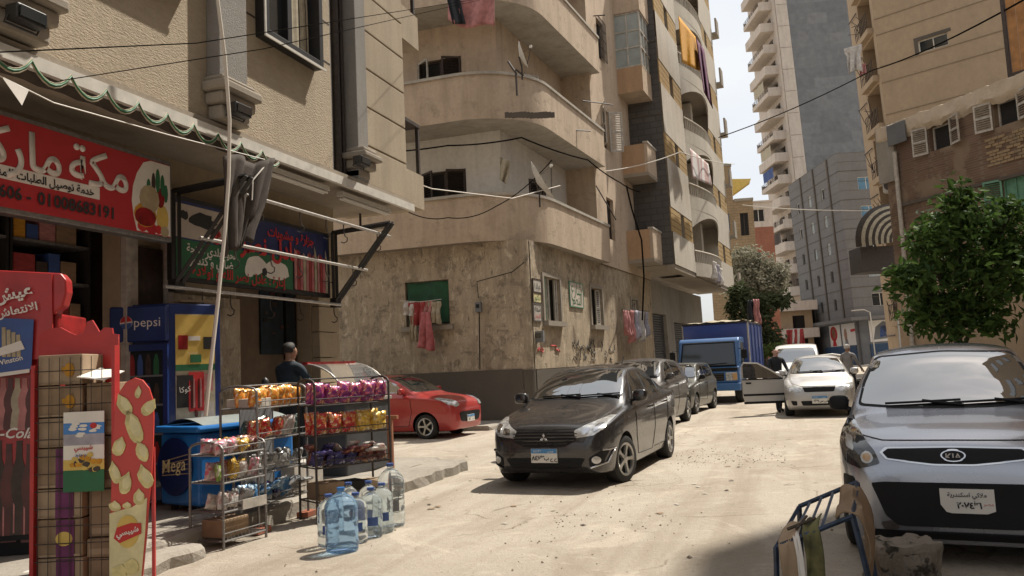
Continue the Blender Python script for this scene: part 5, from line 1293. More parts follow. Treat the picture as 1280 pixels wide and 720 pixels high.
dm = MB(); fbox(dm, df, .02, 1.0, -.05, -.036, .50, .55); fbox(dm, df, .8, .93, -.06, -.036, .80, .84); fbox(dm, df, .0, 1.0, -.043, -.036, .30, .36); fbox(dm, df, .02, 1.01, -.046, -.036, .895, .925); dm.build('door_trim', M['blackplastic'], door)

# 7 dark car behind the silver hatchback
q = gnd(1072, 512)
c = Car('parked_car', 'black car half hidden behind the blue grey hatchback on the right', 'car', 4.0, 1.68, scaled(HATCH, 4.0/3.6, .99), M['p_dgrey'], (2.40, 14.4, 0), rad(-9), (.8, 3.4), .30)
c.glazing([(-.64,1.06),(.64,1.06),(.60,1.22),(.50,1.39),(-.50,1.39),(-.60,1.22)], [[(1.42,1.03),(2.3,1.05),(2.3,1.36),(2.1,1.37),(1.75,1.25)]])
c.mirror(1.42, 1.1, 0, M['blackplastic'])
# 8 white van beyond the silver sedan
VAN = dict(zc=[(0,.8),(.1,1.0),(.5,1.12),(.7,1.2),(1.2,1.65),(1.5,1.78),(2.2,1.82),(3.7,1.8),(4.1,1.7),(4.2,1.2)], zs=[(0,.75),(.2,.9),(.7,1.0),(4.0,1.05),(4.2,.9)], zb=[(0,.3),(.2,.2),(4.0,.2),(4.2,.35)],
  w=[(0,.8),(.1,.9),(.4,1),(3.9,1),(4.2,.9)], wt=[(0,.7),(.7,.88),(1.4,.82),(3.9,.82),(4.2,.8)], cr=[(0,.05),(4.2,.06)])
q = atd(1000, 500, 26); c = Car('parked_van', 'small white van standing behind the silver sedan', 'van', 4.2, 1.6, VAN, M['p_white'], (q.x-.05, q.y, 0), rad(-2), (.7, 3.4), .29, rim='steelrim')
c.glazing([(-.62,1.22),(.62,1.22),(.56,1.66),(-.56,1.66)], [[(1.5,1.1),(2.3,1.1),(2.3,1.62),(1.75,1.62)]]); sym(c, 'headlight', [(.5,.78),(.7,.8),(.7,.92),(.5,.9)], M['lamp_clear'], off=.01)

# 9 blue truck
q = atd(887, 490, 26.3)
tr = thing('parked_truck', 'blue light truck with a dark blue box body parked nose towards us', 'truck', (q.x, q.y, 0), rad(-5))
def vloft(mb, prof, x0, x1): mb.prism(prof, lambda a, b: (x0, a, b), lambda a, b: (x1, a, b))
mb = MB(); vloft(mb, [(0,.62),(-.04,.70),(-.04,1.02),(.02,1.16),(.06,1.20),(.36,2.02),(.48,2.12),(1.5,2.14),(1.55,2.0),(1.55,.62)], -.98, .98); cab = mb.build('cab', M['p_truck'], tr, bevel=.05)
mb = MB(); mb.add([(-.86,.058,1.24),(.86,.058,1.24),(.80,.315,1.94),(-.80,.315,1.94)], [(0,1,2,3)]); ws = mb.build('windscreen', M['glass'], tr)
for v in ws.data.vertices: v.co.y -= .012
mb = MB(); mb.tube([(-.89,.045,1.22),(.89,.045,1.22),(.83,.33,1.97),(-.83,.33,1.97),(-.89,.045,1.22)], .03, 6); mb.build('windscreen_seal', M['blackplastic'], tr)
mb = MB(); mb.box(-.94, .94, -.07, -.035, 1.05, 1.15); mb.build('cowl_panel', M['blackplastic'], tr, bevel=.01)
mb = MB(); mb.box(-.50, .50, -.065, -.035, .74, .98); gr = mb.build('grille', M['blackplastic'], tr, bevel=.01)
for z in (.79, .86, .93): mb = MB(); mb.box(-.48, .48, -.075, -.066, z, z+.03); mb.build('grille_bar', M['rust_metal'], gr)
for sg in (-1, 1):
    mb = MB(); x0, x1 = sorted((sg*.55, sg*.92)); mb.box(x0, x1, -.075, -.03, .74, 1.0); h = mb.build('headlight', M['lamp_clear'], tr, bevel=.03)
    mb = MB(); x0, x1 = sorted((sg*.78, sg*.91)); mb.box(x0, x1, -.085, -.07, .76, .98); mb.build('indicator', M['lamp_orange'], h, bevel=.015)
    mb = MB(); vloft(mb, [(.40,1.28),(1.3,1.28),(1.3,1.95),(.62,1.95)], sg*.983, sg*.992); mb.build('side_window', M['carglass'], tr)
    mb = MB(); mb.tube([(sg*.98,.2,1.75),(sg*1.14,.12,1.75),(sg*1.14,.12,1.35),(sg*.98,.18,1.3)], .015, 6); mm = mb.build('mirror_arm', M['blackplastic'], tr)
    mb = MB(); mb.box(sg*1.15-.09, sg*1.15+.09, .08, .13, 1.42, 1.72); mb.build('wing_mirror', M['blackplastic'], tr, bevel=.02)
    for wy in (.75, 3.9):
        R = Matrix.Translation((sg*.86, wy, .40)) @ Matrix.Rotation(sg*pi/2, 4, 'Y'); mb = MB()
        mb.lathe([(.22,-.12),(.34,-.13),(.39,-.10),(.40,0),(.39,.10),(.34,.13),(.24,.11),(.22,-.12)], 26, M=R, cap=False); t = mb.build('wheel', M['rubber'], tr, smooth=40)
        mb = MB(); mb.lathe([(.25,.11),(.22,.06),(.12,.02),(.10,.10),(.001,.11)], 20, M=R, cap=False); mb.build('rim', M['steelrim'], t, smooth=40)
mb = MB(); mb.box(-1.0, 1.0, -.12, .10, .42, .66); mb.build('bumper', M['p_truck'], tr, bevel=.03)
mb = MB(); mb.box(-.20, .20, -.14, -.122, .46, .62); mb.build('number_plate', M['dark'], tr)
mb = MB(); mb.box(-.45, -.35, .2, 5.2, .45, .6); mb.box(.35, .45, .2, 5.2, .45, .6); mb.box(-.98, .98, .3, 1.5, .45, .61); mb.build('chassis', M['blackplastic'], tr)
mb = MB(); mb.box(-1.08, 1.08, 1.7, 5.4, .85, 2.62); mb.build('box_body', M['p_truckbox'], tr, bevel=.02)
for y in (1.72, 2.6, 3.5, 4.4, 5.3):
    for sg in (-1, 1): mb = MB(); x0, x1 = sorted((sg*1.081, sg*1.12)); mb.box(x0, x1, y, y+.10, .85, 2.62); mb.build('box_rib', M['p_truckbox'] if y > 1.8 else M['white_wood'], tr)
mb = MB(); mb.box(-1.1, 1.1, 1.66, 5.44, 2.622, 2.68); mb.build('box_rim', M['rust_metal'], tr)
mb = MB()
rr = random.Random(4)
mb.grid(26, 30, lambda s, t: (-1.1+2.2*s, 1.62+3.8*t, 2.69+.09*max(0, nz.noise(Vector((s*3, t*4, 1))))*2+.05*nz.noise(Vector((s*9, t*9, 2)))+.04*(s < .02 or s > .98)*0), 0); mb.build('tarpaulin', M['c_beige'], tr, smooth=70)
for x in (-.35, .35):
    mb = MB(); mb.tube([(x-.35, .04, 1.27), (x+.25, .06, 1.30)], .013, 5); mb.build('wiper', M['blackplastic'], tr)
ORD = ['zeroth','first','second','third','fourth','fifth','sixth','seventh','eighth','ninth','tenth','eleventh','twelfth','thirteenth','fourteenth','fifteenth']
# ---------------------------------------------------------------- shop front: signs, awning frame, coolers, racks
sf = Fr((-6.3, 0), (0, 1))
def sp_(px, py, X): p = onX(px, py, X); return p.y, p.z
# market sign
zt, zb = 3.93, 3.10
ms = thing('shop_sign', 'long red market sign with white Arabic lettering above the shop opening', 'sign', (-6.3, 7.2, 3.1))
def SL(o): o.location = (6.3, -7.2, -3.1); return o   # geometry below is written in world coordinates
mb = MB(); fbox(mb, sf, 2.2, 7.2, -.14, -.005, zb-.04, zt+.03); SL(mb.build('frame', M['grey_metal'], ms, bevel=.01))
mb = MB(); fbox(mb, sf, 2.23, 7.17, -.02, .0, zb+.01, zt-.02); SL(mb.build('panel', M['sign_red'], ms))
mb = MB(); arc = [(7.168, zb+.02)]
for (px, py) in ((171,288),(167,270),(164.5,250),(166,232),(171,216),(179,203),(188,197)): a, b = sp_(px, py, -6.3); arc.append((a, min(b, zt-.03)))
arc.append((7.168, zt-.03)); mb.prism(arc, lambda a, b: sf.p(a, .001, b), lambda a, b: sf.p(a, .004, b)); SL(mb.build('picture_ground', M['ink_white'], ms))
for (y, z, r1, r2, mt) in ((6.86,3.48,.14,.15,'gold'),(6.83,3.49,.09,.13,'ink'),(6.80,3.30,.16,.13,'c_orange'),(6.80,3.28,.15,.10,'coke_red'),(7.05,3.30,.09,.15,'ink_yellow'),(6.76,3.18,.07,.06,'ink_red'),(6.89,3.17,.08,.06,'sign_red'),(6.99,3.17,.05,.05,'ink_red'),(7.02,3.52,.06,.11,'coke_red'),(6.92,3.66,.03,.12,'brown_wood'),(7.08,3.16,.06,.06,'gold'),(6.98,3.70,.03,.13,'ink_green'),(7.05,3.66,.03,.12,'ink_green'),(7.1,3.58,.03,.1,'ink_green'),(6.85,3.62,.03,.08,'ink_green')):
    mb = MB(); k = random.uniform(.0045, .011); pp = [(y+r1*cos(2*pi*i/12), z+r2*sin(2*pi*i/12)) for i in range(12)]
    mb.prism(pp, lambda a, b: sf.p(a, .003, b), lambda a, b: sf.p(a, k, b)); SL(mb.build('fruit_picture', M[mt], ms))
r0 = sp_(160, 215, -6.3)[0]; r1 = sp_(87, 190, -6.3)[0]
SL(text('lettering', 'مكة', M['ink_white'], ms, face_mat(sf, (r0+r1)/2, .012, 3.63), size=.5, bold=.007, ext=.012, width=r0-r1))
r2 = sp_(76, 190, -6.3)[0]
t = text('lettering', 'ماركت', M['ink_white'], ms, face_mat(sf, 0, .012, 3.63), size=.5, bold=.007, ext=.012, width=(r0-r1)*1.75)
w_ = max(v.co.y for v in t.data.vertices); t.data.transform(Matrix.Translation((0, r2-w_, 0))); SL(t)
y1, z1 = sp_(124, 240, -6.3)
mb = MB(); fbox(mb, sf, 2.6, y1, .001, .006, 3.355, 3.475); SL(mb.build('white_strip', M['ink_white'], ms))
t = text('lettering', 'خدمة توصيل الطلبات للمنازل', M['ink'], ms, face_mat(sf, 0, .008, 3.41), size=.135, bold=.004, ext=.002, width=(y1-sp_(0,215,-6.3)[0])*1.08)
w_ = max(v.co.y for v in t.data.vertices); t.data.transform(Matrix.Translation((0, y1-.07-w_, 0))); SL(t)
y2 = sp_(143, 272, -6.3)[0]; y3 = sp_(48, 250, -6.3)[0]
SL(text('lettering', '01008683191', M['ink'], ms, face_mat(sf, (y2+y3)/2, .008, 3.24), size=.16, bold=.004, ext=.002, width=y2-y3))
SL(text('lettering', '0114004606 -', M['ink'], ms, face_mat(sf, y3-.07-(y2-y3)*.5, .008, 3.24), size=.16, bold=.004, ext=.002, width=(y2-y3)*.98))
# butcher's sign
bf = Fr((-6.62, 0), (0, 1))
bs = thing('shop_sign', 'butcher sign with cow pictures and red Arabic lettering inside the black frame', 'sign', (0, 0, 0))
Y0, Y1, Zb, Zt = 7.62, 10.92, 2.76, 3.66
mb = MB(); fbox(mb, bf, Y0-.05, Y1+.05, -.08, -.002, Zb-.05, Zt+.05); mb.build('frame', M['black_metal'], bs)
mb = MB(); fbox(mb, bf, Y0, Y1, -.01, .002, Zb+.44, Zt); mb.build('panel', M['mega_navy'], bs)
mb = MB(); fbox(mb, bf, Y0, Y1-.95, -.01, .004, Zb, Zb+.44); mb.build('panel', M['ink_green'], bs)
mb = MB(); fbox(mb, bf, Y0, Y0+.9, .003, .006, Zb+.46, Zt-.04); mb.build('picture_ground', M['tower'], bs)
def blob(par, name, mt, fr_, pts, n0, n1):
    mb = MB(); mb.prism(pts, lambda a, b: fr_.p(a, n0, b), lambda a, b: fr_.p(a, n1, b)); return mb.build(name, mt, par)
rr = random.Random(2)
def wob(cx, cy, rx, ry, n=14, k=.25): return [(cx+rx*cos(2*pi*i/n)*(1+rr.uniform(-k,k)), cy+ry*sin(2*pi*i/n)*(1+rr.uniform(-k,k))) for i in range(n)]
blob(bs, 'cow_picture', M['ink'], bf, wob(Y0+.46, Zb+.70, .22, .10), .006, .010); blob(bs, 'cow_picture', M['ink'], bf, wob(Y0+.14, Zb+.73, .07, .05), .006, .010)
blob(bs, 'cow_picture', M['ink'], bf, wob(Y0+.68, Zb+.58, .09, .07), .006, .011)
for k, (yy, zz, a, b_) in enumerate(((Y0+1.5, Zb+.27, .22, .12), (Y0+1.95, Zb+.24, .30, .14), (Y0+1.35, Zb+.2, .1, .1))):
    blob(bs, 'sheep_picture', M['ink_white'], bf, wob(yy, zz, a, b_, 14, .12), .004, .008+.001*k)
blob(bs, 'sheep_picture', M['ink'], bf, wob(Y0+1.68, Zb+.2, .06, .06), .006, .012)
for i in range(12):
    y = Y1-.92+.075*i
    blob(bs, 'meat_picture', M[['rose','red','pink','beige'][i%4] if False else 'c_'+['rose','red','pink','beige'][i%4]], bf, [(y, Zb+.02), (y+.06, Zb+.01), (y+.068+rr.uniform(-.01,.01), Zb+rr.uniform(.5,.62)), (y+.01, Zb+rr.uniform(.5,.7))], .004, .012)
text('lettering', 'جزارة و مشويات', M['ink_red'], bs, face_mat(bf, 9.95, .008, Zb+.76), size=.2, bold=.006, width=1.15)
text('lettering', 'عادل نصر الله', M['ink_red'], bs, face_mat(bf, 9.2, .010, Zb+.53), size=.26, bold=.008, width=1.9)
text('lettering', 'لحوم بلدي طازجة', M['ink_white'], bs, face_mat(bf, Y0+.62, .008, Zb+.34), size=.13, bold=.003, width=.9)
text('lettering', 'ضاني و كندوز', M['ink_white'], bs, face_mat(bf, Y0+.62, .008, Zb+.21), size=.12, bold=.003, width=.8)
text('lettering', 'إدارة : عادل نصر الله و اولاده', M['ink_red'], bs, face_mat(bf, Y0+1.2, .012, Zb+.08), size=.12, bold=.003, width=1.9)
# folding frame with pipes and meat hooks in front of it
af = thing('awning_frame', 'black angle-iron awning frame with pale pipes and meat hooks at the butcher', 'awning frame', (0, 0, 0))
for yb in (7.55, 11.0):
    mb = MB(); P0, P1, P2 = (-6.55, yb, 3.72), (-6.55, yb, 2.62), (-5.55, yb, 3.78)
    for d in (-.05, .05):
        mb.tube([(P0[0], yb+d, P0[2]), (P2[0], yb+d, P2[2])], .028, 4); mb.tube([(P1[0], yb+d, P1[2]), (P2[0], yb+d, P2[2])], .028, 4); mb.tube([(P0[0], yb+d, P0[2]), (P1[0], yb+d, P1[2])], .028, 4)
    mb.box(-6.6, -6.5, yb-.08, yb+.08, 2.56, 2.7); mb.build('bracket', M['black_metal'], af)
for (x, z, y0, y1) in ((-5.72, 3.62, 7.4, 11.25), (-6.1, 3.12, 7.4, 11.2), (-6.50, 2.60, 7.3, 11.05)):
    mb = MB(); mb.tube([(x, y0, z), (x, y1, z)], .022, 8); mb.build('pipe', M['galv'], af, smooth=60)
    for i in range(5):
        y = y0+.5+i*.72+rr.uniform(-.2,.2); mb = MB(); pts = [(x, y, z+.03)]+[(x, y, z-.02-.05*k) for k in range(3)]
        pts += [(x+.06*sin(a), y, z-.18-.05+.05*cos(a)) for a in (0.3, 1.2, 2.2, 3.1, 4.0)]; mb.tube(pts, .008, 5); mb.build('meat_hook', M['rust_metal'], af)
# lighting tubes under the soffit
for i, (y0, y1) in enumerate(((8.5, 10.0), (10.35, 11.9))):
    t = thing('strip_light', ('unlit tube light under the overhang nearer the furled canvas' if i == 0 else 'unlit tube light under the overhang above the end bracket'), 'strip light', (-6.05, y0, 4.2), 0, 'tube lights under the overhang')
    mb = MB(); mb.box(-.05, .05, 0, y1-y0, -.07, -.005); mb.build('housing', M['white_paint'], t)
    mb = MB(); mb.tube([(.03, .04, -.10), (.03, y1-y0-.04, -.10)], .018, 8); mb.tube([(-.03, .04, -.10), (-.03, y1-y0-.04, -.10)], .018, 8); mb.build('tube', M['plate_white'], t, smooth=60)
t = thing('strip_light', 'unlit tube light fixed across the side street end of the overhang', 'strip light', (-6.5, 12.3, 3.95), 0, 'tube lights under the overhang')
mb = MB(); mb.box(-.9, .3, -.03, .03, 0, .05); mb.build('housing', M['white_paint'], t); mb = MB(); mb.tube([(-.3, 0, .05), (-.3, 0, .32)], .02, 6); mb.build('bracket', M['rust_metal'], t)
# scalloped green trim along the slab edge
va = thing('awning_trim', 'green and white scalloped awning trim hanging along the overhang edge', 'awning trim', (-5.82, 3.0, 4.2))
for (off, mt, r) in ((0, 'ink_green', .013), (.02, 'c_beige', .007), (-.018, 'c_beige', .006)):
    mb = MB(); y = .0; pts = []
    while y < 5.4:
        w = .40
        for k in range(7): t = k/7; pts.append((.02*sin(y), y+w*t, .06-.14*sin(pi*t)**.8-off))
        y += w
    mb.tube(pts, r, 6); mb.build('scallop', M[mt], va, smooth=60)
mb = MB(); mb.grid(40, 2, lambda s, t: (-.02-.12*t, 5.5*s, .12-.16*t-.03*abs(sin(s*43)))); mb.build('valance', M['c_canvas'], va, smooth=60)
mb = MB(); mb.tube([(.06, .5, -.02), (.04, 2.2, -.24), (.02, 3.6, -.16), (.02, 5.2, -.05)], .006, 5); mb.add([(.05,1.7,-.17),(.05,1.95,-.21),(.06,1.88,-.36)], [(0,1,2)]); mb.build('string', M['ink_white'], va)
# furled canvas hanging down
fc = MB()
a0 = onX(278, 196, -5.7); a1 = onX(341, 203, -5.7); c0 = onX(277, 314, -5.7); c1 = onX(309, 303, -5.7)
def fcp(s, t):
    p = a0.lerp(a1, s).lerp(c0.lerp(c1, s), t**.9); k = sin(s*26+t*2)*.035*(.4+t)+sin(s*9)*.03; return (p.x+k, p.y+.02*sin(t*7+s*5), p.z+.04*sin(s*8)*(1-t)-.05*t*sin(s*13)-.03*sin(s*29)*t)
fc.grid(48, 20, fcp); o = fc.build('furled_canvas', M['c_canvas'], smooth=70); tag(o, 'dark furled awning canvas hanging down between the two shop signs', 'awning canvas')
o.modifiers.new('s', 'SOLIDIFY').thickness = .03
mb = MB(); pts = [onX(335, 203, -5.65), onX(316, 225, -5.62), onX(315, 250, -5.62)]; mb.tube(pts, .008, 5)
tag(mb.build('cord', M['ink_white'], smooth=60), 'loose white cord dangling over the furled canvas', 'cord')
# leaning pole
pts = [onX(x, y, -5.35) for x, y in ((266,-60),(272,0),(281,70),(287,150),(286,220),(281,290),(272,380),(262,470),(257,520))]
mb = MB(); mb.tube(pts, .019, 8); tag(mb.build('pole', M['palewire'], smooth=60), 'thin bent beige pole rising past the shop front to the top', 'pole')
# floodlights on the ledges
for i, (px, py, lab) in enumerate(((299, 141, 'small black floodlight on the pilaster capital above the canvas'), (33, 25, 'small black floodlight on the ledge at the top left corner'), (412, 232, 'small dark floodlight on the second grey capital'))):
    p = onX(px, py, -5.66) if i < 2 else onX(452, 204, -5.72); t = thing('floodlight', lab, 'floodlight', p, 0, 'floodlights on the facade')
    mb = MB(); mb.box(-.07, .07, -.14, .14, -.04, .09); mb.build('housing', M['black_metal'], t, bevel=.015)
    mb = MB(); mb.box(.071, .085, -.12, .12, -.02, .07); mb.build('lens', M['glass'], t); mb = MB(); mb.tube([(-.02, -.15, 0), (-.06, -.15, -.06), (-.06, .15, -.06), (-.02, .15, 0)], .01, 5); mb.build('bracket', M['black_metal'], t)
# third capital at the foot of the corner pilaster
mb = MB()
for (dn, za, zb_, e) in ((.30, 4.84, 4.92, .05), (.36, 4.74, 4.838, .12), (.28, 4.60, 4.738, .06), (.2, 4.46, 4.598, .0)): fbox(mb, fr, 10.68-e, 11.0+e, -.2, dn-.08, za, zb_)
mb.build('capital', M['trim'], b1, bevel=.03)

# interior shelves with goods
rr = random.Random(11)
packs = ['c_red','cardboard','c_rose','ink_green','brown_wood','ink_blue','c_beige','coke_red','c_purple','cardboard','c_orange','coke_dark','dark']
for si, (x0, y0, y1, lab) in enumerate(((-7.42, 4.9, 6.12, 'dim shop shelf of packets at the left of the opening'), (-7.42, 6.2, 7.15, 'dim shop shelf of packets near the right door jamb'))):
    t = thing('shop_shelf', lab, 'shelf', (x0, y0, .2), 0, 'shelves inside the shop')
    for k in range(7): mb = MB(); mb.box(-.4, .0, 0, y1-y0, .35+k*.42, .38+k*.42); mb.build('shelf', M['grey_metal'], t)
    mb = MB(); mb.box(-.42, -.401, 0, y1-y0, 0, 3.1); mb.box(-.4, 0, -.03, -.003, 0, 3.1); mb.box(-.4, 0, y1-y0+.003, y1-y0+.03, 0, 3.1); mb.build('back', M['dark'], t)
    protos = {}
    for k in range(2, 7):
        y = y0+.02; ni = 0
        while y < y1-.2:
            w = rr.choice((.14,.2,.26)); h = rr.uniform(.16,.34); mt = rr.choice(packs); key = (w, mt)
            if key not in protos:
                mb = MB(); mb.box(-.12, .12, 0, w, 0, 1); protos[key] = mb.build('goods_box', M[mt], None, bevel=.01); o = protos[key]
            else: o = protos[key].copy(); COL.objects.link(o)
            o.location = (x0-.14, y, .2+.381+k*.42); o.scale.z = h
            ni += 1; tag(o, '%s packet from left, %s row up, %s' % (ORD[ni], ORD[k-1], 'dim shelf left of opening' if si == 0 else 'dim shelf by door jamb'), 'packet', 'goods on the dim left shelf' if si == 0 else 'goods on the dim right shelf'); y += w+.015

# cola cooler with cigarette poster, far left
cf = Fr((atd(-60, 500, 6.6).x, atd(-60, 500, 6.6).y), (cos(YAW+.12), sin(YAW+.12)))
def cp(px, py, fr_=None): return onfr(px, py, fr_ or cf, Vector((0,0,0)))
cb_ = thing('drinks_cooler', 'battered red cola cooler with a cigarette poster at the left edge', 'cooler', (0, 0, 0))
u1 = cp(72, 500)[0]; ub = cp(40, 690)[0]; zt = cp(40, 340)[1]; zb0 = .22
mb = MB(); fbox(mb, cf, 0, u1, -.6, 0, zb0+.12, zt-.35); mb.build('body', M['coke_red'], cb_, bevel=.02)
hd = [(0, zt-.36), (u1, zt-.36), (u1+.0, zt-.33), (u1+.05, zt-.30), (u1+.08, zt-.18), (u1+.075, zt-.08), (u1+.03, zt-.02), (0, zt+.05)]
mb = MB(); mb.prism(hd, lambda a, b: cf.p(a, .03, b), lambda a, b: cf.p(a, -.10, b)); hdr = mb.build('header', M['red_plastic'], cb_, bevel=.015)
mb = MB(); hp = [(.0, zt-.75), (u1-.02, zt-.72), (u1-.03, zt-.03), (0, zt+.04)]; mb.prism(hp, lambda a, b: cf.p(a, .032, b), lambda a, b: cf.p(a, .045+.01*sin(a*9), b)); mb.build('header_panel', M['red_plastic'], cb_)
yy = cp(22, 368); text('lettering', 'عيش', M['ink_white'], cb_, face_mat(cf, yy[0], .08, yy[1], rad(10)), size=.24, bold=.008, width=.30)
yy = cp(22, 386); text('lettering', 'الانتعاش', M['ink_white'], cb_, face_mat(cf, yy[0]+.03, .08, yy[1]-.02, rad(10)), size=.2, bold=.005, width=.32)
pc = [cp(4, 398), cp(48, 400), cp(45, 462), cp(-2, 468)]
blob(cb_, 'cigarette_poster', M['ink_blue'], cf, [pc[3], pc[2], pc[1], pc[0]], .078, .084)
for i in range(4): q = cp(12+i*6, 425); blob(cb_, 'cigarette_picture', M['gold'], cf, [(q[0]-.015, q[1]-.14), (q[0]+.015, q[1]-.14), (q[0]+.01, q[1]+.10-.02*i), (q[0]-.02, q[1]+.10-.02*i)], .085, .090)
q = cp(15, 436); blob(cb_, 'cigarette_picture', M['ink_white'], cf, [(q[0]-.10, q[1]-.07), (q[0]+.14, q[1]-.01), (q[0]+.11, q[1]+.06), (q[0]-.10, q[1]-.01)], .091, .094)
q = cp(19, 451); text('lettering', 'Winston', M['ink_white'], cb_, face_mat(cf, q[0], .09, q[1], rad(12)), size=.09, bold=.002, width=.2)
q0, q1 = cp(0, 467), cp(43, 461); blob(cb_, 'warning_strip', M['ink_white'], cf, [(q0[0], q0[1]-.03), (q1[0], q1[1]-.03), q1, q0], .085, .089)
q = cp(0, 542); text('lettering', 'Coca-Cola', M['ink_white'], cb_, face_mat(cf, q[0], .006, q[1], rad(-3)), size=.2, bold=.004, shear=.35, width=.50)
bo = [(.06,-.5),(.065,-.42),(.055,-.2),(.045,-.12),(.06,-.02),(.062,.10),(.045,.22),(.026,.32),(.022,.48),(.026,.50)]
for i in range(4):
    q = cp(-2+i*13, 612+4*(i % 2)); pts = [(q[0]-x, q[1]+z*.78) for x, z in bo]+[(q[0]+x, q[1]+z*.78) for x, z in reversed(bo)]
    blob(cb_, 'bottle_picture', M[('brown_wood','coke_dark')[i % 2]], cf, pts[::-1] if False else pts, .002, .004+.0006*i)
    blob(cb_, 'bottle_highlight', M['c_rose'], cf, [(q[0]-.042, q[1]-.34), (q[0]-.03, q[1]-.34), (q[0]-.03, q[1]-.12), (q[0]-.042, q[1]-.10)], .007, .008)
for i in range(5):
    q = cp(4+i*9, 505); pts = [(q[0]-x*.8, q[1]+z*.42) for x, z in bo]+[(q[0]+x*.8, q[1]+z*.42) for x, z in reversed(bo)]
    blob(cb_, 'bottle_picture', M[('c_rose','coke_dark','c_beige')[i % 3]], cf, pts, .002, .004+.0006*i)
mb = MB(); fbox(mb, cf, 0, u1+.01, -.02, .012, zb0+.12, zb0+.16); mb.build('edge', M['blackplastic'], cb_); mb = MB(); fbox(mb, cf, .05, u1-.05, -.58, -.05, .2, zb0+.12); mb.build('plinth', M['blackplastic'], cb_)

# red stand packed with cartons behind a wire grid
kf2 = Fr((atd(40, 600, 5.75).x, atd(40, 600, 5.75).y), (cos(YAW), sin(YAW)))
def kp(px, py, n=0): return onfr(px, py, kf2, kf2.n*n)
st = thing('display_stand', 'red display stand with a wavy top panel, packed with cartons', 'display stand', (0, 0, 0))
ul, ur = kp(46, 560)[0], kp(145, 560)[0]; ztop = kp(100, 437)[1]
hp = [kp(x, y, -.30) for x, y in ((47,470),(48,420),(60,411),(75,409),(88,416),(95,419),(104,416),(109,402),(115,400),(120,408),(124,415),(131,409),(140,410),(141,417),(148,418),(147,470))]
mb = MB(); mb.prism(hp, lambda a, b: kf2.p(a, -.30, b), lambda a, b: kf2.p(a, -.32, b)); mb.build('top_panel', M['red_plastic'], st)
mb = MB(); fbox(mb, kf2, ul-.03, ul-.003, -.30, .03, .03, ztop-.1); fbox(mb, kf2, ur-.02, ur+.003, -.05, .025, .03, ztop+.02); fbox(mb, kf2, ul, ur-.2, -.375, -.36, .03, ztop-.1); fbox(mb, kf2, ul-.03, ur+.03, -.38, .03, .0, .029); mb.build('frame', M['red_plastic'], st)
mb = MB()
u = ul+.02
while u < ur: mb.tube([kf2.p(u, .02, .05), kf2.p(u, .02, ztop-.05)], .0035, 4); u += .075
z = .1
while z < ztop-.05: mb.tube([kf2.p(ul, .022, z), kf2.p(ur, .022, z)], .0035, 4); z += .12
mb.build('wire_grid', M['rust_metal'], st)
um = kp(104, 560)[0]
lz = [kp(70, y)[1] for y in (443, 482, 522, 560, 611, 649)]+[.36, .03]; rz = [kp(120, y)[1] for y in (478, 545, 612, 674)]+[.34, .03]
cl = ['top carton of the left stack, with orange marks', 'second carton of the left stack, with orange marks', 'third carton of the left stack', 'fourth left carton with a purple panel, beside the poster', 'fifth left carton with a purple panel, below the poster', 'sixth left carton with a purple panel and yellow mark', 'lowest carton of the left stack']
for i in range(len(lz)-1):
    mb = MB(); j = rr.uniform(-.008,.008); mb.M = kf2.mat(ul+.006+j, -.006, lz[i+1]+.004); w, h = um-ul-.012, lz[i]-lz[i+1]-.008
    mb.box(0, w, 0, .34, 0, h); o = mb.build('carton', M['cardboard'] if i % 2 else M['cardboard2'], bevel=.006); tag(o, cl[i], 'carton', 'cartons in the red stand')
    if i >= 3:
        mb = MB(); mb.M = kf2.mat(ul+.006+j, 0, lz[i+1]); mb.box(w*.42, w*.82, -.004, .002, .005, h); mb.build('printed_panel', M['purple_print'], o)
        if i == 5: mb = MB(); mb.M = kf2.mat(ul+.006+j, 0, lz[i+1]); mb.prism(circ(w*.6, h*.5, .06, .05), lambda a, b: (a, -.006, b), lambda a, b: (a, -.003, b)); mb.build('printed_mark', M['ink_yellow'], o)
    if i < 2:
        mb = MB(); mb.M = kf2.mat(ul+.006+j, 0, lz[i+1]); mb.prism(circ(w*.72, h*.5, .035, .05), lambda a, b: (a, -.004, b), lambda a, b: (a, .002, b)); mb.box(w*.55, w*.62, -.004, .002, h*.45, h*.6); mb.build('printed_mark', M['c_orange'], o)
    mb = MB(); mb.M = kf2.mat(ul+.006+j, 0, lz[i+1]); mb.box(.01, w-.01, -.003, .0, h*.03, h*.09); mb.build('tape', M['cardboard2'] if i % 2 else M['cardboard'], o)
for i in range(len(rz)-1):
    mb = MB(); mb.M = kf2.mat(um+.006, -.03-.02*i % .05, rz[i+1]+.004); mb.box(0, ur-um-.02, 0, .28, 0, rz[i]-rz[i+1]-.008); o = mb.build('carton', M['cardboard'], bevel=.006)
    tag(o, ['top carton of the right stack, behind the poster top', 'second carton of the right stack, behind the bright poster', 'third carton of the right stack, just below the poster', 'fourth carton of the right stack, beside the crisp board', 'lowest carton of the right stack'][i], 'carton', 'cartons in the red stand')
    mb = MB(); mb.M = kf2.mat(um+.006, -.03-.02*i % .05, rz[i+1]+.004); mb.box(.02, ur-um-.04, -.003, 0, .02, .06); mb.build('tape', M['cardboard2'], o)
q = kp(118, 470); mb = MB(); mb.add([kf2.p(q[0]-.10, .05, q[1]+.0), kf2.p(q[0]+.10, .05, q[1]-.03), kf2.p(q[0]+.12, -.2, q[1]+.03), kf2.p(q[0]-.06, -.2, q[1]+.06)], [(0,1,2,3)]); o = mb.build('paper_card', M['ink_white']); o.modifiers.new('s', 'SOLIDIFY').thickness = .006; tag(o, 'white card lying on top of the cartons in the red stand', 'card')
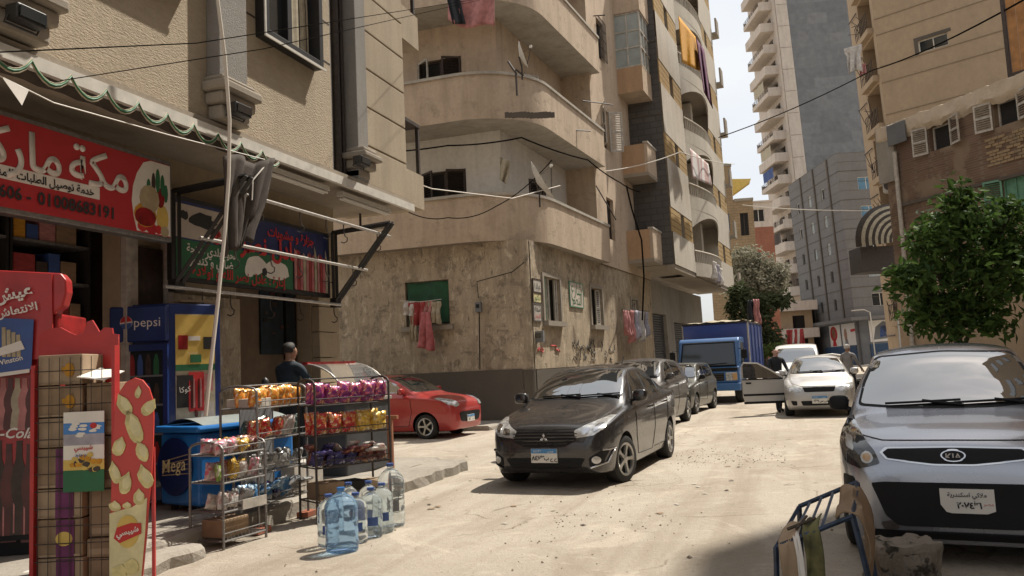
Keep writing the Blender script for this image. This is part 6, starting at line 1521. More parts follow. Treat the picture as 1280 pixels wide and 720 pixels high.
# bright poster on the grid
pa, pb = kp(82, 615), kp(133, 513)
ps = thing('poster', 'snack poster with blue sky, orange crisps and a green band on the cartons', 'poster', (0, 0, 0))
def pz(t): return pa[1]+(pb[1]-pa[1])*t
for (t0, t1, mt) in ((0, .27, 'ink_green'), (.27, .40, 'ink_yellow'), (.40, .58, 'ink_white'), (.58, .72, 'c_stripe'), (.72, .86, 'ice_blue'), (.86, 1, 'ink_white')):
    mb = MB(); fbox(mb, kf2, pa[0], pb[0], .027, .032, pz(t0)+.0005, pz(t1)); mb.build('band', M[mt], ps)
for k in range(10): blob(ps, 'cloud_picture', M['ink_white'], kf2, wob(rr.uniform(pa[0]+.04, pb[0]-.04), pz(rr.uniform(.68,.9)), .03, .012, 9), .033, .0345+.0003*k)
blob(ps, 'logo_picture', M['ink_red'], kf2, circ((pa[0]+pb[0])/2+.07, pz(.82), .025, .02), .036, .037)
for k in range(16): blob(ps, 'crisp_picture', M[('c_orange','ink_yellow','brown_wood')[k%3]], kf2, wob(pa[0]+.07+.012*k, pz(.36)+rr.uniform(-.05,.06), .024, .018, 9), .033, .035+.0004*k)
text('lettering', 'شيبسي', M['ink_red'], ps, face_mat(kf2, (pa[0]+pb[0])/2, .036, pz(.55)), size=.06, bold=.002, width=.13); text('lettering', 'طعم جديد', M['ink_blue'], ps, face_mat(kf2, (pa[0]+pb[0])/2, .036, pz(.46)), size=.04, bold=.001, width=.12)
# crisp board
gf2 = Fr((atd(136, 600, 5.6).x, atd(136, 600, 5.6).y), (cos(YAW+.1), sin(YAW+.1)))
def gp(px, py): return onfr(px, py, gf2, Vector((0,0,0)))
cbd = thing('snack_board', 'tall red cut-out board printed with crisps and a yellow packet', 'board', (0, 0, 0))
ol = [(136,760),(137,680),(139,600),(141,540),(144,505),(149,490),(157,478),(168,472),(178,475),(186,485),(191,500),(192,520),(191,560),(189,600),(186,630),(183,670),(178,720),(176,760)]
P = [gp(*p) for p in ol]; P = [(a, max(b, .02)) for a, b in P]
mb = MB(); mb.prism(P[::-1], lambda a, b: gf2.p(a, -.025, b), lambda a, b: gf2.p(a, 0, b)); mb.build('board', M['chips_red'], cbd, bevel=.004)
yp = [(137,642),(150,638),(165,634),(184,622),(182,660),(177,720),(176,760),(137,760)]; yp = [gp(*p) for p in yp]; yp = [(a, max(b, .03)) for a, b in yp]
blob(cbd, 'packet_print', M['cream'], gf2, yp[::-1], .001, .004)
for (x, y, rx, ry, an) in ((156,507,9,13,-.5),(173,491,4,7,.1),(186,510,8,11,.6),(168,535,11,20,-.35),(149,559,9,11,.3),(178,565,7,13,-.4),(144,592,7,13,-.2),(157,605,8,13,.3),(182,597,9,14,-.3),(174,622,8,9,.0),(144,633,8,6,0),(159,632,5,4,0)):
    pts = []
    for i in range(12):
        t = 2*pi*i/12; kk = 1+(.30 if i == 9 else 0); ex, ey = rx*cos(t)*(1+.15*sin(2*t+x))*(.75 if i in (8, 10) else 1), ry*sin(t)*kk; pts.append(gp(x+ex*cos(an)-ey*sin(an), y+ex*sin(an)+ey*cos(an)))
    blob(cbd, 'crisp_print', M['potato'], gf2, pts[::-1], .004, .008)
    cx_, cz_ = sum(p[0] for p in pts)/12, sum(p[1] for p in pts)/12
    blob(cbd, 'crisp_shading', M['cream'], gf2, [(cx_+(a-cx_)*.62+.006, cz_+(b-cz_)*.66+.008) for a, b in pts][::-1], .008, .0095)
q = gp(160, 664); blob(cbd, 'logo_sun', M['ink_yellow'], gf2, circ(q[0], q[1], .075, .11, 20), .005, .009)
blob(cbd, 'logo_ribbon', M['ink_red'], gf2, [(q[0]-.09, q[1]-.04), (q[0]-.05, q[1]-.075), (q[0]+.09, q[1]-.02), (q[0]+.09, q[1]+.05), (q[0]+.02, q[1]+.055), (q[0]-.07, q[1]+.03)], .009, .012)
text('lettering', 'شيبسي', M['ink_white'], cbd, face_mat(gf2, q[0], .014, q[1]-.0, rad(12)), size=.09, bold=.003, width=.15)
for (x, y) in ((150, 715), (165, 708), (158, 735)): q2 = gp(x, y); blob(cbd, 'crisp_print', M['potato'], gf2, wob(q2[0], q2[1], .05, .05, 10, .15), .005, .008+.0004*x/10)
mb = MB(); q2 = gp(182, 600); fbox(mb, gf2, q2[0]+.03, q2[0]+.05, -.05, -.026, .02, 1.1); mb.build('stay', M['red_plastic'], cbd)

# blue drinks cooler, turned at 45 degrees
pcn = atd(212, 530, 9.0); pr = thing('drinks_cooler', 'dark blue cola cooler with glass door and side posters behind the freezer', 'cooler', (pcn.x, pcn.y, .2))
HA = YAW+rad(42); pfl = Fr((-.62*cos(HA-.75), -.62*sin(HA-.75)), (cos(HA-.75), sin(HA-.75)))    # front face: ends at the near corner
pfs = Fr((0, 0), (cos(HA+.12), sin(HA+.12)))                                      # side face: starts at the near corner
pz1 = 2.22; ww = .62; sw = .62
bx = [pfl.p(0,0,0), pfl.p(ww,0,0), pfs.p(sw,0,0), pfl.p(0,0,0)+pfs.u*sw]
mb = MB(); mb.prism([(p.x,p.y) for p in bx], lambda a, b: (a, b, .05), lambda a, b: (a, b, pz1)); mb.build('body', M['pepsi_blue'], pr, bevel=.015)
mb = MB(); fbox(mb, pfl, -.02, ww+.01, .0, .07, pz1-.42, pz1-.02); mb.build('header', M['pepsi_blue'], pr, bevel=.02)
text('lettering', 'pepsi', M['ink_white'], pr, face_mat(pfl, .41, .073, pz1-.21), size=.17, bold=.0, width=.29)
blob(pr, 'emblem', M['ink_white'], pfl, circ(.175, pz1-.2, .07, .07, 20), .071, .074); blob(pr, 'emblem', M['ink_red'], pfl, [(.175+.065*cos(a), pz1-.2+.07*sin(a)) for a in [rad(x) for x in range(10, 200, 19)]], .074, .077); blob(pr, 'emblem', M['ink_blue'], pfl, [(.175+.065*cos(a), pz1-.205+.07*sin(a)) for a in [rad(x) for x in range(190, 370, 19)]], .074, .077)
dr = MB(); fbox(dr, pfl, .02, .07, .001, .05, .12, pz1-.45); fbox(dr, pfl, ww-.05, ww-.0, .001, .05, .12, pz1-.45); fbox(dr, pfl, .07, ww-.05, .001, .05, .12, .2); fbox(dr, pfl, .07, ww-.05, .001, .05, pz1-.52, pz1-.45); door = dr.build('door', M['pepsi_blue'], pr)
mb = MB(); mb.quad(pfl.p(.06,.03,.18), pfl.p(ww-.04,.03,.18), pfl.p(ww-.04,.03,pz1-.5), pfl.p(.06,.03,pz1-.5)); mb.build('door_glass', M['glass'], door)
for k in range(4):
    mb = MB(); fbox(mb, pfl, .08, ww-.06, .031, .034, .45+k*.32, .47+k*.32); mb.build('shelf', M['tower_grey'], door)
    for j in range(5): blob(door, 'bottle', M[('coke_red','ink_blue','brown_wood','ink_green')[(j+k)%4]], pfl, [(.10+j*.09, .472+k*.32), (.16+j*.09, .472+k*.32), (.16+j*.09, .62+k*.32), (.14+j*.09, .70+k*.32), (.12+j*.09, .70+k*.32), (.10+j*.09, .62+k*.32)], .031, .033)
mb = MB(); fbox(mb, pfs, .07, sw-.08, .001, .006, .55, pz1-.12); mb.build('side_poster', M['c_beige'], pr)
mb = MB(); fbox(mb, pfs, .07, sw-.08, .006, .009, 1.52, pz1-.13); mb.build('side_poster', M['ink_yellow'], pr)
mb = MB(); fbox(mb, pfs, .07, sw-.08, .007, .011, 1.46, 1.53); mb.build('side_poster', M['ink_green'], pr)
for (a, z, w, h, mt) in ((.10,1.70,.11,.16,'coke_red'),(.40,1.70,.11,.14,'dark'),(.24,1.55,.13,.09,'ink_green'),(.22,1.80,.14,.05,'ink_white'),(.08,1.05,.19,.36,'dark'),(.22,1.0,.18,.44,'ink_red'),(.40,1.22,.11,.2,'c_rose'),(.36,.92,.16,.18,'tower'),(.08,.62,.2,.26,'c_beige'),(.10,.68,.06,.2,'brown_wood'),(.2,.60,.12,.2,'tower_grey'),(.33,.62,.15,.25,'c_purple'),(.3,.8,.12,.1,'ice_blue')):
    mb = MB(); fbox(mb, pfs, a, a+w, .010, .012+rr.uniform(.001,.006), z, z+h); mb.build('side_print', M[mt], pr)
for i in range(7): q_ = (.225+.027*i, 1.02+.012*(i % 3)); blob(pr, 'side_print', M[('sign_red','coke_dark','c_rose')[i % 3]], pfs, [(q_[0]-.011, q_[1]), (q_[0]+.011, q_[1]), (q_[0]+.011, q_[1]+.22), (q_[0]+.005, q_[1]+.33), (q_[0]-.005, q_[1]+.33), (q_[0]-.011, q_[1]+.22)], .0125, .0195+.0003*i)
for i in range(34): q_ = (rr.uniform(.09, .50), rr.uniform(.58, .98)); blob(pr, 'side_print', M[rr.choice(['coke_dark','dark','c_beige','ice_blue','c_rose','tower_grey','brown_wood','c_purple','white_wood'])], pfs, wob(q_[0], q_[1], rr.uniform(.012,.035), rr.uniform(.015,.05), 9), .013, .0185+.0003*i)
text('lettering', 'شاي العروسة', M['ink_white'], pr, face_mat(pfs, .27, .02, 1.66), size=.08, width=.12); text('lettering', 'كوكا', M['ink_white'], pr, face_mat(pfs, .17, .02, 1.25, rad(6)), size=.08, width=.13)
mb = MB(); mb.M = pfs.mat(.1, -.2, pz1); mb.box(0, .5, 0, .3, .001, .03); mb.box(.1, .55, -.08, .2, .031, .05); o = mb.build('flattened_cartons', M['cardboard2']); o.location = pr.location; tag(o, 'flattened cardboard lying on top of the blue cola cooler', 'cardboard')

# ice cream freezer
n0 = atd(249, 560, 8.35); fl_ = 1.25; ew = .66; fu = Vector((cos(YAW+rad(57)), sin(YAW+rad(57)), 0))
ff_long = Fr((0, 0), (fu.x, fu.y))
fz = thing('ice_cream_freezer', 'bright blue ice cream chest freezer with a round navy badge', 'freezer', (n0.x, n0.y, .2))
u_ = ff_long.u; n_ = ff_long.n                                    # long side runs along u_, end face runs inwards (-n_)
ef = Fr((-n_.x*ew, -n_.y*ew), (n_.x, n_.y))                       # end face from back corner to near corner, faces -u_
mb = MB(); pl = [Vector((0,0,0)), u_*fl_, u_*fl_-n_*ew, -n_*ew]
mb.prism([(p.x,p.y) for p in pl], lambda a, b: (a, b, .06), lambda a, b: (a, b, .80)); mb.build('body', M['ice_blue'], fz, bevel=.03)
lid = [p*1 for p in (-u_*.05+n_*.05, u_*(fl_+.05)+n_*.05, u_*(fl_+.05)-n_*(ew+.05), -u_*.05-n_*(ew+.05))]
mb = MB(); mb.prism([(p.x,p.y) for p in lid], lambda a, b: (a, b, .81), lambda a, b: (a, b, .88)); mb.build('lid_rim', M['ice_blue'], fz, bevel=.03)
mb = MB(); 
def lidp(s, t): p = u_*(fl_*(.04+.92*s))-n_*(ew*t); return (p.x, p.y, .881+.07*sin(pi*t))
mb.grid(8, 10, lidp); mb.build('lid_glass', M['pale_glass'], fz, smooth=60)
blob(fz, 'badge', M['mega_navy'], ef, circ(ew*.42, .46, .29, .30, 26), .012, .03)
for i in range(5): blob(fz, 'badge_stripe', M['gold'], ef, [(ew*.45-.22, .36+.045*i-.01*i), (ew*.45+.27, .40+.05*i), (ew*.45+.27, .408+.05*i), (ew*.45-.22, .372+.045*i-.01*i)], .031, .033)
text('lettering', 'Mega', M['cream'], fz, face_mat(ef, ew*.42, .04, .47, rad(7)), size=.2, bold=.001, shear=.2, width=.40)
mb = MB()
for k in (.1, ew-.1):
    for q in (.1, fl_-.1): p = u_*q-n_*k; mb.lathe([(.04,0),(.04,.06)], 10, M=Matrix.Translation((p.x,p.y,0)))
mb.build('caster', M['rubber'], fz)
mb = MB(); rr2 = random.Random(8)
# ---------------------------------------------------------------- snack racks
def bag_mesh(w, h, d, sd=0):
    mb = MB(); nu, nv = 10, 12
    for sg in (-1, 1):
        def fn(s, t):
            e = (1-(2*s-1)**4)*(1-(2*t-1)**4); x = (s-.5)*w*(1-.08*sin(pi*t)); c = nz.noise(Vector((s*4+sd*7, t*4.5, sg*3))); c2 = nz.noise(Vector((s*9+sd*5, t*10, sg))); return (x+.010*c*e*(w/.15), sg*max(0, d*.5*e**.6*(1+.5*c)+.010*c2*e), h*t*(1-.03*abs(c))+.004*sin(s*37)*(t > .9))
        mb.grid(nu, nv, fn)
    return mb
bag_protos = {}
def bag(kind, w, h, d, M4, lab, group):
    var = rr.randrange(4); key = (kind, w, h, d, var)
    if key not in bag_protos: o = bag_mesh(w, h, d, var+len(kind)).build('snack_bag', PK[kind], smooth=50, weld=True); bag_protos[key] = o
    else: o = bag_protos[key].copy(); COL.objects.link(o)
    o.matrix_world = M4; tag(o, lab, 'snack bag', group); return o
rr = random.Random(21)
def rack(name, lab, o, u, W_, D_, H_, shelves, mt):
    f = Fr((0, 0), u); t = thing(name, lab, 'rack', (o[0], o[1], o[2] if len(o) > 2 else 0))
    for (uu, nn) in ((0, 0), (W_, 0)):
        mb = MB(); pts = [f.p(uu, 0, 0), f.p(uu, 0, H_-.06)]
        for k in range(7): a = pi*k/6; pts.append(f.p(uu, -.06*(1-cos(a)) if False else -(D_/2)*(1-cos(a)), H_-.06+.06*sin(a)))
        pts += [f.p(uu, -D_, 0)]; mb.tube(pts, .013, 8); mb.build('side_frame', mt, t, smooth=60)
    for z in shelves:
        mb = MB()
        for nn in (0, -D_): mb.tube([f.p(0, nn, z), f.p(W_, nn, z)], .010, 6)
        for uu in (0, W_): mb.tube([f.p(uu, 0, z), f.p(uu, -D_, z)], .008, 6)
        mb.tube([f.p(0, .0, z+.07), f.p(W_, .0, z+.07)], .006, 6)
        for k in range(1, 12): mb.tube([f.p(W_*k/12, 0, z+.07), f.p(W_*k/12, 0, z), f.p(W_*k/12, -D_, z)], .004, 4)
        mb.build('wire_shelf', mt, t)
    mb = MB(); mb.tube([f.p(0, -D_*.5, H_), f.p(W_, -D_*.5, H_)], .010, 6); mb.build('cross_bar', mt, t)
    return t, f
def fill(t, f, W_, D_, z, kinds, w, h, d, lab, group, rows=2, lean=12, lay=False, n=None):
    n = n or max(1, int(W_/(w*.92)))
    for r in range(rows):
        for i in range(n):
            u = W_*(i+.5)/n+rr.uniform(-.012,.012); nn = -D_*(.22+.5*r/max(1, rows-.5))+rr.uniform(-.015,.015)
            q = f.p(u, nn, z+.012)+t.location; k = kinds[(i*len(kinds))//n] if r == 0 else rr.choice(kinds)
            R = f.mat().to_3x3().to_4x4() @ Matrix.Rotation(rad(rr.uniform(-lean, lean)), 4, 'Z') @ Matrix.Rotation(rad(rr.uniform(-8, 16)), 4, 'X') @ Matrix.Rotation(rad(rr.uniform(-lean*.6, lean*.6)), 4, 'Y')
            if lay: R = f.mat().to_3x3().to_4x4() @ Matrix.Rotation(rad(rr.uniform(-60, 60)), 4, 'Z') @ Matrix.Rotation(rad(rr.uniform(55, 80)), 4, 'X'); q += Vector((0,0,.02+.03*r))
            row = 'front' if r == 0 else 'back' if r == rows-1 else 'middle'
            bag(k, w, h, d, Matrix.Translation(q) @ R @ Matrix.Diagonal((rr.uniform(.9,1.1), rr.uniform(.8,1.2), rr.uniform(.86,1.08), 1)), '%s bag, %s, %s from left, %s' % (PKN.get(k, k), 'heap' if lay else '%s row' % row, ORD[i+1+(n*r if lay else 0)], lab), group)
PKN = {'pinkw': 'pink white', 'navy': 'dark blue'}
GM = M['grey_metal']
# small rack in front
t1, f1 = rack('snack_rack', 'short grey wire rack nearest the kerb with three bag shelves', (-4.97, 6.30), (.10, 1), .56, .40, .97, (.85, .60, .34, .08), GM)
fill(t1, f1, .56, .40, .85, ['pinkw','yellow','brown'], .15, .13, .08, 'top shelf of short rack', 'bags on the short rack top shelf', 2, 25)
fill(t1, f1, .56, .40, .60, ['green','yellow','white','pinkw'], .13, .17, .06, 'second shelf of short rack', 'bags on the short rack second shelf', 2, 20)
fill(t1, f1, .56, .40, .34, ['white','silver','blue'], .15, .16, .06, 'third shelf of short rack', 'bags on the short rack third shelf', 2, 30)
mb = MB(); mb.M = f1.mat(.22, .02, .33); mb.box(0, .32, -.012, 0, 0, .09); o = mb.build('price_card', M['white_wood']); o.location = t1.location; tag(o, 'pale card strip on the front of the short rack', 'card')
mb = MB(); mb.M = f1.mat(.04, -.05, .10); mb.box(0, .34, 0, .25, 0, .16); o = mb.build('carton', M['cardboard'], bevel=.006); o.location = t1.location; tag(o, 'cardboard box in the bottom basket of the short rack', 'carton')
mb = MB(); mb.M = f1.mat(.05, -.06, .86); mb.box(.02, .30, .02, .22, 0, .10); o = mb.build('carton', M['cardboard2'], bevel=.006); o.location = t1.location; tag(o, 'small open carton on the top of the short rack', 'carton')
# middle tall rack
t2, f2 = rack('snack_rack', 'tall grey wire rack in the middle, standing on a red brick', (-5.10, 7.0, .065), (.0, 1), .88, .44, 1.40, (1.17, .85, .52, .22), GM)
fill(t2, f2, .88, .44, 1.17, ['orange'], .15, .21, .08, 'top shelf of middle rack', 'orange bags on the middle rack', 2, 14)
fill(t2, f2, .88, .44, .85, ['red','red','white','teal'], .17, .2, .08, 'second shelf of middle rack', 'bags on the middle rack second shelf', 2, 20)
fill(t2, f2, .88, .44, .52, ['silver'], .15, .18, .07, 'third shelf of middle rack', 'silver bags on the middle rack', 2, 18)
fill(t2, f2, .88, .44, .22, ['blue','navy','blue','silver'], .16, .17, .07, 'low shelf of middle rack', 'bags on the middle rack low shelf', 2, 30)
fill(t2, f2, .88, .44, .30, ['blue','silver'], .16, .17, .06, 'low shelf of middle rack', 'heaped bags on the middle rack', 1, 30, lay=True)
mb = MB(); mb.M = f2.mat(.30, -.43, .25); mb.box(0, .56, 0, .012, 0, .9); o = mb.build('back_panel', M['tower_grey'], t2)
mb = MB(); mb.box(-.06, .06, -.11, .11, 0, .062); o = mb.build('brick', M['redbrick'], bevel=.006); o.location = (-5.09, 7.0, .012); tag(o, 'red brick under the near foot of the middle rack', 'brick')
mb = MB(); mb.box(-.06, .06, -.11, .11, 0, .062); o = mb.build('brick', M['redbrick'], bevel=.006); o.location = (-5.12, 7.88, .012); tag(o, 'red brick under the far foot of the middle rack', 'brick')
mb = MB(); mb.M = f2.mat(.02, -.04, 1.18); mb.box(0, .28, 0, .34, 0, .09); o = mb.build('carton', M['white_wood'], bevel=.005); o.location = t2.location; tag(o, 'pale tray under the orange bags of the middle rack', 'carton')
# right rack
t3, f3k = rack('snack_rack', 'tall dark wire rack beside the water bottles with purple bags on top', (-4.76, 7.52), (.52, .85), .90, .40, 1.50, (1.22, .90, .57, .22), M['rust_metal'])
fill(t3, f3k, .90, .40, 1.22, ['purple'], .15, .22, .08, 'top shelf of right rack', 'purple bags on the right rack', 2, 10)
fill(t3, f3k, .90, .40, .90, ['red','red','yellow','yellow'], .17, .23, .08, 'second shelf of right rack', 'bags on the right rack second shelf', 2, 12)
fill(t3, f3k, .90, .40, .57, ['navy','navy','brown','brown'], .13, .15, .06, 'third shelf of right rack', 'bags on the right rack third shelf', 3, 35)
fill(t3, f3k, .90, .40, .66, ['navy','brown','white'], .14, .16, .05, 'right rack third shelf', 'heaped bags on the right rack', 2, 30, lay=True)
for i, (u, w, mt) in enumerate(((.05, .3, 'cardboard'), (.38, .25, 'dark'), (.66, .2, 'cardboard2'))):
    mb = MB(); mb.M = f3k.mat(u, -.05, .23); mb.box(0, w, 0, .28, 0, .17-.02*i); o = mb.build('carton', M[mt], bevel=.006); o.location = t3.location
    tag(o, ['left small carton on the lowest shelf of the right rack', 'dark box in the middle of the lowest shelf of the right rack', 'right small carton on the lowest shelf of the right rack'][i], 'carton')
mb = MB(); q = f3k.p(.93, -.2, 0)+t3.location; mb.M = Matrix.Translation((q.x+.03, q.y+.12, 0)); mb.box(-.03, .03, -.02, .02, 0, 1.0); mb.box(-.1, .1, -.025, .025, 1.0, 1.04); tag(mb.build('wooden_post', simple('reddish wood', (.30,.13,.07), .7)), 'reddish wooden post standing just right of the dark rack', 'post')
mb = MB(); mb.M = Matrix.Translation((-5.55, 8.3, .2)); mb.box(-.2, .2, -.3, .3, 0, .35); o = mb.build('crate', M['white_wood'], bevel=.01); tag(o, 'pale low crate behind the racks on the pavement', 'crate')

# ---------------------------------------------------------------- water bottles
def clearmat(name, c, tr, rough=.08):
    m, t, b = newmat(name); b.inputs['Base Color'].default_value = (*c, 1); b.inputs['Roughness'].default_value = rough; b.inputs['Transmission Weight'].default_value = tr; b.inputs['IOR'].default_value = 1.2; return m
M['pet_blue'] = clearmat('blue bottle plastic', (.42,.66,.95), .9, .03); M['pet_clear'] = clearmat('clear bottle plastic', (.86,.94,.97), .9, .03)
def bottle(lab, p, r, h, mt, capm, labm, ribs=5, group='water bottles at the kerb'):
    t = thing('water_bottle', lab, 'bottle', (p.x, p.y, .012), rr.uniform(0, 6), group)
    pr = [(.001, .012), (r*.8, 0), (r*.96, .015)]
    n = ribs*4
    for i in range(n+1): z = .03+(h*.68-.03)*i/n; pr.append((r*(1-.035*(1+cos(2*pi*ribs*i/n))/2), z))
    for k in range(7): a = k/6; pr.append((r*(1-a**2.2*.78), h*.68+(h*.24)*a))
    pr += [(.028, h*.93), (.028, h*.96), (.001, h*.96)]
    mb = MB(); mb.lathe(pr, 24); mb.build('bottle', mt, t, smooth=50)
    mb = MB(); mb.lathe([(.034, h*.945), (.036, h*.95), (.035, h*.995), (.001, h)], 16); mb.build('cap', capm, t, smooth=40)
    mb = MB(); z0 = h*.26; mb.lathe([(r*1.005, z0), (r*1.008, z0+.005), (r*1.008, z0+h*.16), (r*1.005, z0+h*.165)], 24); 
    if labm: 
        k = 0; mb2 = MB(); vs = []; fs = []
        for i in range(9): a = -0.55+1.1*i/8-rad(60)-t.rotation_euler.z; vs += [(r*1.012*cos(a), r*1.012*sin(a), z0), (r*1.012*cos(a), r*1.012*sin(a), z0+h*.17)]
        mb2.add(vs, [(2*i, 2*i+2, 2*i+3, 2*i+1) for i in range(8)]); mb2.build('label', labm, t, smooth=60)
    return t
bl = M['ink_blue']
bottle('large blue water bottle in front, nearest us', gnd(428, 691), .145, .55, M['pet_blue'], M['ice_blue'], None, 4)
for lab, px, py, r, h in (('clear water bottle peeping out left of the large blue one', 412, 684, .105, .46), ('clear water bottle just right of the large blue one', 446, 680, .105, .45), ('clear water bottle second in the front row from the blue one', 465, 673, .108, .46),
    ('clear water bottle at the right end of the front row', 479, 667, .105, .47), ('clear water bottle in the back row behind the blue one', 437, 665, .10, .47), ('clear water bottle in the back row beside the tall one', 462, 661, .10, .46)):
    bottle(lab, gnd(px, py), r, h, M['pet_clear'], bl, bl, 5)
bottle('tallest clear water bottle at the far end with a printed band', gnd(490, 659), .135, .62, M['pet_clear'], bl, M['tower_grey'], 7)

# ---------------------------------------------------------------- glass counter, bollards, barrel
gc = thing('glass_counter', 'curved glass display counter in front of the butcher', 'counter', (-5.9, 9.5, .2))
mb = MB(); mb.box(-.35, .35, 0, 1.25, 0, .95); mb.build('base', M['shutter'], gc, bevel=.02)
mb = MB(); mb.box(-.38, .38, -.02, 1.27, .951, 1.0); mb.build('worktop', M['galv'], gc, bevel=.01)
def cg(s, t): a = t*rad(88); return (-.33+.66*cos(a)*1.0, 1.25*s, 1.0+.50*sin(a))
m_, t_, b_ = newmat('clear counter glass'); b_.inputs['Transmission Weight'].default_value = .92; b_.inputs['Roughness'].default_value = .03; b_.inputs['IOR'].default_value = 1.08; M['counterglass'] = m_
mb = MB(); mb.grid(2, 12, cg); mb.build('curved_glass', M['counterglass'], gc, smooth=60)
mb = MB(); mb.box(-.36, -.2, -.02, 1.27, 1.48, 1.52); mb.build('top_board', M['coke_red'], gc)
for y in (0, 1.25):
    mb = MB(); mb.tube([(cg(0, k/10)[0], y, cg(0, k/10)[2]) for k in range(11)], .012, 6); mb.tube([(-.33, y, 1.0), (-.33, y, 1.5)], .012, 6); mb.build('edge_rail', M['galv'], gc, smooth=60)
for i, (x, y, h) in enumerate(((-6.15, 8.62, 1.35), (-6.55, 8.25, 1.15))):
    mb = MB(); mb.lathe([(.04, 0), (.04, h*.86), (.03, h*.88), (.05, h*.92), (.045, h*.97), (.001, h)], 14); o = mb.build('post', M['black_metal'], smooth=45); o.location = (x, y, .2); tag(o, ['taller slim black post with a knob behind the freezer', 'shorter slim black post beside the blue cooler'][i], 'post')
t = gnd(637, 548); mb = MB(); mb.lathe([(.22,0),(.25,.05),(.27,.3),(.25,.56),(.26,.60),(.22,.62),(.20,.55),(.001,.55)], 22); o = mb.build('plastic_tub', M['ink_blue'], smooth=40); o.location = (-4.25, 12.9, .012); tag(o, 'blue plastic tub half hidden behind the black sedan', 'tub')

# ---------------------------------------------------------------- blue frame with cardboard, broken kerb block, bits
kr = thing('metal_frame', 'blue painted slatted metal frame standing askew in front of the silver hatchback', 'frame', (0, 0, 0))
dA, dB, dC, dD = atd(970, 684, 4.75), atd(1066, 645, 4.55), atd(1071, 603, 5.0), atd(999, 633, 5.2)
bp = M['b_paint'] = simple('chipped dark blue paint', (.03,.06,.115), .45, var=.35, scale=18)
mb = MB()
for a, b in ((dA, dB), (dB, dC), (dC, dD), (dD, dA)): mb.tube([a, b], .014, 4)
mb.build('top_frame', bp, kr)
for k in range(1, 5): mb = MB(); mb.tube([dA.lerp(dB, k/5), dD.lerp(dC, k/5)], .009, 4); mb.build('slat', simple('worn pale blue paint', (.16,.2,.27), .5, var=.3, scale=20) if k == 1 else bpy.data.materials['worn pale blue paint'], kr)
for (p, dx, dy) in ((dA, -.02, -.03), (dB, .10, -.03), (dC, .08, .06), (dD, -.02, .05)):
    mb = MB(); mb.tube([p, (p.x+dx, p.y+dy, .0)], .016, 4); mb.build('leg', bp, kr)
mb = MB(); mb.tube([(dA.x, dA.y-.02, .15), (dB.x+.07, dB.y-.02, .15)], .012, 4); mb.tube([(dB.x+.08, dB.y, .12), (dC.x+.06, dC.y+.05, .12)], .012, 4); mb.build('rail', bp, kr)
def cloth(name, fn, nu, nv, mt, lab, cat, th=.008, group=None):
    mb = MB(); mb.grid(nu, nv, fn); o = mb.build(name, mt, smooth=70)
    if th: m = o.modifiers.new('thick', 'SOLIDIFY'); m.thickness = th; m.offset = 0
    return tag(o, lab, cat, group)
A, B, C_, D_ = dA, dB, dC, dD
def drape(u0, u1, side, l0, l1, out, wv):
    # sheet lying over the edge A-B (side=0) or B-C (side=1): t<.4 on top, the rest hangs down
    def fn(s, t):
        u = u0+(u1-u0)*s
        if side == 0: e = A.lerp(B, u); inn = (D_-A).lerp(C_-B, u).normalized(); o = Vector((.31, -.95, 0))
        else: e = B.lerp(C_, u); inn = (A-B).lerp(D_-C_, u).normalized(); o = Vector((.95, .3, 0))
        if t < .4: return e+inn*(l0*(1-t/.4))+Vector((0,0,.022+wv*sin(s*7+t*9)))
        k = (t-.4)/.6; return e+Vector((0,0,.02-l1*k))+o*(.02+out*sin(pi*k*.9)+wv*sin(s*6+k*5))
    return fn
cloth('cardboard_piece', drape(.02, .30, 0, .22, .45, .02, .012), 10, 14, M['cardboard2'], 'pale cardboard folded over the left end of the blue frame', 'cardboard')
cloth('cardboard_piece', drape(.34, .56, 0, .15, .42, .03, .015), 8, 14, simple('green brown printed card', (.17,.16,.06), .8, var=.45, scale=7), 'green and brown printed card hanging from the blue frame', 'cardboard')
cloth('cardboard_piece', drape(.0, .85, 1, .10, .48, .05, .02), 10, 14, M['cardboard'], 'brown cardboard hanging over the right end of the blue frame', 'cardboard')
cloth('paper_strip', drape(.22, .30, 0, .08, .46, .05, .01), 3, 12, M['ink_white'], 'narrow white paper strip hanging from the blue frame', 'paper')
mb = MB(); mb.tube([A.lerp(B,.35)+Vector((-.08,.05,.03)), A.lerp(B,.5)+Vector((.02,.1,.06))], .01, 5); mb.tube([A.lerp(B,.33)+Vector((-.02,.02,.04)), A.lerp(B,.55)+Vector((-.05,.16,.05))], .008, 5); tag(mb.build('twigs', M['bark']), 'few dry sticks lying on the blue frame', 'sticks')
from mathutils import noise as nz
def rock(lab, p, sx, sy, sz, seed, mt, name='rubble_block'):
    bm = bmesh.new(); bmesh.ops.create_cube(bm, size=1); bmesh.ops.subdivide_edges(bm, edges=bm.edges, cuts=9, use_grid_fill=True)
    for v in bm.verts:
        c = v.co.copy(); q = Vector((c.x*sx, c.y*sy, c.z*sz)); r = c.normalized()*.5
        c2 = c.lerp(r, .25); q = Vector((c2.x*sx, c2.y*sy, (c2.z+.5)*sz)); k = nz.noise(q*6+Vector((seed,0,0)))*.05+nz.noise(q*17+Vector((seed,3,0)))*.025+nz.noise(q*40)*.01; v.co = q+c.normalized()*k*min(1, sz*4)
    me = bpy.data.meshes.new(name); bm.to_mesh(me); bm.free(); me.materials.append(mt); me.shade_smooth(); me.set_sharp_from_angle(angle=rad(35))
    o = bpy.data.objects.new(name, me); COL.objects.link(o); o.location = p; return tag(o, lab, 'rubble')
q = atd(1128, 722, 5.35); o = rock('broken concrete block lying in front of the silver hatchback', (q.x, q.y, 0), .42, .34, .29, 2.0, M['rock']); o.rotation_euler.z = .3
q = gnd(20, 712, .0); 
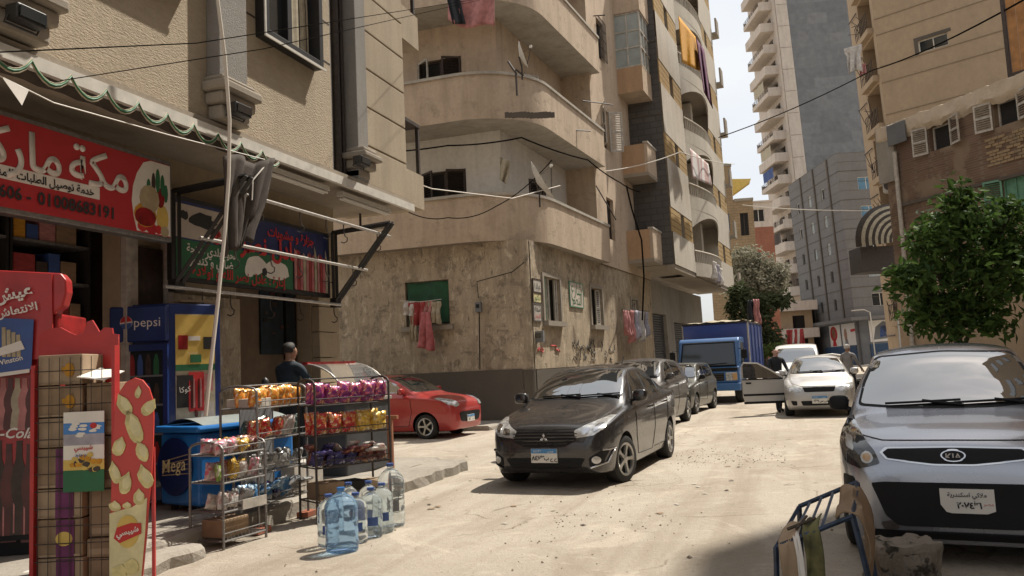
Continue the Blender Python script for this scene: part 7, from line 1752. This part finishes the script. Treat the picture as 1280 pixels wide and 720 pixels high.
rock('lump of white rubble at the foot of the cola cooler', (atd(25,706,6.0).x, atd(25,706,6.0).y, .0), .16, .14, .2, 5.0, M['white_paint'])
# scattered grit on the road
rr3 = random.Random(9)
mb = MB()
def stone(x, y, r):
    vs = []; 
    for (a, b, c) in ((1,0,0),(-1,0,0),(0,1,0),(0,-1,0),(0,0,1),(0,0,-.4)): vs.append((x+a*r*rr3.uniform(.6,1.3), y+b*r*rr3.uniform(.6,1.3), _rz(x, y)+r*.3+c*r*rr3.uniform(.5,1)))
    mb.add(vs, [(0,2,4),(2,1,4),(1,3,4),(3,0,4),(2,0,5),(1,2,5),(3,1,5),(0,3,5)])
for i in range(650):
    y = 4.5+24*rr3.random()**2; x = rr3.uniform(-4.4, 1.2+.15*y)
    if nz.noise(Vector((x*.8, y*.5, 0))) < -.05: continue
    stone(x, y, rr3.choice((.005,.006,.008,.010,.013)) if rr3.random() < .97 else .022)
for i in range(230):                          # streak of gravel beside the black sedan
    t = rr3.random(); q = gnd(845+140*t, 576-6*t+rr3.gauss(0, 7)); stone(q.x, q.y, rr3.choice((.006,.008,.012)))
for i in range(70): q = gnd(rr3.gauss(740, 60), rr3.gauss(655, 12)); stone(q.x, q.y, rr3.choice((.005,.008,.012)))
o = mb.build('gravel', M['pebble']); o['kind'] = 'stuff'; o['label'] = 'loose grit and small stones scattered over the dusty road'; o['category'] = 'gravel'

# ---------------------------------------------------------------- washing, dishes, signs, boxes on the facades
def garment(lab, p, ux, w, h, mt, shape='shirt', depth=.04, group=None, th=.006):
    U = Vector((ux[0], ux[1], 0)).normalized(); N = Vector((U.y, -U.x, 0)); sd = rr.random()*9
    def fn(s, t):
        k = w*(1 if shape == 'sheet' else (1.0-.25*min(1, max(0, (t-.18)*8)) if shape == 'shirt' else .45+.55*t))
        q = p+U*((s-.5)*k)+N*(depth*(.3+t)*(sin(s*13+sd+t*2)+.5*sin(s*27+sd*2+t*5))+.02*sin(t*9+sd))-Vector((0,0,h*t*(1+.05*sin(s*5+sd))))
        return q
    return cloth('garment', fn, 18, 12, mt, lab, 'garment', th, group)
WL = Vector((-9.3, 19.95, 3.05))
for (px, py, w, h, m_, sh, lab) in ((511, 377, .35, .38, 'white', 'sheet', 'small white cloth at the left of the line under the green window'), (521, 378, .5, .65, 'red', 'shirt', 'red shirt drying under the green window'), (533, 376, .38, .55, 'rose', 'shirt', 'rose shirt drying under the green window'),
    (531, 390, .55, 1.0, 'pink', 'robe', 'long pink robe hanging lowest under the green window'), (543, 377, .4, .6, 'beige', 'shirt', 'beige shirt drying at the right of the green window'), (516, 392, .2, .75, 'beige', 'sheet', 'narrow cream cloth hanging left of the pink robe')):
    p = onY(px, py, 20.02 if m_ != 'pink' else 19.9); garment(lab, p, (1, 0), w, h, M['c_'+m_], sh)
mb = MB(); a = onY(500, 376, 20.0); b = onY(552, 374, 20.0); mb.tube([a, (a+b)/2-Vector((0,0,.05)), b], .008, 5); tag(mb.build('washing_line', M['palewire']), 'washing line stretched below the green screened window', 'washing line')
def onR2(px, py, n):                          # point on B2's right face, n metres out
    ff = Fr((C2.x, C2.y), (f2r.u.x, f2r.u.y)); o = ff.p(0, n, 0); d = ray(px, py); t = (o-CAM).dot(ff.n)/d.dot(ff.n); return CAM+d*t
ul2 = (f2r.u.x, f2r.u.y)
for (px, py, w, h, m_, sh, lab) in ((784, 388, .8, .85, 'rose', 'sheet', 'faded rose cloth at the left of the far window line'), (789, 388,   .6, 1.1, 'rose', 'shirt', 'longer rose shirt on the far window line'), (795, 388, .8, 1.0, 'stripe', 'shirt', 'grey shirt on the far window line'), (801, 389, .8, 1.1, 'white', 'shirt', 'white shirt on the far window line'), (807, 390, .5, .9, 'stripe', 'sheet', 'blue grey cloth at the right of the far window line')):
    garment(lab, onR2(px, py, .6), ul2, w, h, M['c_'+m_], sh, .08)
mb = MB(); mb.tube([onR2(778, 387, .6), onR2(812, 389, .6)], .012, 5); mb.tube([onR2(780, 387, .0), onR2(779, 387, .6)], .015, 5); tag(mb.build('washing_line', M['rust_metal']), 'metal drying bar below the farthest ground floor window', 'washing line')
# plaques on the old building
def plaque(lab, px0, py0, px1, py1, mt, border, txt, on=None, n=.03):
    a = onR2(px0, py1, n); b = onR2(px1, py0, n); ff = Fr((C2.x, C2.y), ul2); o = Vector((C2.x, C2.y, 0))
    u0, u1 = sorted(((a-o).dot(ff.u), (b-o).dot(ff.u))); z0, z1 = sorted((a.z, b.z)); t = thing('wall_sign', lab, 'sign', (C2.x, C2.y, 0))
    ff = Fr((0, 0), ul2); mb = MB(); fbox(mb, ff, u0, u1, .005, n, z0, z1); mb.build('board', mt, t)
    mb = MB(); e = .03; fbox(mb, ff, u0-e, u0, .005, n+.01, z0-e, z1+e); fbox(mb, ff, u1, u1+e, .005, n+.01, z0-e, z1+e); fbox(mb, ff, u0, u1, .005, n+.01, z1, z1+e); fbox(mb, ff, u0, u1, .005, n+.01, z0-e, z0); mb.build('border', border, t)
    for i, (s, mm) in enumerate(txt): text('lettering', s, mm, t, face_mat(ff, (u0+u1)/2, n+.004, z1-(z1-z0)*(i+.6)/(len(txt)+.2)), size=(z1-z0)/(len(txt)+.4), width=(u1-u0)*.8, ext=.002)
plaque('small pale upper notice on the corner of the old building', 667, 351, 676, 365, M['white_wood'], M['brown_wood'], [('عيادة', M['ink'])])
plaque('small yellow green notice in the middle of the corner column', 667, 367, 676, 377, M['cream'], M['brown_wood'], [('دكتور', M['ink_green'])])
plaque('small white lowest notice with dark writing on the corner', 668, 381, 676, 400, M['white_wood'], M['grey_metal'], [('شقة', M['ink']), ('للايجار', M['ink_red'])])
plaque('pale framed sign with green writing between the two street windows', 713.5, 356, 728, 382, M['tower'], M['green_wood'], [('شارع', M['ink_green']), ('النصر', M['ink_green'])])
# meter boxes
for (fn, px, py, w, h, lab) in ((lambda a, b: onY(a, b, 20.22), 598, 384, .16, .26, 'small grey junction box on the wall right of the green window'), (lambda a, b: onR2(a, b, .06), 673, 421, .3, .3, 'grey electricity meter box low on the corner of the old building')):
    p = fn(px, py); t = thing('meter_box', lab, 'box', p); mb = MB(); mb.box(-w/2, w/2, -.06, .08, -h/2, h/2); mb.build('case', M['tower_grey'], t, bevel=.01); mb = MB(); mb.box(-w*.3, w*.3, -.068, -.061, -h*.1, h*.3); mb.build('window', M['glass'], t)
mb = MB(); pts = [onY(598, 372, 20.22), onY(596, 352, 20.24), onY(640, 340, 20.22), onY(655, 328, 20.2)]; mb.tube(pts, .012, 5); pts = [onY(599, 390, 20.22), onY(600, 462, 20.22)]; mb.tube(pts, .015, 5); tag(mb.build('wall_cable', M['wire']), 'dark cable and conduit running to the junction box', 'cable')
# graffiti strokes
gt = MB(); r5 = random.Random(12)
def scrawl(x0, x1, y0, y1, n, r):
    for i in range(n):
        x = r5.uniform(x0, x1); y = r5.uniform(y0, y1); pts = [onR2(x, y, .02)]
        for k in range(4): x += r5.uniform(-2, 3); y += r5.uniform(-6, 9); pts.append(onR2(min(x1, max(x0, x)), min(y1, max(y0, y)), .02))
        gt.tube(pts, r, 4)
scrawl(716, 768, 424, 450, 26, .011); o = gt.build('graffiti', M['ink']); tag(o, 'black scrawled graffiti on the street side of the old building', 'graffiti')
gt = MB(); scrawl(672, 700, 432, 440, 5, .018); o = gt.build('graffiti', M['ink_red']); tag(o, 'faint red scrawl low on the corner of the old building', 'graffiti')
# satellite dishes
def dish(lab, p, r, az, el):
    nv = (RT*cos(rad(el))+UP*sin(rad(el))+FW*az).normalized(); t = thing('satellite_dish', lab, 'satellite dish', p); Rm = nv.to_track_quat('Z', 'Y').to_matrix().to_4x4(); mb = MB()
    mb.lathe([(.001, 0), (r*.4, r*.05), (r*.75, r*.16), (r, r*.28), (r, r*.26), (r*.7, r*.11), (.001, -.02)], 24, M=Rm); mb.build('dish', M['white_paint'], t, smooth=50)
    mb = MB(); tip = Rm @ Vector((0, r*.35, r*.95)); mb.tube([Rm @ Vector((0, -r*.9, r*.2)), tip], .014, 5); mb.tube([Rm @ Vector((r*.6, r*.4, r*.2)), tip], .008, 4); mb.build('feed_arm', M['rust_metal'], t); mb = MB(); mb.ball(tip, .045, n=8); mb.build('receiver', M['white_paint'], t)
    mb = MB(); mb.tube([Rm @ Vector((0,0,-.03)), (0, .1, -.25), (0, .1, -.6)], .022, 6); mb.build('mount', M['rust_metal'], t); return t
dish('white satellite dish on the first floor balcony corner', onY(672, 229, 19.6), .55, -.08, 32)
dish('small satellite dish seen edge-on over the second floor balcony', onY(650, 70, 19.6), .36, -.1, 20)
# brackets and bits on the balconies
mb = MB(); p = onY(645, 96, 19.7); mb.tube([p-Vector((0,0,.5)), p+Vector((0,0,.1)), p+Vector((-.2,0,.45))], .03, 5); mb.tube([p+Vector((0,0,.2)), p+Vector((.2,0,0))], .025, 5); tag(mb.build('bracket', M['rust_metal']), 'rusty iron bracket fixed to the second floor balcony corner', 'bracket')
mb = MB(); p = onY(575, 20, 19.5)
cloth('garment', lambda s, t: onY(560+58*s, -6+(30+14*s)*t+6*sin(s*5), 19.3+.06*sin(s*14+t*3)), 14, 8, M['c_rose'], 'pinkish sheet hanging from the third floor balcony at the top', 'garment', .01)
cloth('garment', lambda s, t: onY(558+16*s+8*t, -4+34*t, 19.2+.06*sin(s*10)), 8, 8, M['cloth_dark'], 'dark cloth hanging beside the pinkish sheet at the top', 'garment', .01)
cloth('garment', lambda s, t: onY(625+14*s*(1-.5*t), 196+ (6*s) + 28*t, 20.6+.08*sin(s*9+t*2)), 8, 8, M['c_beige'], 'pale cloth bundle hung in the first floor loggia', 'garment', .02)
# bushes of laundry on the arched building
def onR3(px, py, n):
    ff = Fr((O3.x, O3.y), (f3.u.x, f3.u.y)); o = ff.p(0, n, 0); d = ray(px, py); t = (o-CAM).dot(ff.n)/d.dot(ff.n); return CAM+d*t
def sheet3(lab, q, mt, n=1.0):
    def fn(s, t):
        x = (q[0][0]*(1-s)+q[1][0]*s)*(1-t)+(q[3][0]*(1-s)+q[2][0]*s)*t; y = (q[0][1]*(1-s)+q[1][1]*s)*(1-t)+(q[3][1]*(1-s)+q[2][1]*s)*t
        return onR3(x, y, n+.05*sin(s*11+t*2)*(.4+t))
    cloth('garment', fn, 20, 10, mt, lab, 'cloth', .02)
sheet3('long orange curtain hanging out of the upper arched balcony', ((848,20),(869,46),(875,89),(853,78)), M['c_orange'])
sheet3('long purple curtain hanging beside the orange one', ((870,48),(880,62),(891,136),(880,115)), M['c_purple'], 1.1)
sheet3('brown striped curtain in the middle arched balcony', ((862,185),(885,205),(890,232),(866,222)), M['gelaba'], .7)
for i, (px, py, m_) in enumerate(((893, 327, 'white'), (897, 331, 'stripe'), (900, 335, 'white'))):
    garment(['white shirt on the lowest arched balcony', 'grey shirt on the lowest arched balcony', 'pale shirt at the right of the lowest arched balcony'][i], onR3(px, py, .9), (f3.u.x, f3.u.y), .8, .75, M['c_'+m_], 'shirt', .08)
garment('white shirt drying from the tan block high up', atd(1066, 58, 47), (.9, -.3), 1.0, 1.5, M['c_white'], 'shirt', .1); garment('small pink cloth under the white shirt high up', atd(1078, 80, 47), (.9, -.3), .35, .6, M['c_rose'], 'sheet', .05)
for (px, py, m_, lab) in ((957, 402, 'orange', 'orange cloth on the low ochre house'), (965, 404, 'blue', 'blue cloth on the low ochre house'), (989, 412, 'red', 'red cloth on the low balcony by the tower foot'), (994, 411, 'white', 'white cloth on the low balcony by the tower foot'), (998, 411, 'red', 'second red cloth on the low balcony by the tower foot')):
    garment(lab, atd(px, py, 80), (1, .3), 1.0, 1.5 if py > 408 else 1.1, M['c_'+m_], 'sheet', .1)
garment('dark red banner cloth standing at the back of the truck', atd(939, 375, 31), (.6, .8), .5, 1.0, M['cloth_dark'], 'sheet', .1); garment('crimson and white cloth at the back of the truck', atd(944, 374, 31), (.6, .8), .35, 1.0, M['c_rose'], 'sheet', .08)
# air conditioner on the tan block edge and loose wooden poles
p = atd(1117, 231, 44); t = thing('air_conditioner', 'dirty white air conditioner box above the striped awning', 'air conditioner', p); t.rotation_euler.z = rad(-25)
mb = MB(); mb.box(-.5, .5, -.25, .25, -.4, .4); mb.build('case', M['white_wood'], t, bevel=.03); mb = MB(); mb.lathe([(.28, 0), (.30, .03), (.26, .03), (.001, .01)], 18, M=Matrix.Translation((-.12,-.255,0)) @ Matrix.Rotation(pi/2, 4, 'X')); mb.build('fan_grille', M['rust_metal'], t)
# ---------------------------------------------------------------- cables
def cable(lab, pts, r, mt, sag=0, name='cable', n=10):
    P = [Vector(p) for p in pts]; q = []
    for a, b in zip(P, P[1:]):
        for i in range(n): t = i/n; q.append(a.lerp(b, t)-Vector((0,0,sag*4*t*(1-t))))
    q.append(P[-1]); mb = MB(); mb.tube(q, r, 5); return tag(mb.build(name, mt), lab, 'cable', 'overhead cables')
cable('upper of the two black cables crossing the cream facade', [onX(-40, 67, -4.1), onX(245, 54, -4.1), atd(640, -8, 19.3)], .0045, M['wire'], .0)
cable('lower of the two black cables crossing the cream facade', [onX(75, 101, -5.6), onX(330, 61, -4.3), atd(600, 0, 19.3)], .0045, M['wire'], .0)
cable('long thin cable crossing the sky to the upper right', [atd(898, 172, 46), atd(1090, 88, 44), atd(1290, -6, 22)], .03, M['wire'], .2)
cable('pale sagging cable below the first floor balcony', [atd(470, 212, 13), atd(540, 236, 17), atd(640, 248, 19.2), atd(700, 232, 21)], .012, M['palewire'], .0)
cable('dark cable draped along the first floor parapet', [onY(505, 262, 19.6), onY(560, 272, 19.6), onY(620, 258, 19.6), onY(690, 200, 19.4)], .014, M['wire'], .12)
cable('black cable strung under the second floor balcony', [onY(440, 192, 19.5), onY(560, 182, 19.6), onY(652, 172, 19.6), onR2(735, 200, .5), onR2(775, 228, .6), onR2(800, 240, .8)], .022, M['wire'], .05)
cable('thick black cable hanging down the end of the old building', [onR2(783, 232, 1.25), onR2(790, 262, 1.3), onR2(802, 300, 1.4), onR2(805, 345, 1.4), onR2(803, 400, 1.0)], .03, M['wire'])
cable('pale cable over the arched building', [onR2(757, 214, .2), onR3(850, 190, .9), onR3(918, 205, .8)], .018, M['palewire'], .1)
cable('pale cable in front of the grey block', [atd(928, 256, 60), atd(1150, 262, 40)], .03, M['palewire'], .2)
cable('white cable slanting down across the brown brick house', [atd(1128, 222, 27), atd(1150, 252, 26), atd(1180, 262, 26), atd(1290, 218, 22)], .014, M['palewire'], .05)
mb = MB(); mb.tube([(-6.2+.3, 8.5, 4.15), (-6.0, 9.0, 3.8)], .01, 5)
# iron drying arms
mb = MB()
for (a, b) in (((708, 162), (738, 164)), ((742, 20), (756, 19)), ((788, 22), (816, 24)), ((822, 309), (836, 309)), ((745, 232), (770, 275)), ((728, 126), (766, 131))): mb.tube([onR2(*a, .1), onR2(*b, .6)], .022, 5)
o = mb.build('drying_arm', M['rust_metal']); o.parent = b2; o.matrix_parent_inverse = b2.matrix_basis.inverted()

for (lab, x0, x1, y0, y1) in (('broken brown strip under the second floor parapet corner', 631, 693, 141, 147),):
    mb = MB()
    for i in range(14):
        t0, t1 = i/14, (i+1)/14
        for (xx0, xx1) in ((x0+(x1-x0)*t0, x0+(x1-x0)*t1+.4),):
            a = onY(xx0, y0+.6*sin(i), 19.93); b = onY(xx1, y1+rr.uniform(-.4,.8), 19.93); mb.box(a.x, b.x, 19.915, 19.95+0, min(a.z,b.z), max(a.z,b.z)+.01)
    o = mb.build('spalled_strip', M['dado']); o.parent = b2; o.matrix_parent_inverse = b2.matrix_basis.inverted()

rl = random.Random(31); lit = []
for i in range(22):
    px, py = rl.choice(((560,640),(700,660),(640,600),(860,600),(800,640),(930,590),(520,620),(900,560))); q = gnd(px+rl.gauss(0,45), py+rl.gauss(0,10))
    if i < 4:
        mb = MB(); sz = rl.uniform(.035,.07); mb.grid(4, 3, lambda s, t, sz=sz: ((s-.5)*sz*1.5, (t-.5)*sz, .006+.012*abs(nz.noise(Vector((s*3+i, t*3, i)))))); o = mb.build('litter', M[('c_beige','white_wood','cardboard','c_canvas')[i]], smooth=60); lit.append(o)
    else: o = lit[i % 4].copy(); COL.objects.link(o)
    o.location = (q.x, q.y, _rz(q.x, q.y)+.002); o.rotation_euler.z = rl.uniform(0, 6)
    tag(o, ['tiny beige scrap of litter lying flat on the sandy road', 'tiny whitish scrap of litter lying flat on the sandy road', 'tiny brown scrap of litter lying flat on the sandy road', 'tiny dark scrap of litter lying flat on the sandy road'][i % 4], 'litter', ['beige litter on the road','white litter on the road','brown litter on the road','dark litter on the road'][i % 4])
# ---------------------------------------------------------------- people
def person(lab, loc, rz, h, shirt, legs, hair=None, arms=((-.22,-.25,.95),(.22,-.22,.95)), head_m=None, stride=.1, bald=False):
    k = h/1.72; t = thing('person', lab, 'person', loc, rz)
    V = []; E = []; R = []
    def add(p, r, par=None):
        V.append(tuple(x*k for x in p)); R.append((r[0]*k, r[1]*k) if isinstance(r, tuple) else (r*k, r*k)); i = len(V)-1
        if par is not None: E.append((par, i))
        return i
    pel = add((0,0,.94), (.155,.115)); wa = add((0,.0,1.08), (.14,.10), pel); ch = add((0,.01,1.28), (.175,.115), wa); sh = add((0,.01,1.42), (.13,.09), ch); nk = add((0,0,1.50), .055, sh); hb = add((0,-.015,1.565), (.072,.085), nk); hm = add((0,-.015,1.63), (.078,.095), hb); ht = add((0,-.005,1.69), (.06,.075), hm)
    no = add((0,-.115,1.61), .016, hm)
    for s, ar in ((-1, arms[0]), (1, arms[1])):
        hp = add((s*.09,0,.90), (.095,.095), pel); kn = add((s*.10, s*stride-.02, .50), .062, hp); an = add((s*.10, s*stride*1.4+.02, .09), .042, kn); to = add((s*.11, s*stride*1.4-.14, .035), (.042,.03), an)
        so = add((s*.19,.01,1.40), .062, sh); hx, hy, hz = ar
        el = add((s*.25, hy*.35+.03, (1.40+hz)/2-.03), .045, so); wr = add((hx*1.0, hy, hz), .030, el); hd = add((hx, hy-.06, hz-.05), (.038,.018), wr)
        for f in range(4): a = add((hx+(f-1.5)*.017, hy-.10, hz-.08-.004*abs(f-1.4)), .009, hd); add((hx+(f-1.5)*.018, hy-.125, hz-.125-.003*f), .007, a)
        th = add((hx-s*.045, hy-.07, hz-.07), .010, wr); add((hx-s*.05, hy-.10, hz-.10), .008, th)
    me = bpy.data.meshes.new('body'); me.from_pydata(V, E, []); o = bpy.data.objects.new('body', me); COL.objects.link(o)
    sk = o.modifiers.new('skin', 'SKIN'); sk.use_smooth_shade = True
    for i, r in enumerate(R): me.skin_vertices[0].data[i].radius = r
    me.skin_vertices[0].data[0].use_root = True
    ss = o.modifiers.new('sub', 'SUBSURF'); ss.levels = 2; ss.render_levels = 2
    dg = bpy.context.evaluated_depsgraph_get(); dg.update(); m2 = bpy.data.meshes.new_from_object(o.evaluated_get(dg)); bpy.data.objects.remove(o)
    for m in (shirt, legs, head_m or M['skin'], M['blackplastic']): m2.materials.append(m)
    hands = [Vector((a[0]*k, (a[1]-.07)*k, (a[2]-.07)*k)) for a in arms]
    for p in m2.polygons:
        c = p.center; p.material_index = 2 if c.z > 1.49*k or any((c-q).length < .095*k for q in hands) else 3 if c.z < .085*k else 1 if c.z < .93*k else 0
        p.use_smooth = True
    o = bpy.data.objects.new('body', m2); COL.objects.link(o); o.parent = t
    if hair:
        mb = MB(); vs = []
        def hp_(s, q): a = 2*pi*s; lo = rad(-28)+rad(50)*max(0, -sin(a))**.5; e = lo+q*(rad(90)-lo); r = .098; fr_ = 0 if sin(a) > -.5 else .35*(1-q); return (r*.88*cos(e)*cos(a)*k, (.0+r*1.05*cos(e)*sin(a)+.012+fr_*.05)*k, (1.645+r*sin(e)*.95+fr_*.06)*k)
        mb.grid(20, 7, hp_); mb.build('hair', hair, t, smooth=80, weld=True)
    for s in (-1, 1):
        mb = MB(); mb.ball((s*.032*k, -.094*k, 1.635*k), .011*k, .008*k, .007*k, 8); mb.build('eye', M['ink'], t, smooth=80)
        mb = MB(); mb.ball((s*.082*k, .0, 1.615*k), .012*k, .022*k, .032*k, 8); mb.build('ear', head_m or M['skin'], t, smooth=80)
    mb = MB(); mb.ball((0, -.098*k, 1.572*k), .024*k, .008*k, .006*k, 8); mb.build('mouth', M['c_rose'], t, smooth=80)
    return t
person('dark haired person in a dark jacket standing behind the glass counter', (-6.35, 9.45, .2), rad(168), 1.78, M['cloth_navy'], M['cloth_dark'], M['hair'], arms=((-.2,-.35,1.1),(.22,-.3,1.08)))
person('bald person in dark clothes behind the open door of the silver sedan', (gnd(973, 521).x+.02, gnd(973, 521).y+1.35, .012), rad(25), 1.66, M['cloth_dark'], M['cloth_dark'], None, arms=((-.3,-.3,1.0),(.25,-.3,1.0)), head_m=M['skin_pale'])
q = atd(1061, 460, 24.5); person('person in a grey shirt and dark trousers by the loaded handcart', (q.x, q.y, .012), rad(150), 1.68, M['cloth_grey'], M['cloth_dark'], M['c_white'], arms=((-.28,-.25,.98),(.26,-.28,.95)))
# loaded handcart
q = atd(1046, 470, 26); ct = thing('handcart', 'loaded handcart with a bent white rail beside the person in grey', 'handcart', (q.x, q.y, 0))
mb = MB(); mb.box(-.7, .7, -.4, .4, .55, .62); mb.build('deck', M['brown_wood'], ct)
for s in (-1, 1):
    R_ = Matrix.Translation((s*.5, -.42, .3)) @ Matrix.Rotation(pi/2, 4, 'X'); mb = MB(); mb.lathe([(.24,-.03),(.30,-.03),(.31,0),(.30,.03),(.24,.03),(.24,-.03)], 20, M=R_); w = mb.build('wheel', M['rubber'], ct, smooth=40)
    mb = MB(); mb.lathe([(.24,-.02),(.05,-.01),(.05,.02),(.24,.02)], 16, M=R_); mb.build('rim', M['steelrim'], w)
mb = MB(); mb.tube([(-.7,-.4,.6),(-.72,-.4,1.25),(-.60,-.4,1.36),(-.1,-.4,1.40),(.4,-.4,1.30)], .05, 8); mb.build('rail', M['white_paint'], ct, smooth=60)
for i, (x, z, m_) in enumerate(((-.3, .84, 'c_beige'), (.25, .82, 'cardboard'), (0, 1.16, 'c_beige'))):
    mb = MB(); mb.ball((0,0,0), .36, .3, .2, 14); o = mb.build('sack', M[m_], smooth=80); o.location = (q.x+x, q.y, z); tag(o, ['beige sack at the left of the handcart', 'brown sack at the right of the handcart', 'beige sack on top of the handcart load'][i], 'sack', 'sacks on the handcart')
mb = MB(); mb.lathe([(.045, 0), (.045, 3.2), (.03, 3.25), (.001, 3.26)], 10); o = mb.build('sign_pole', M['white_paint'], smooth=40); q = atd(1126, 440, 40); o.location = (q.x, q.y, 0); tag(o, 'thin pale pole between the tree and the poster shops', 'pole')
# ---------------------------------------------------------------- trees
def leaves(mb, c, r, n, size, rnd, flat=.8, hollow=.55):
    for i in range(n):
        d = Vector((rnd.gauss(0,1), rnd.gauss(0,1), rnd.gauss(0,1))).normalized(); q = c+Vector((d.x*r[0], d.y*r[1], d.z*r[2]))*(hollow+(1-hollow)*rnd.random()**.6)
        a = Vector((rnd.gauss(0,1), rnd.gauss(0,1), rnd.gauss(-.5,.6))).normalized(); b = a.cross(Vector((rnd.gauss(0,1), rnd.gauss(0,1), rnd.gauss(0,1)))).normalized(); nn = a.cross(b); L = size*rnd.uniform(.7,1.3); w = L*.22
        mb.add([q, q+a*L*.5+b*w+nn*w*.4, q+a*L-nn*L*.1, q+a*L*.5-b*w+nn*w*.4], [(0,1,2),(0,2,3)])
def tree(name, lab, base, lean, H, clumps, leafm, lsize, nleaf, rt, seed, cat='tree', hollow=.5):
    rnd = random.Random(seed); t = thing(name, lab, cat, base)
    b = Vector(base); mb = MB(); top = Vector((lean[0], lean[1], H)); pts = [Vector((0,0,0)), top*.35+Vector((.06,0,0)), top*.7, top]; mb.tube(pts, [rt, rt*.8, rt*.65, rt*.4], 10)
    for (c, r, f) in clumps:
        lc = Vector(c)-b; s = top*rnd.uniform(.5, .95); m = s.lerp(lc, .55)+Vector((0,0,-.1*r[2])); mb.tube([s, m, lc], [rt*.4, rt*.25, rt*.08], 6)
        for k in range(3): e = lc+Vector((rnd.gauss(0,.5)*r[0], rnd.gauss(0,.5)*r[1], rnd.gauss(0,.5)*r[2])); mb.tube([m, m.lerp(e, .6)+Vector((0,0,.05)), e], [rt*.2, rt*.1, rt*.03], 5)
    mb.build('trunk', M['bark'], t, smooth=60)
    mb = MB(); tot = sum(f for _, _, f in clumps)
    for (c, r, f) in clumps: leaves(mb, Vector(c)-b, r, int(nleaf*f/tot), lsize, rnd, hollow=hollow)
    for (c, r, f) in clumps: leaves(mb, Vector(c)-b, Vector(r)*1.35, int(nleaf*.3*f/tot), lsize, rnd, hollow=.7)
    mb.build('crown', leafm, t); return t
d = 14.0; base = atd(1232, 640, d); base = Vector((base.x, base.y, 0)); s_ = d/1020
cl = []
for (px, py, rx, ry, f, dd) in ((1195,275,38,32,1.1,0),(1240,290,40,36,1.1,.2),(1160,300,26,28,.7,-.2),(1185,330,48,30,1.2,.3),(1235,340,45,32,1.2,-.2),(1140,350,26,20,.7,-.4),(1170,380,36,24,.9,.1),(1222,385,34,26,.8,.2),(1265,310,24,36,.7,0),(1200,245,18,24,.4,0),(1275,350,22,26,.5,.3),(1150,395,22,18,.4,-.1),(1245,405,20,14,.3,0),(1190,408,24,14,.4,0),(1125,342,12,10,.2,-.3),(1262,260,18,14,.3,0)):
    cl.append((atd(px, py, d+dd), (rx*s_, rx*s_*.9, ry*s_), f))
tree('street_tree', 'dark leafy tree behind the silver hatchback on the right', base, (-.25,.1), 2.4, cl, M['leaf'], .18, 3300, .10, 3, hollow=.1)
d = 50; base = atd(940, 470, d); base = Vector((base.x, base.y, 0)); s_ = d/1020; cl = []
for (px, py, rx, ry, f, dd) in ((930,325,22,16,1,0),(950,338,26,18,1.2,.5),(928,350,24,18,1.1,-.5),(958,358,22,14,1,0),(938,368,26,14,1,.5),(970,345,14,12,.5,0)): cl.append((atd(px, py, d+dd), (rx*s_, rx*s_, ry*s_), f))
tree('street_tree', 'dusty olive tree at the end of the arched building', base, (.3,.2), 4.2, cl, M['leaf_olive'], .28, 5000, .16, 5)
d = 40; base = atd(955, 470, d); base = Vector((base.x, base.y, 0)); s_ = d/1020; cl = []
for (px, py, rx, ry, f, dd) in ((922,385,12,18,.8,0),(948,378,16,10,.8,0),(972,375,15,8,.7,.3),(950,405,14,22,1,0),(925,365,10,10,.5,0),(962,425,16,14,.7,0)): cl.append((atd(px, py, d+dd), (rx*s_, rx*s_, ry*s_), f))
tree('street_tree', 'darker low tree with broad leaves behind the blue truck', base, (.1,.2), 2.6, cl, M['leaf_dark'], .34, 1500, .12, 6)
d = 38; cl = []
base = atd(962, 446, d); t = thing('shrub', 'fresh green shrub at the kerb beside the silver sedan', 'shrub', (base.x, base.y, 0)); mb = MB(); rn = random.Random(4)
for (px, py, rx, ry) in ((955,438,12,7),(968,436,12,7),(975,441,10,6)): q = atd(px, py, d)-Vector((base.x, base.y, 0)); leaves(mb, q, (rx*d/1020, rx*d/1020, ry*d/1020), 500, .2, rn); 
mb.build('foliage', M['leaf_light'], t)
mb = MB(); 
for k in range(6): mb.tube([(rn.uniform(-.3,.3), rn.uniform(-.2,.2), 0), (rn.uniform(-.5,.5), rn.uniform(-.3,.3), 1.5)], .02, 5)
mb.build('stem', M['bark'], t)
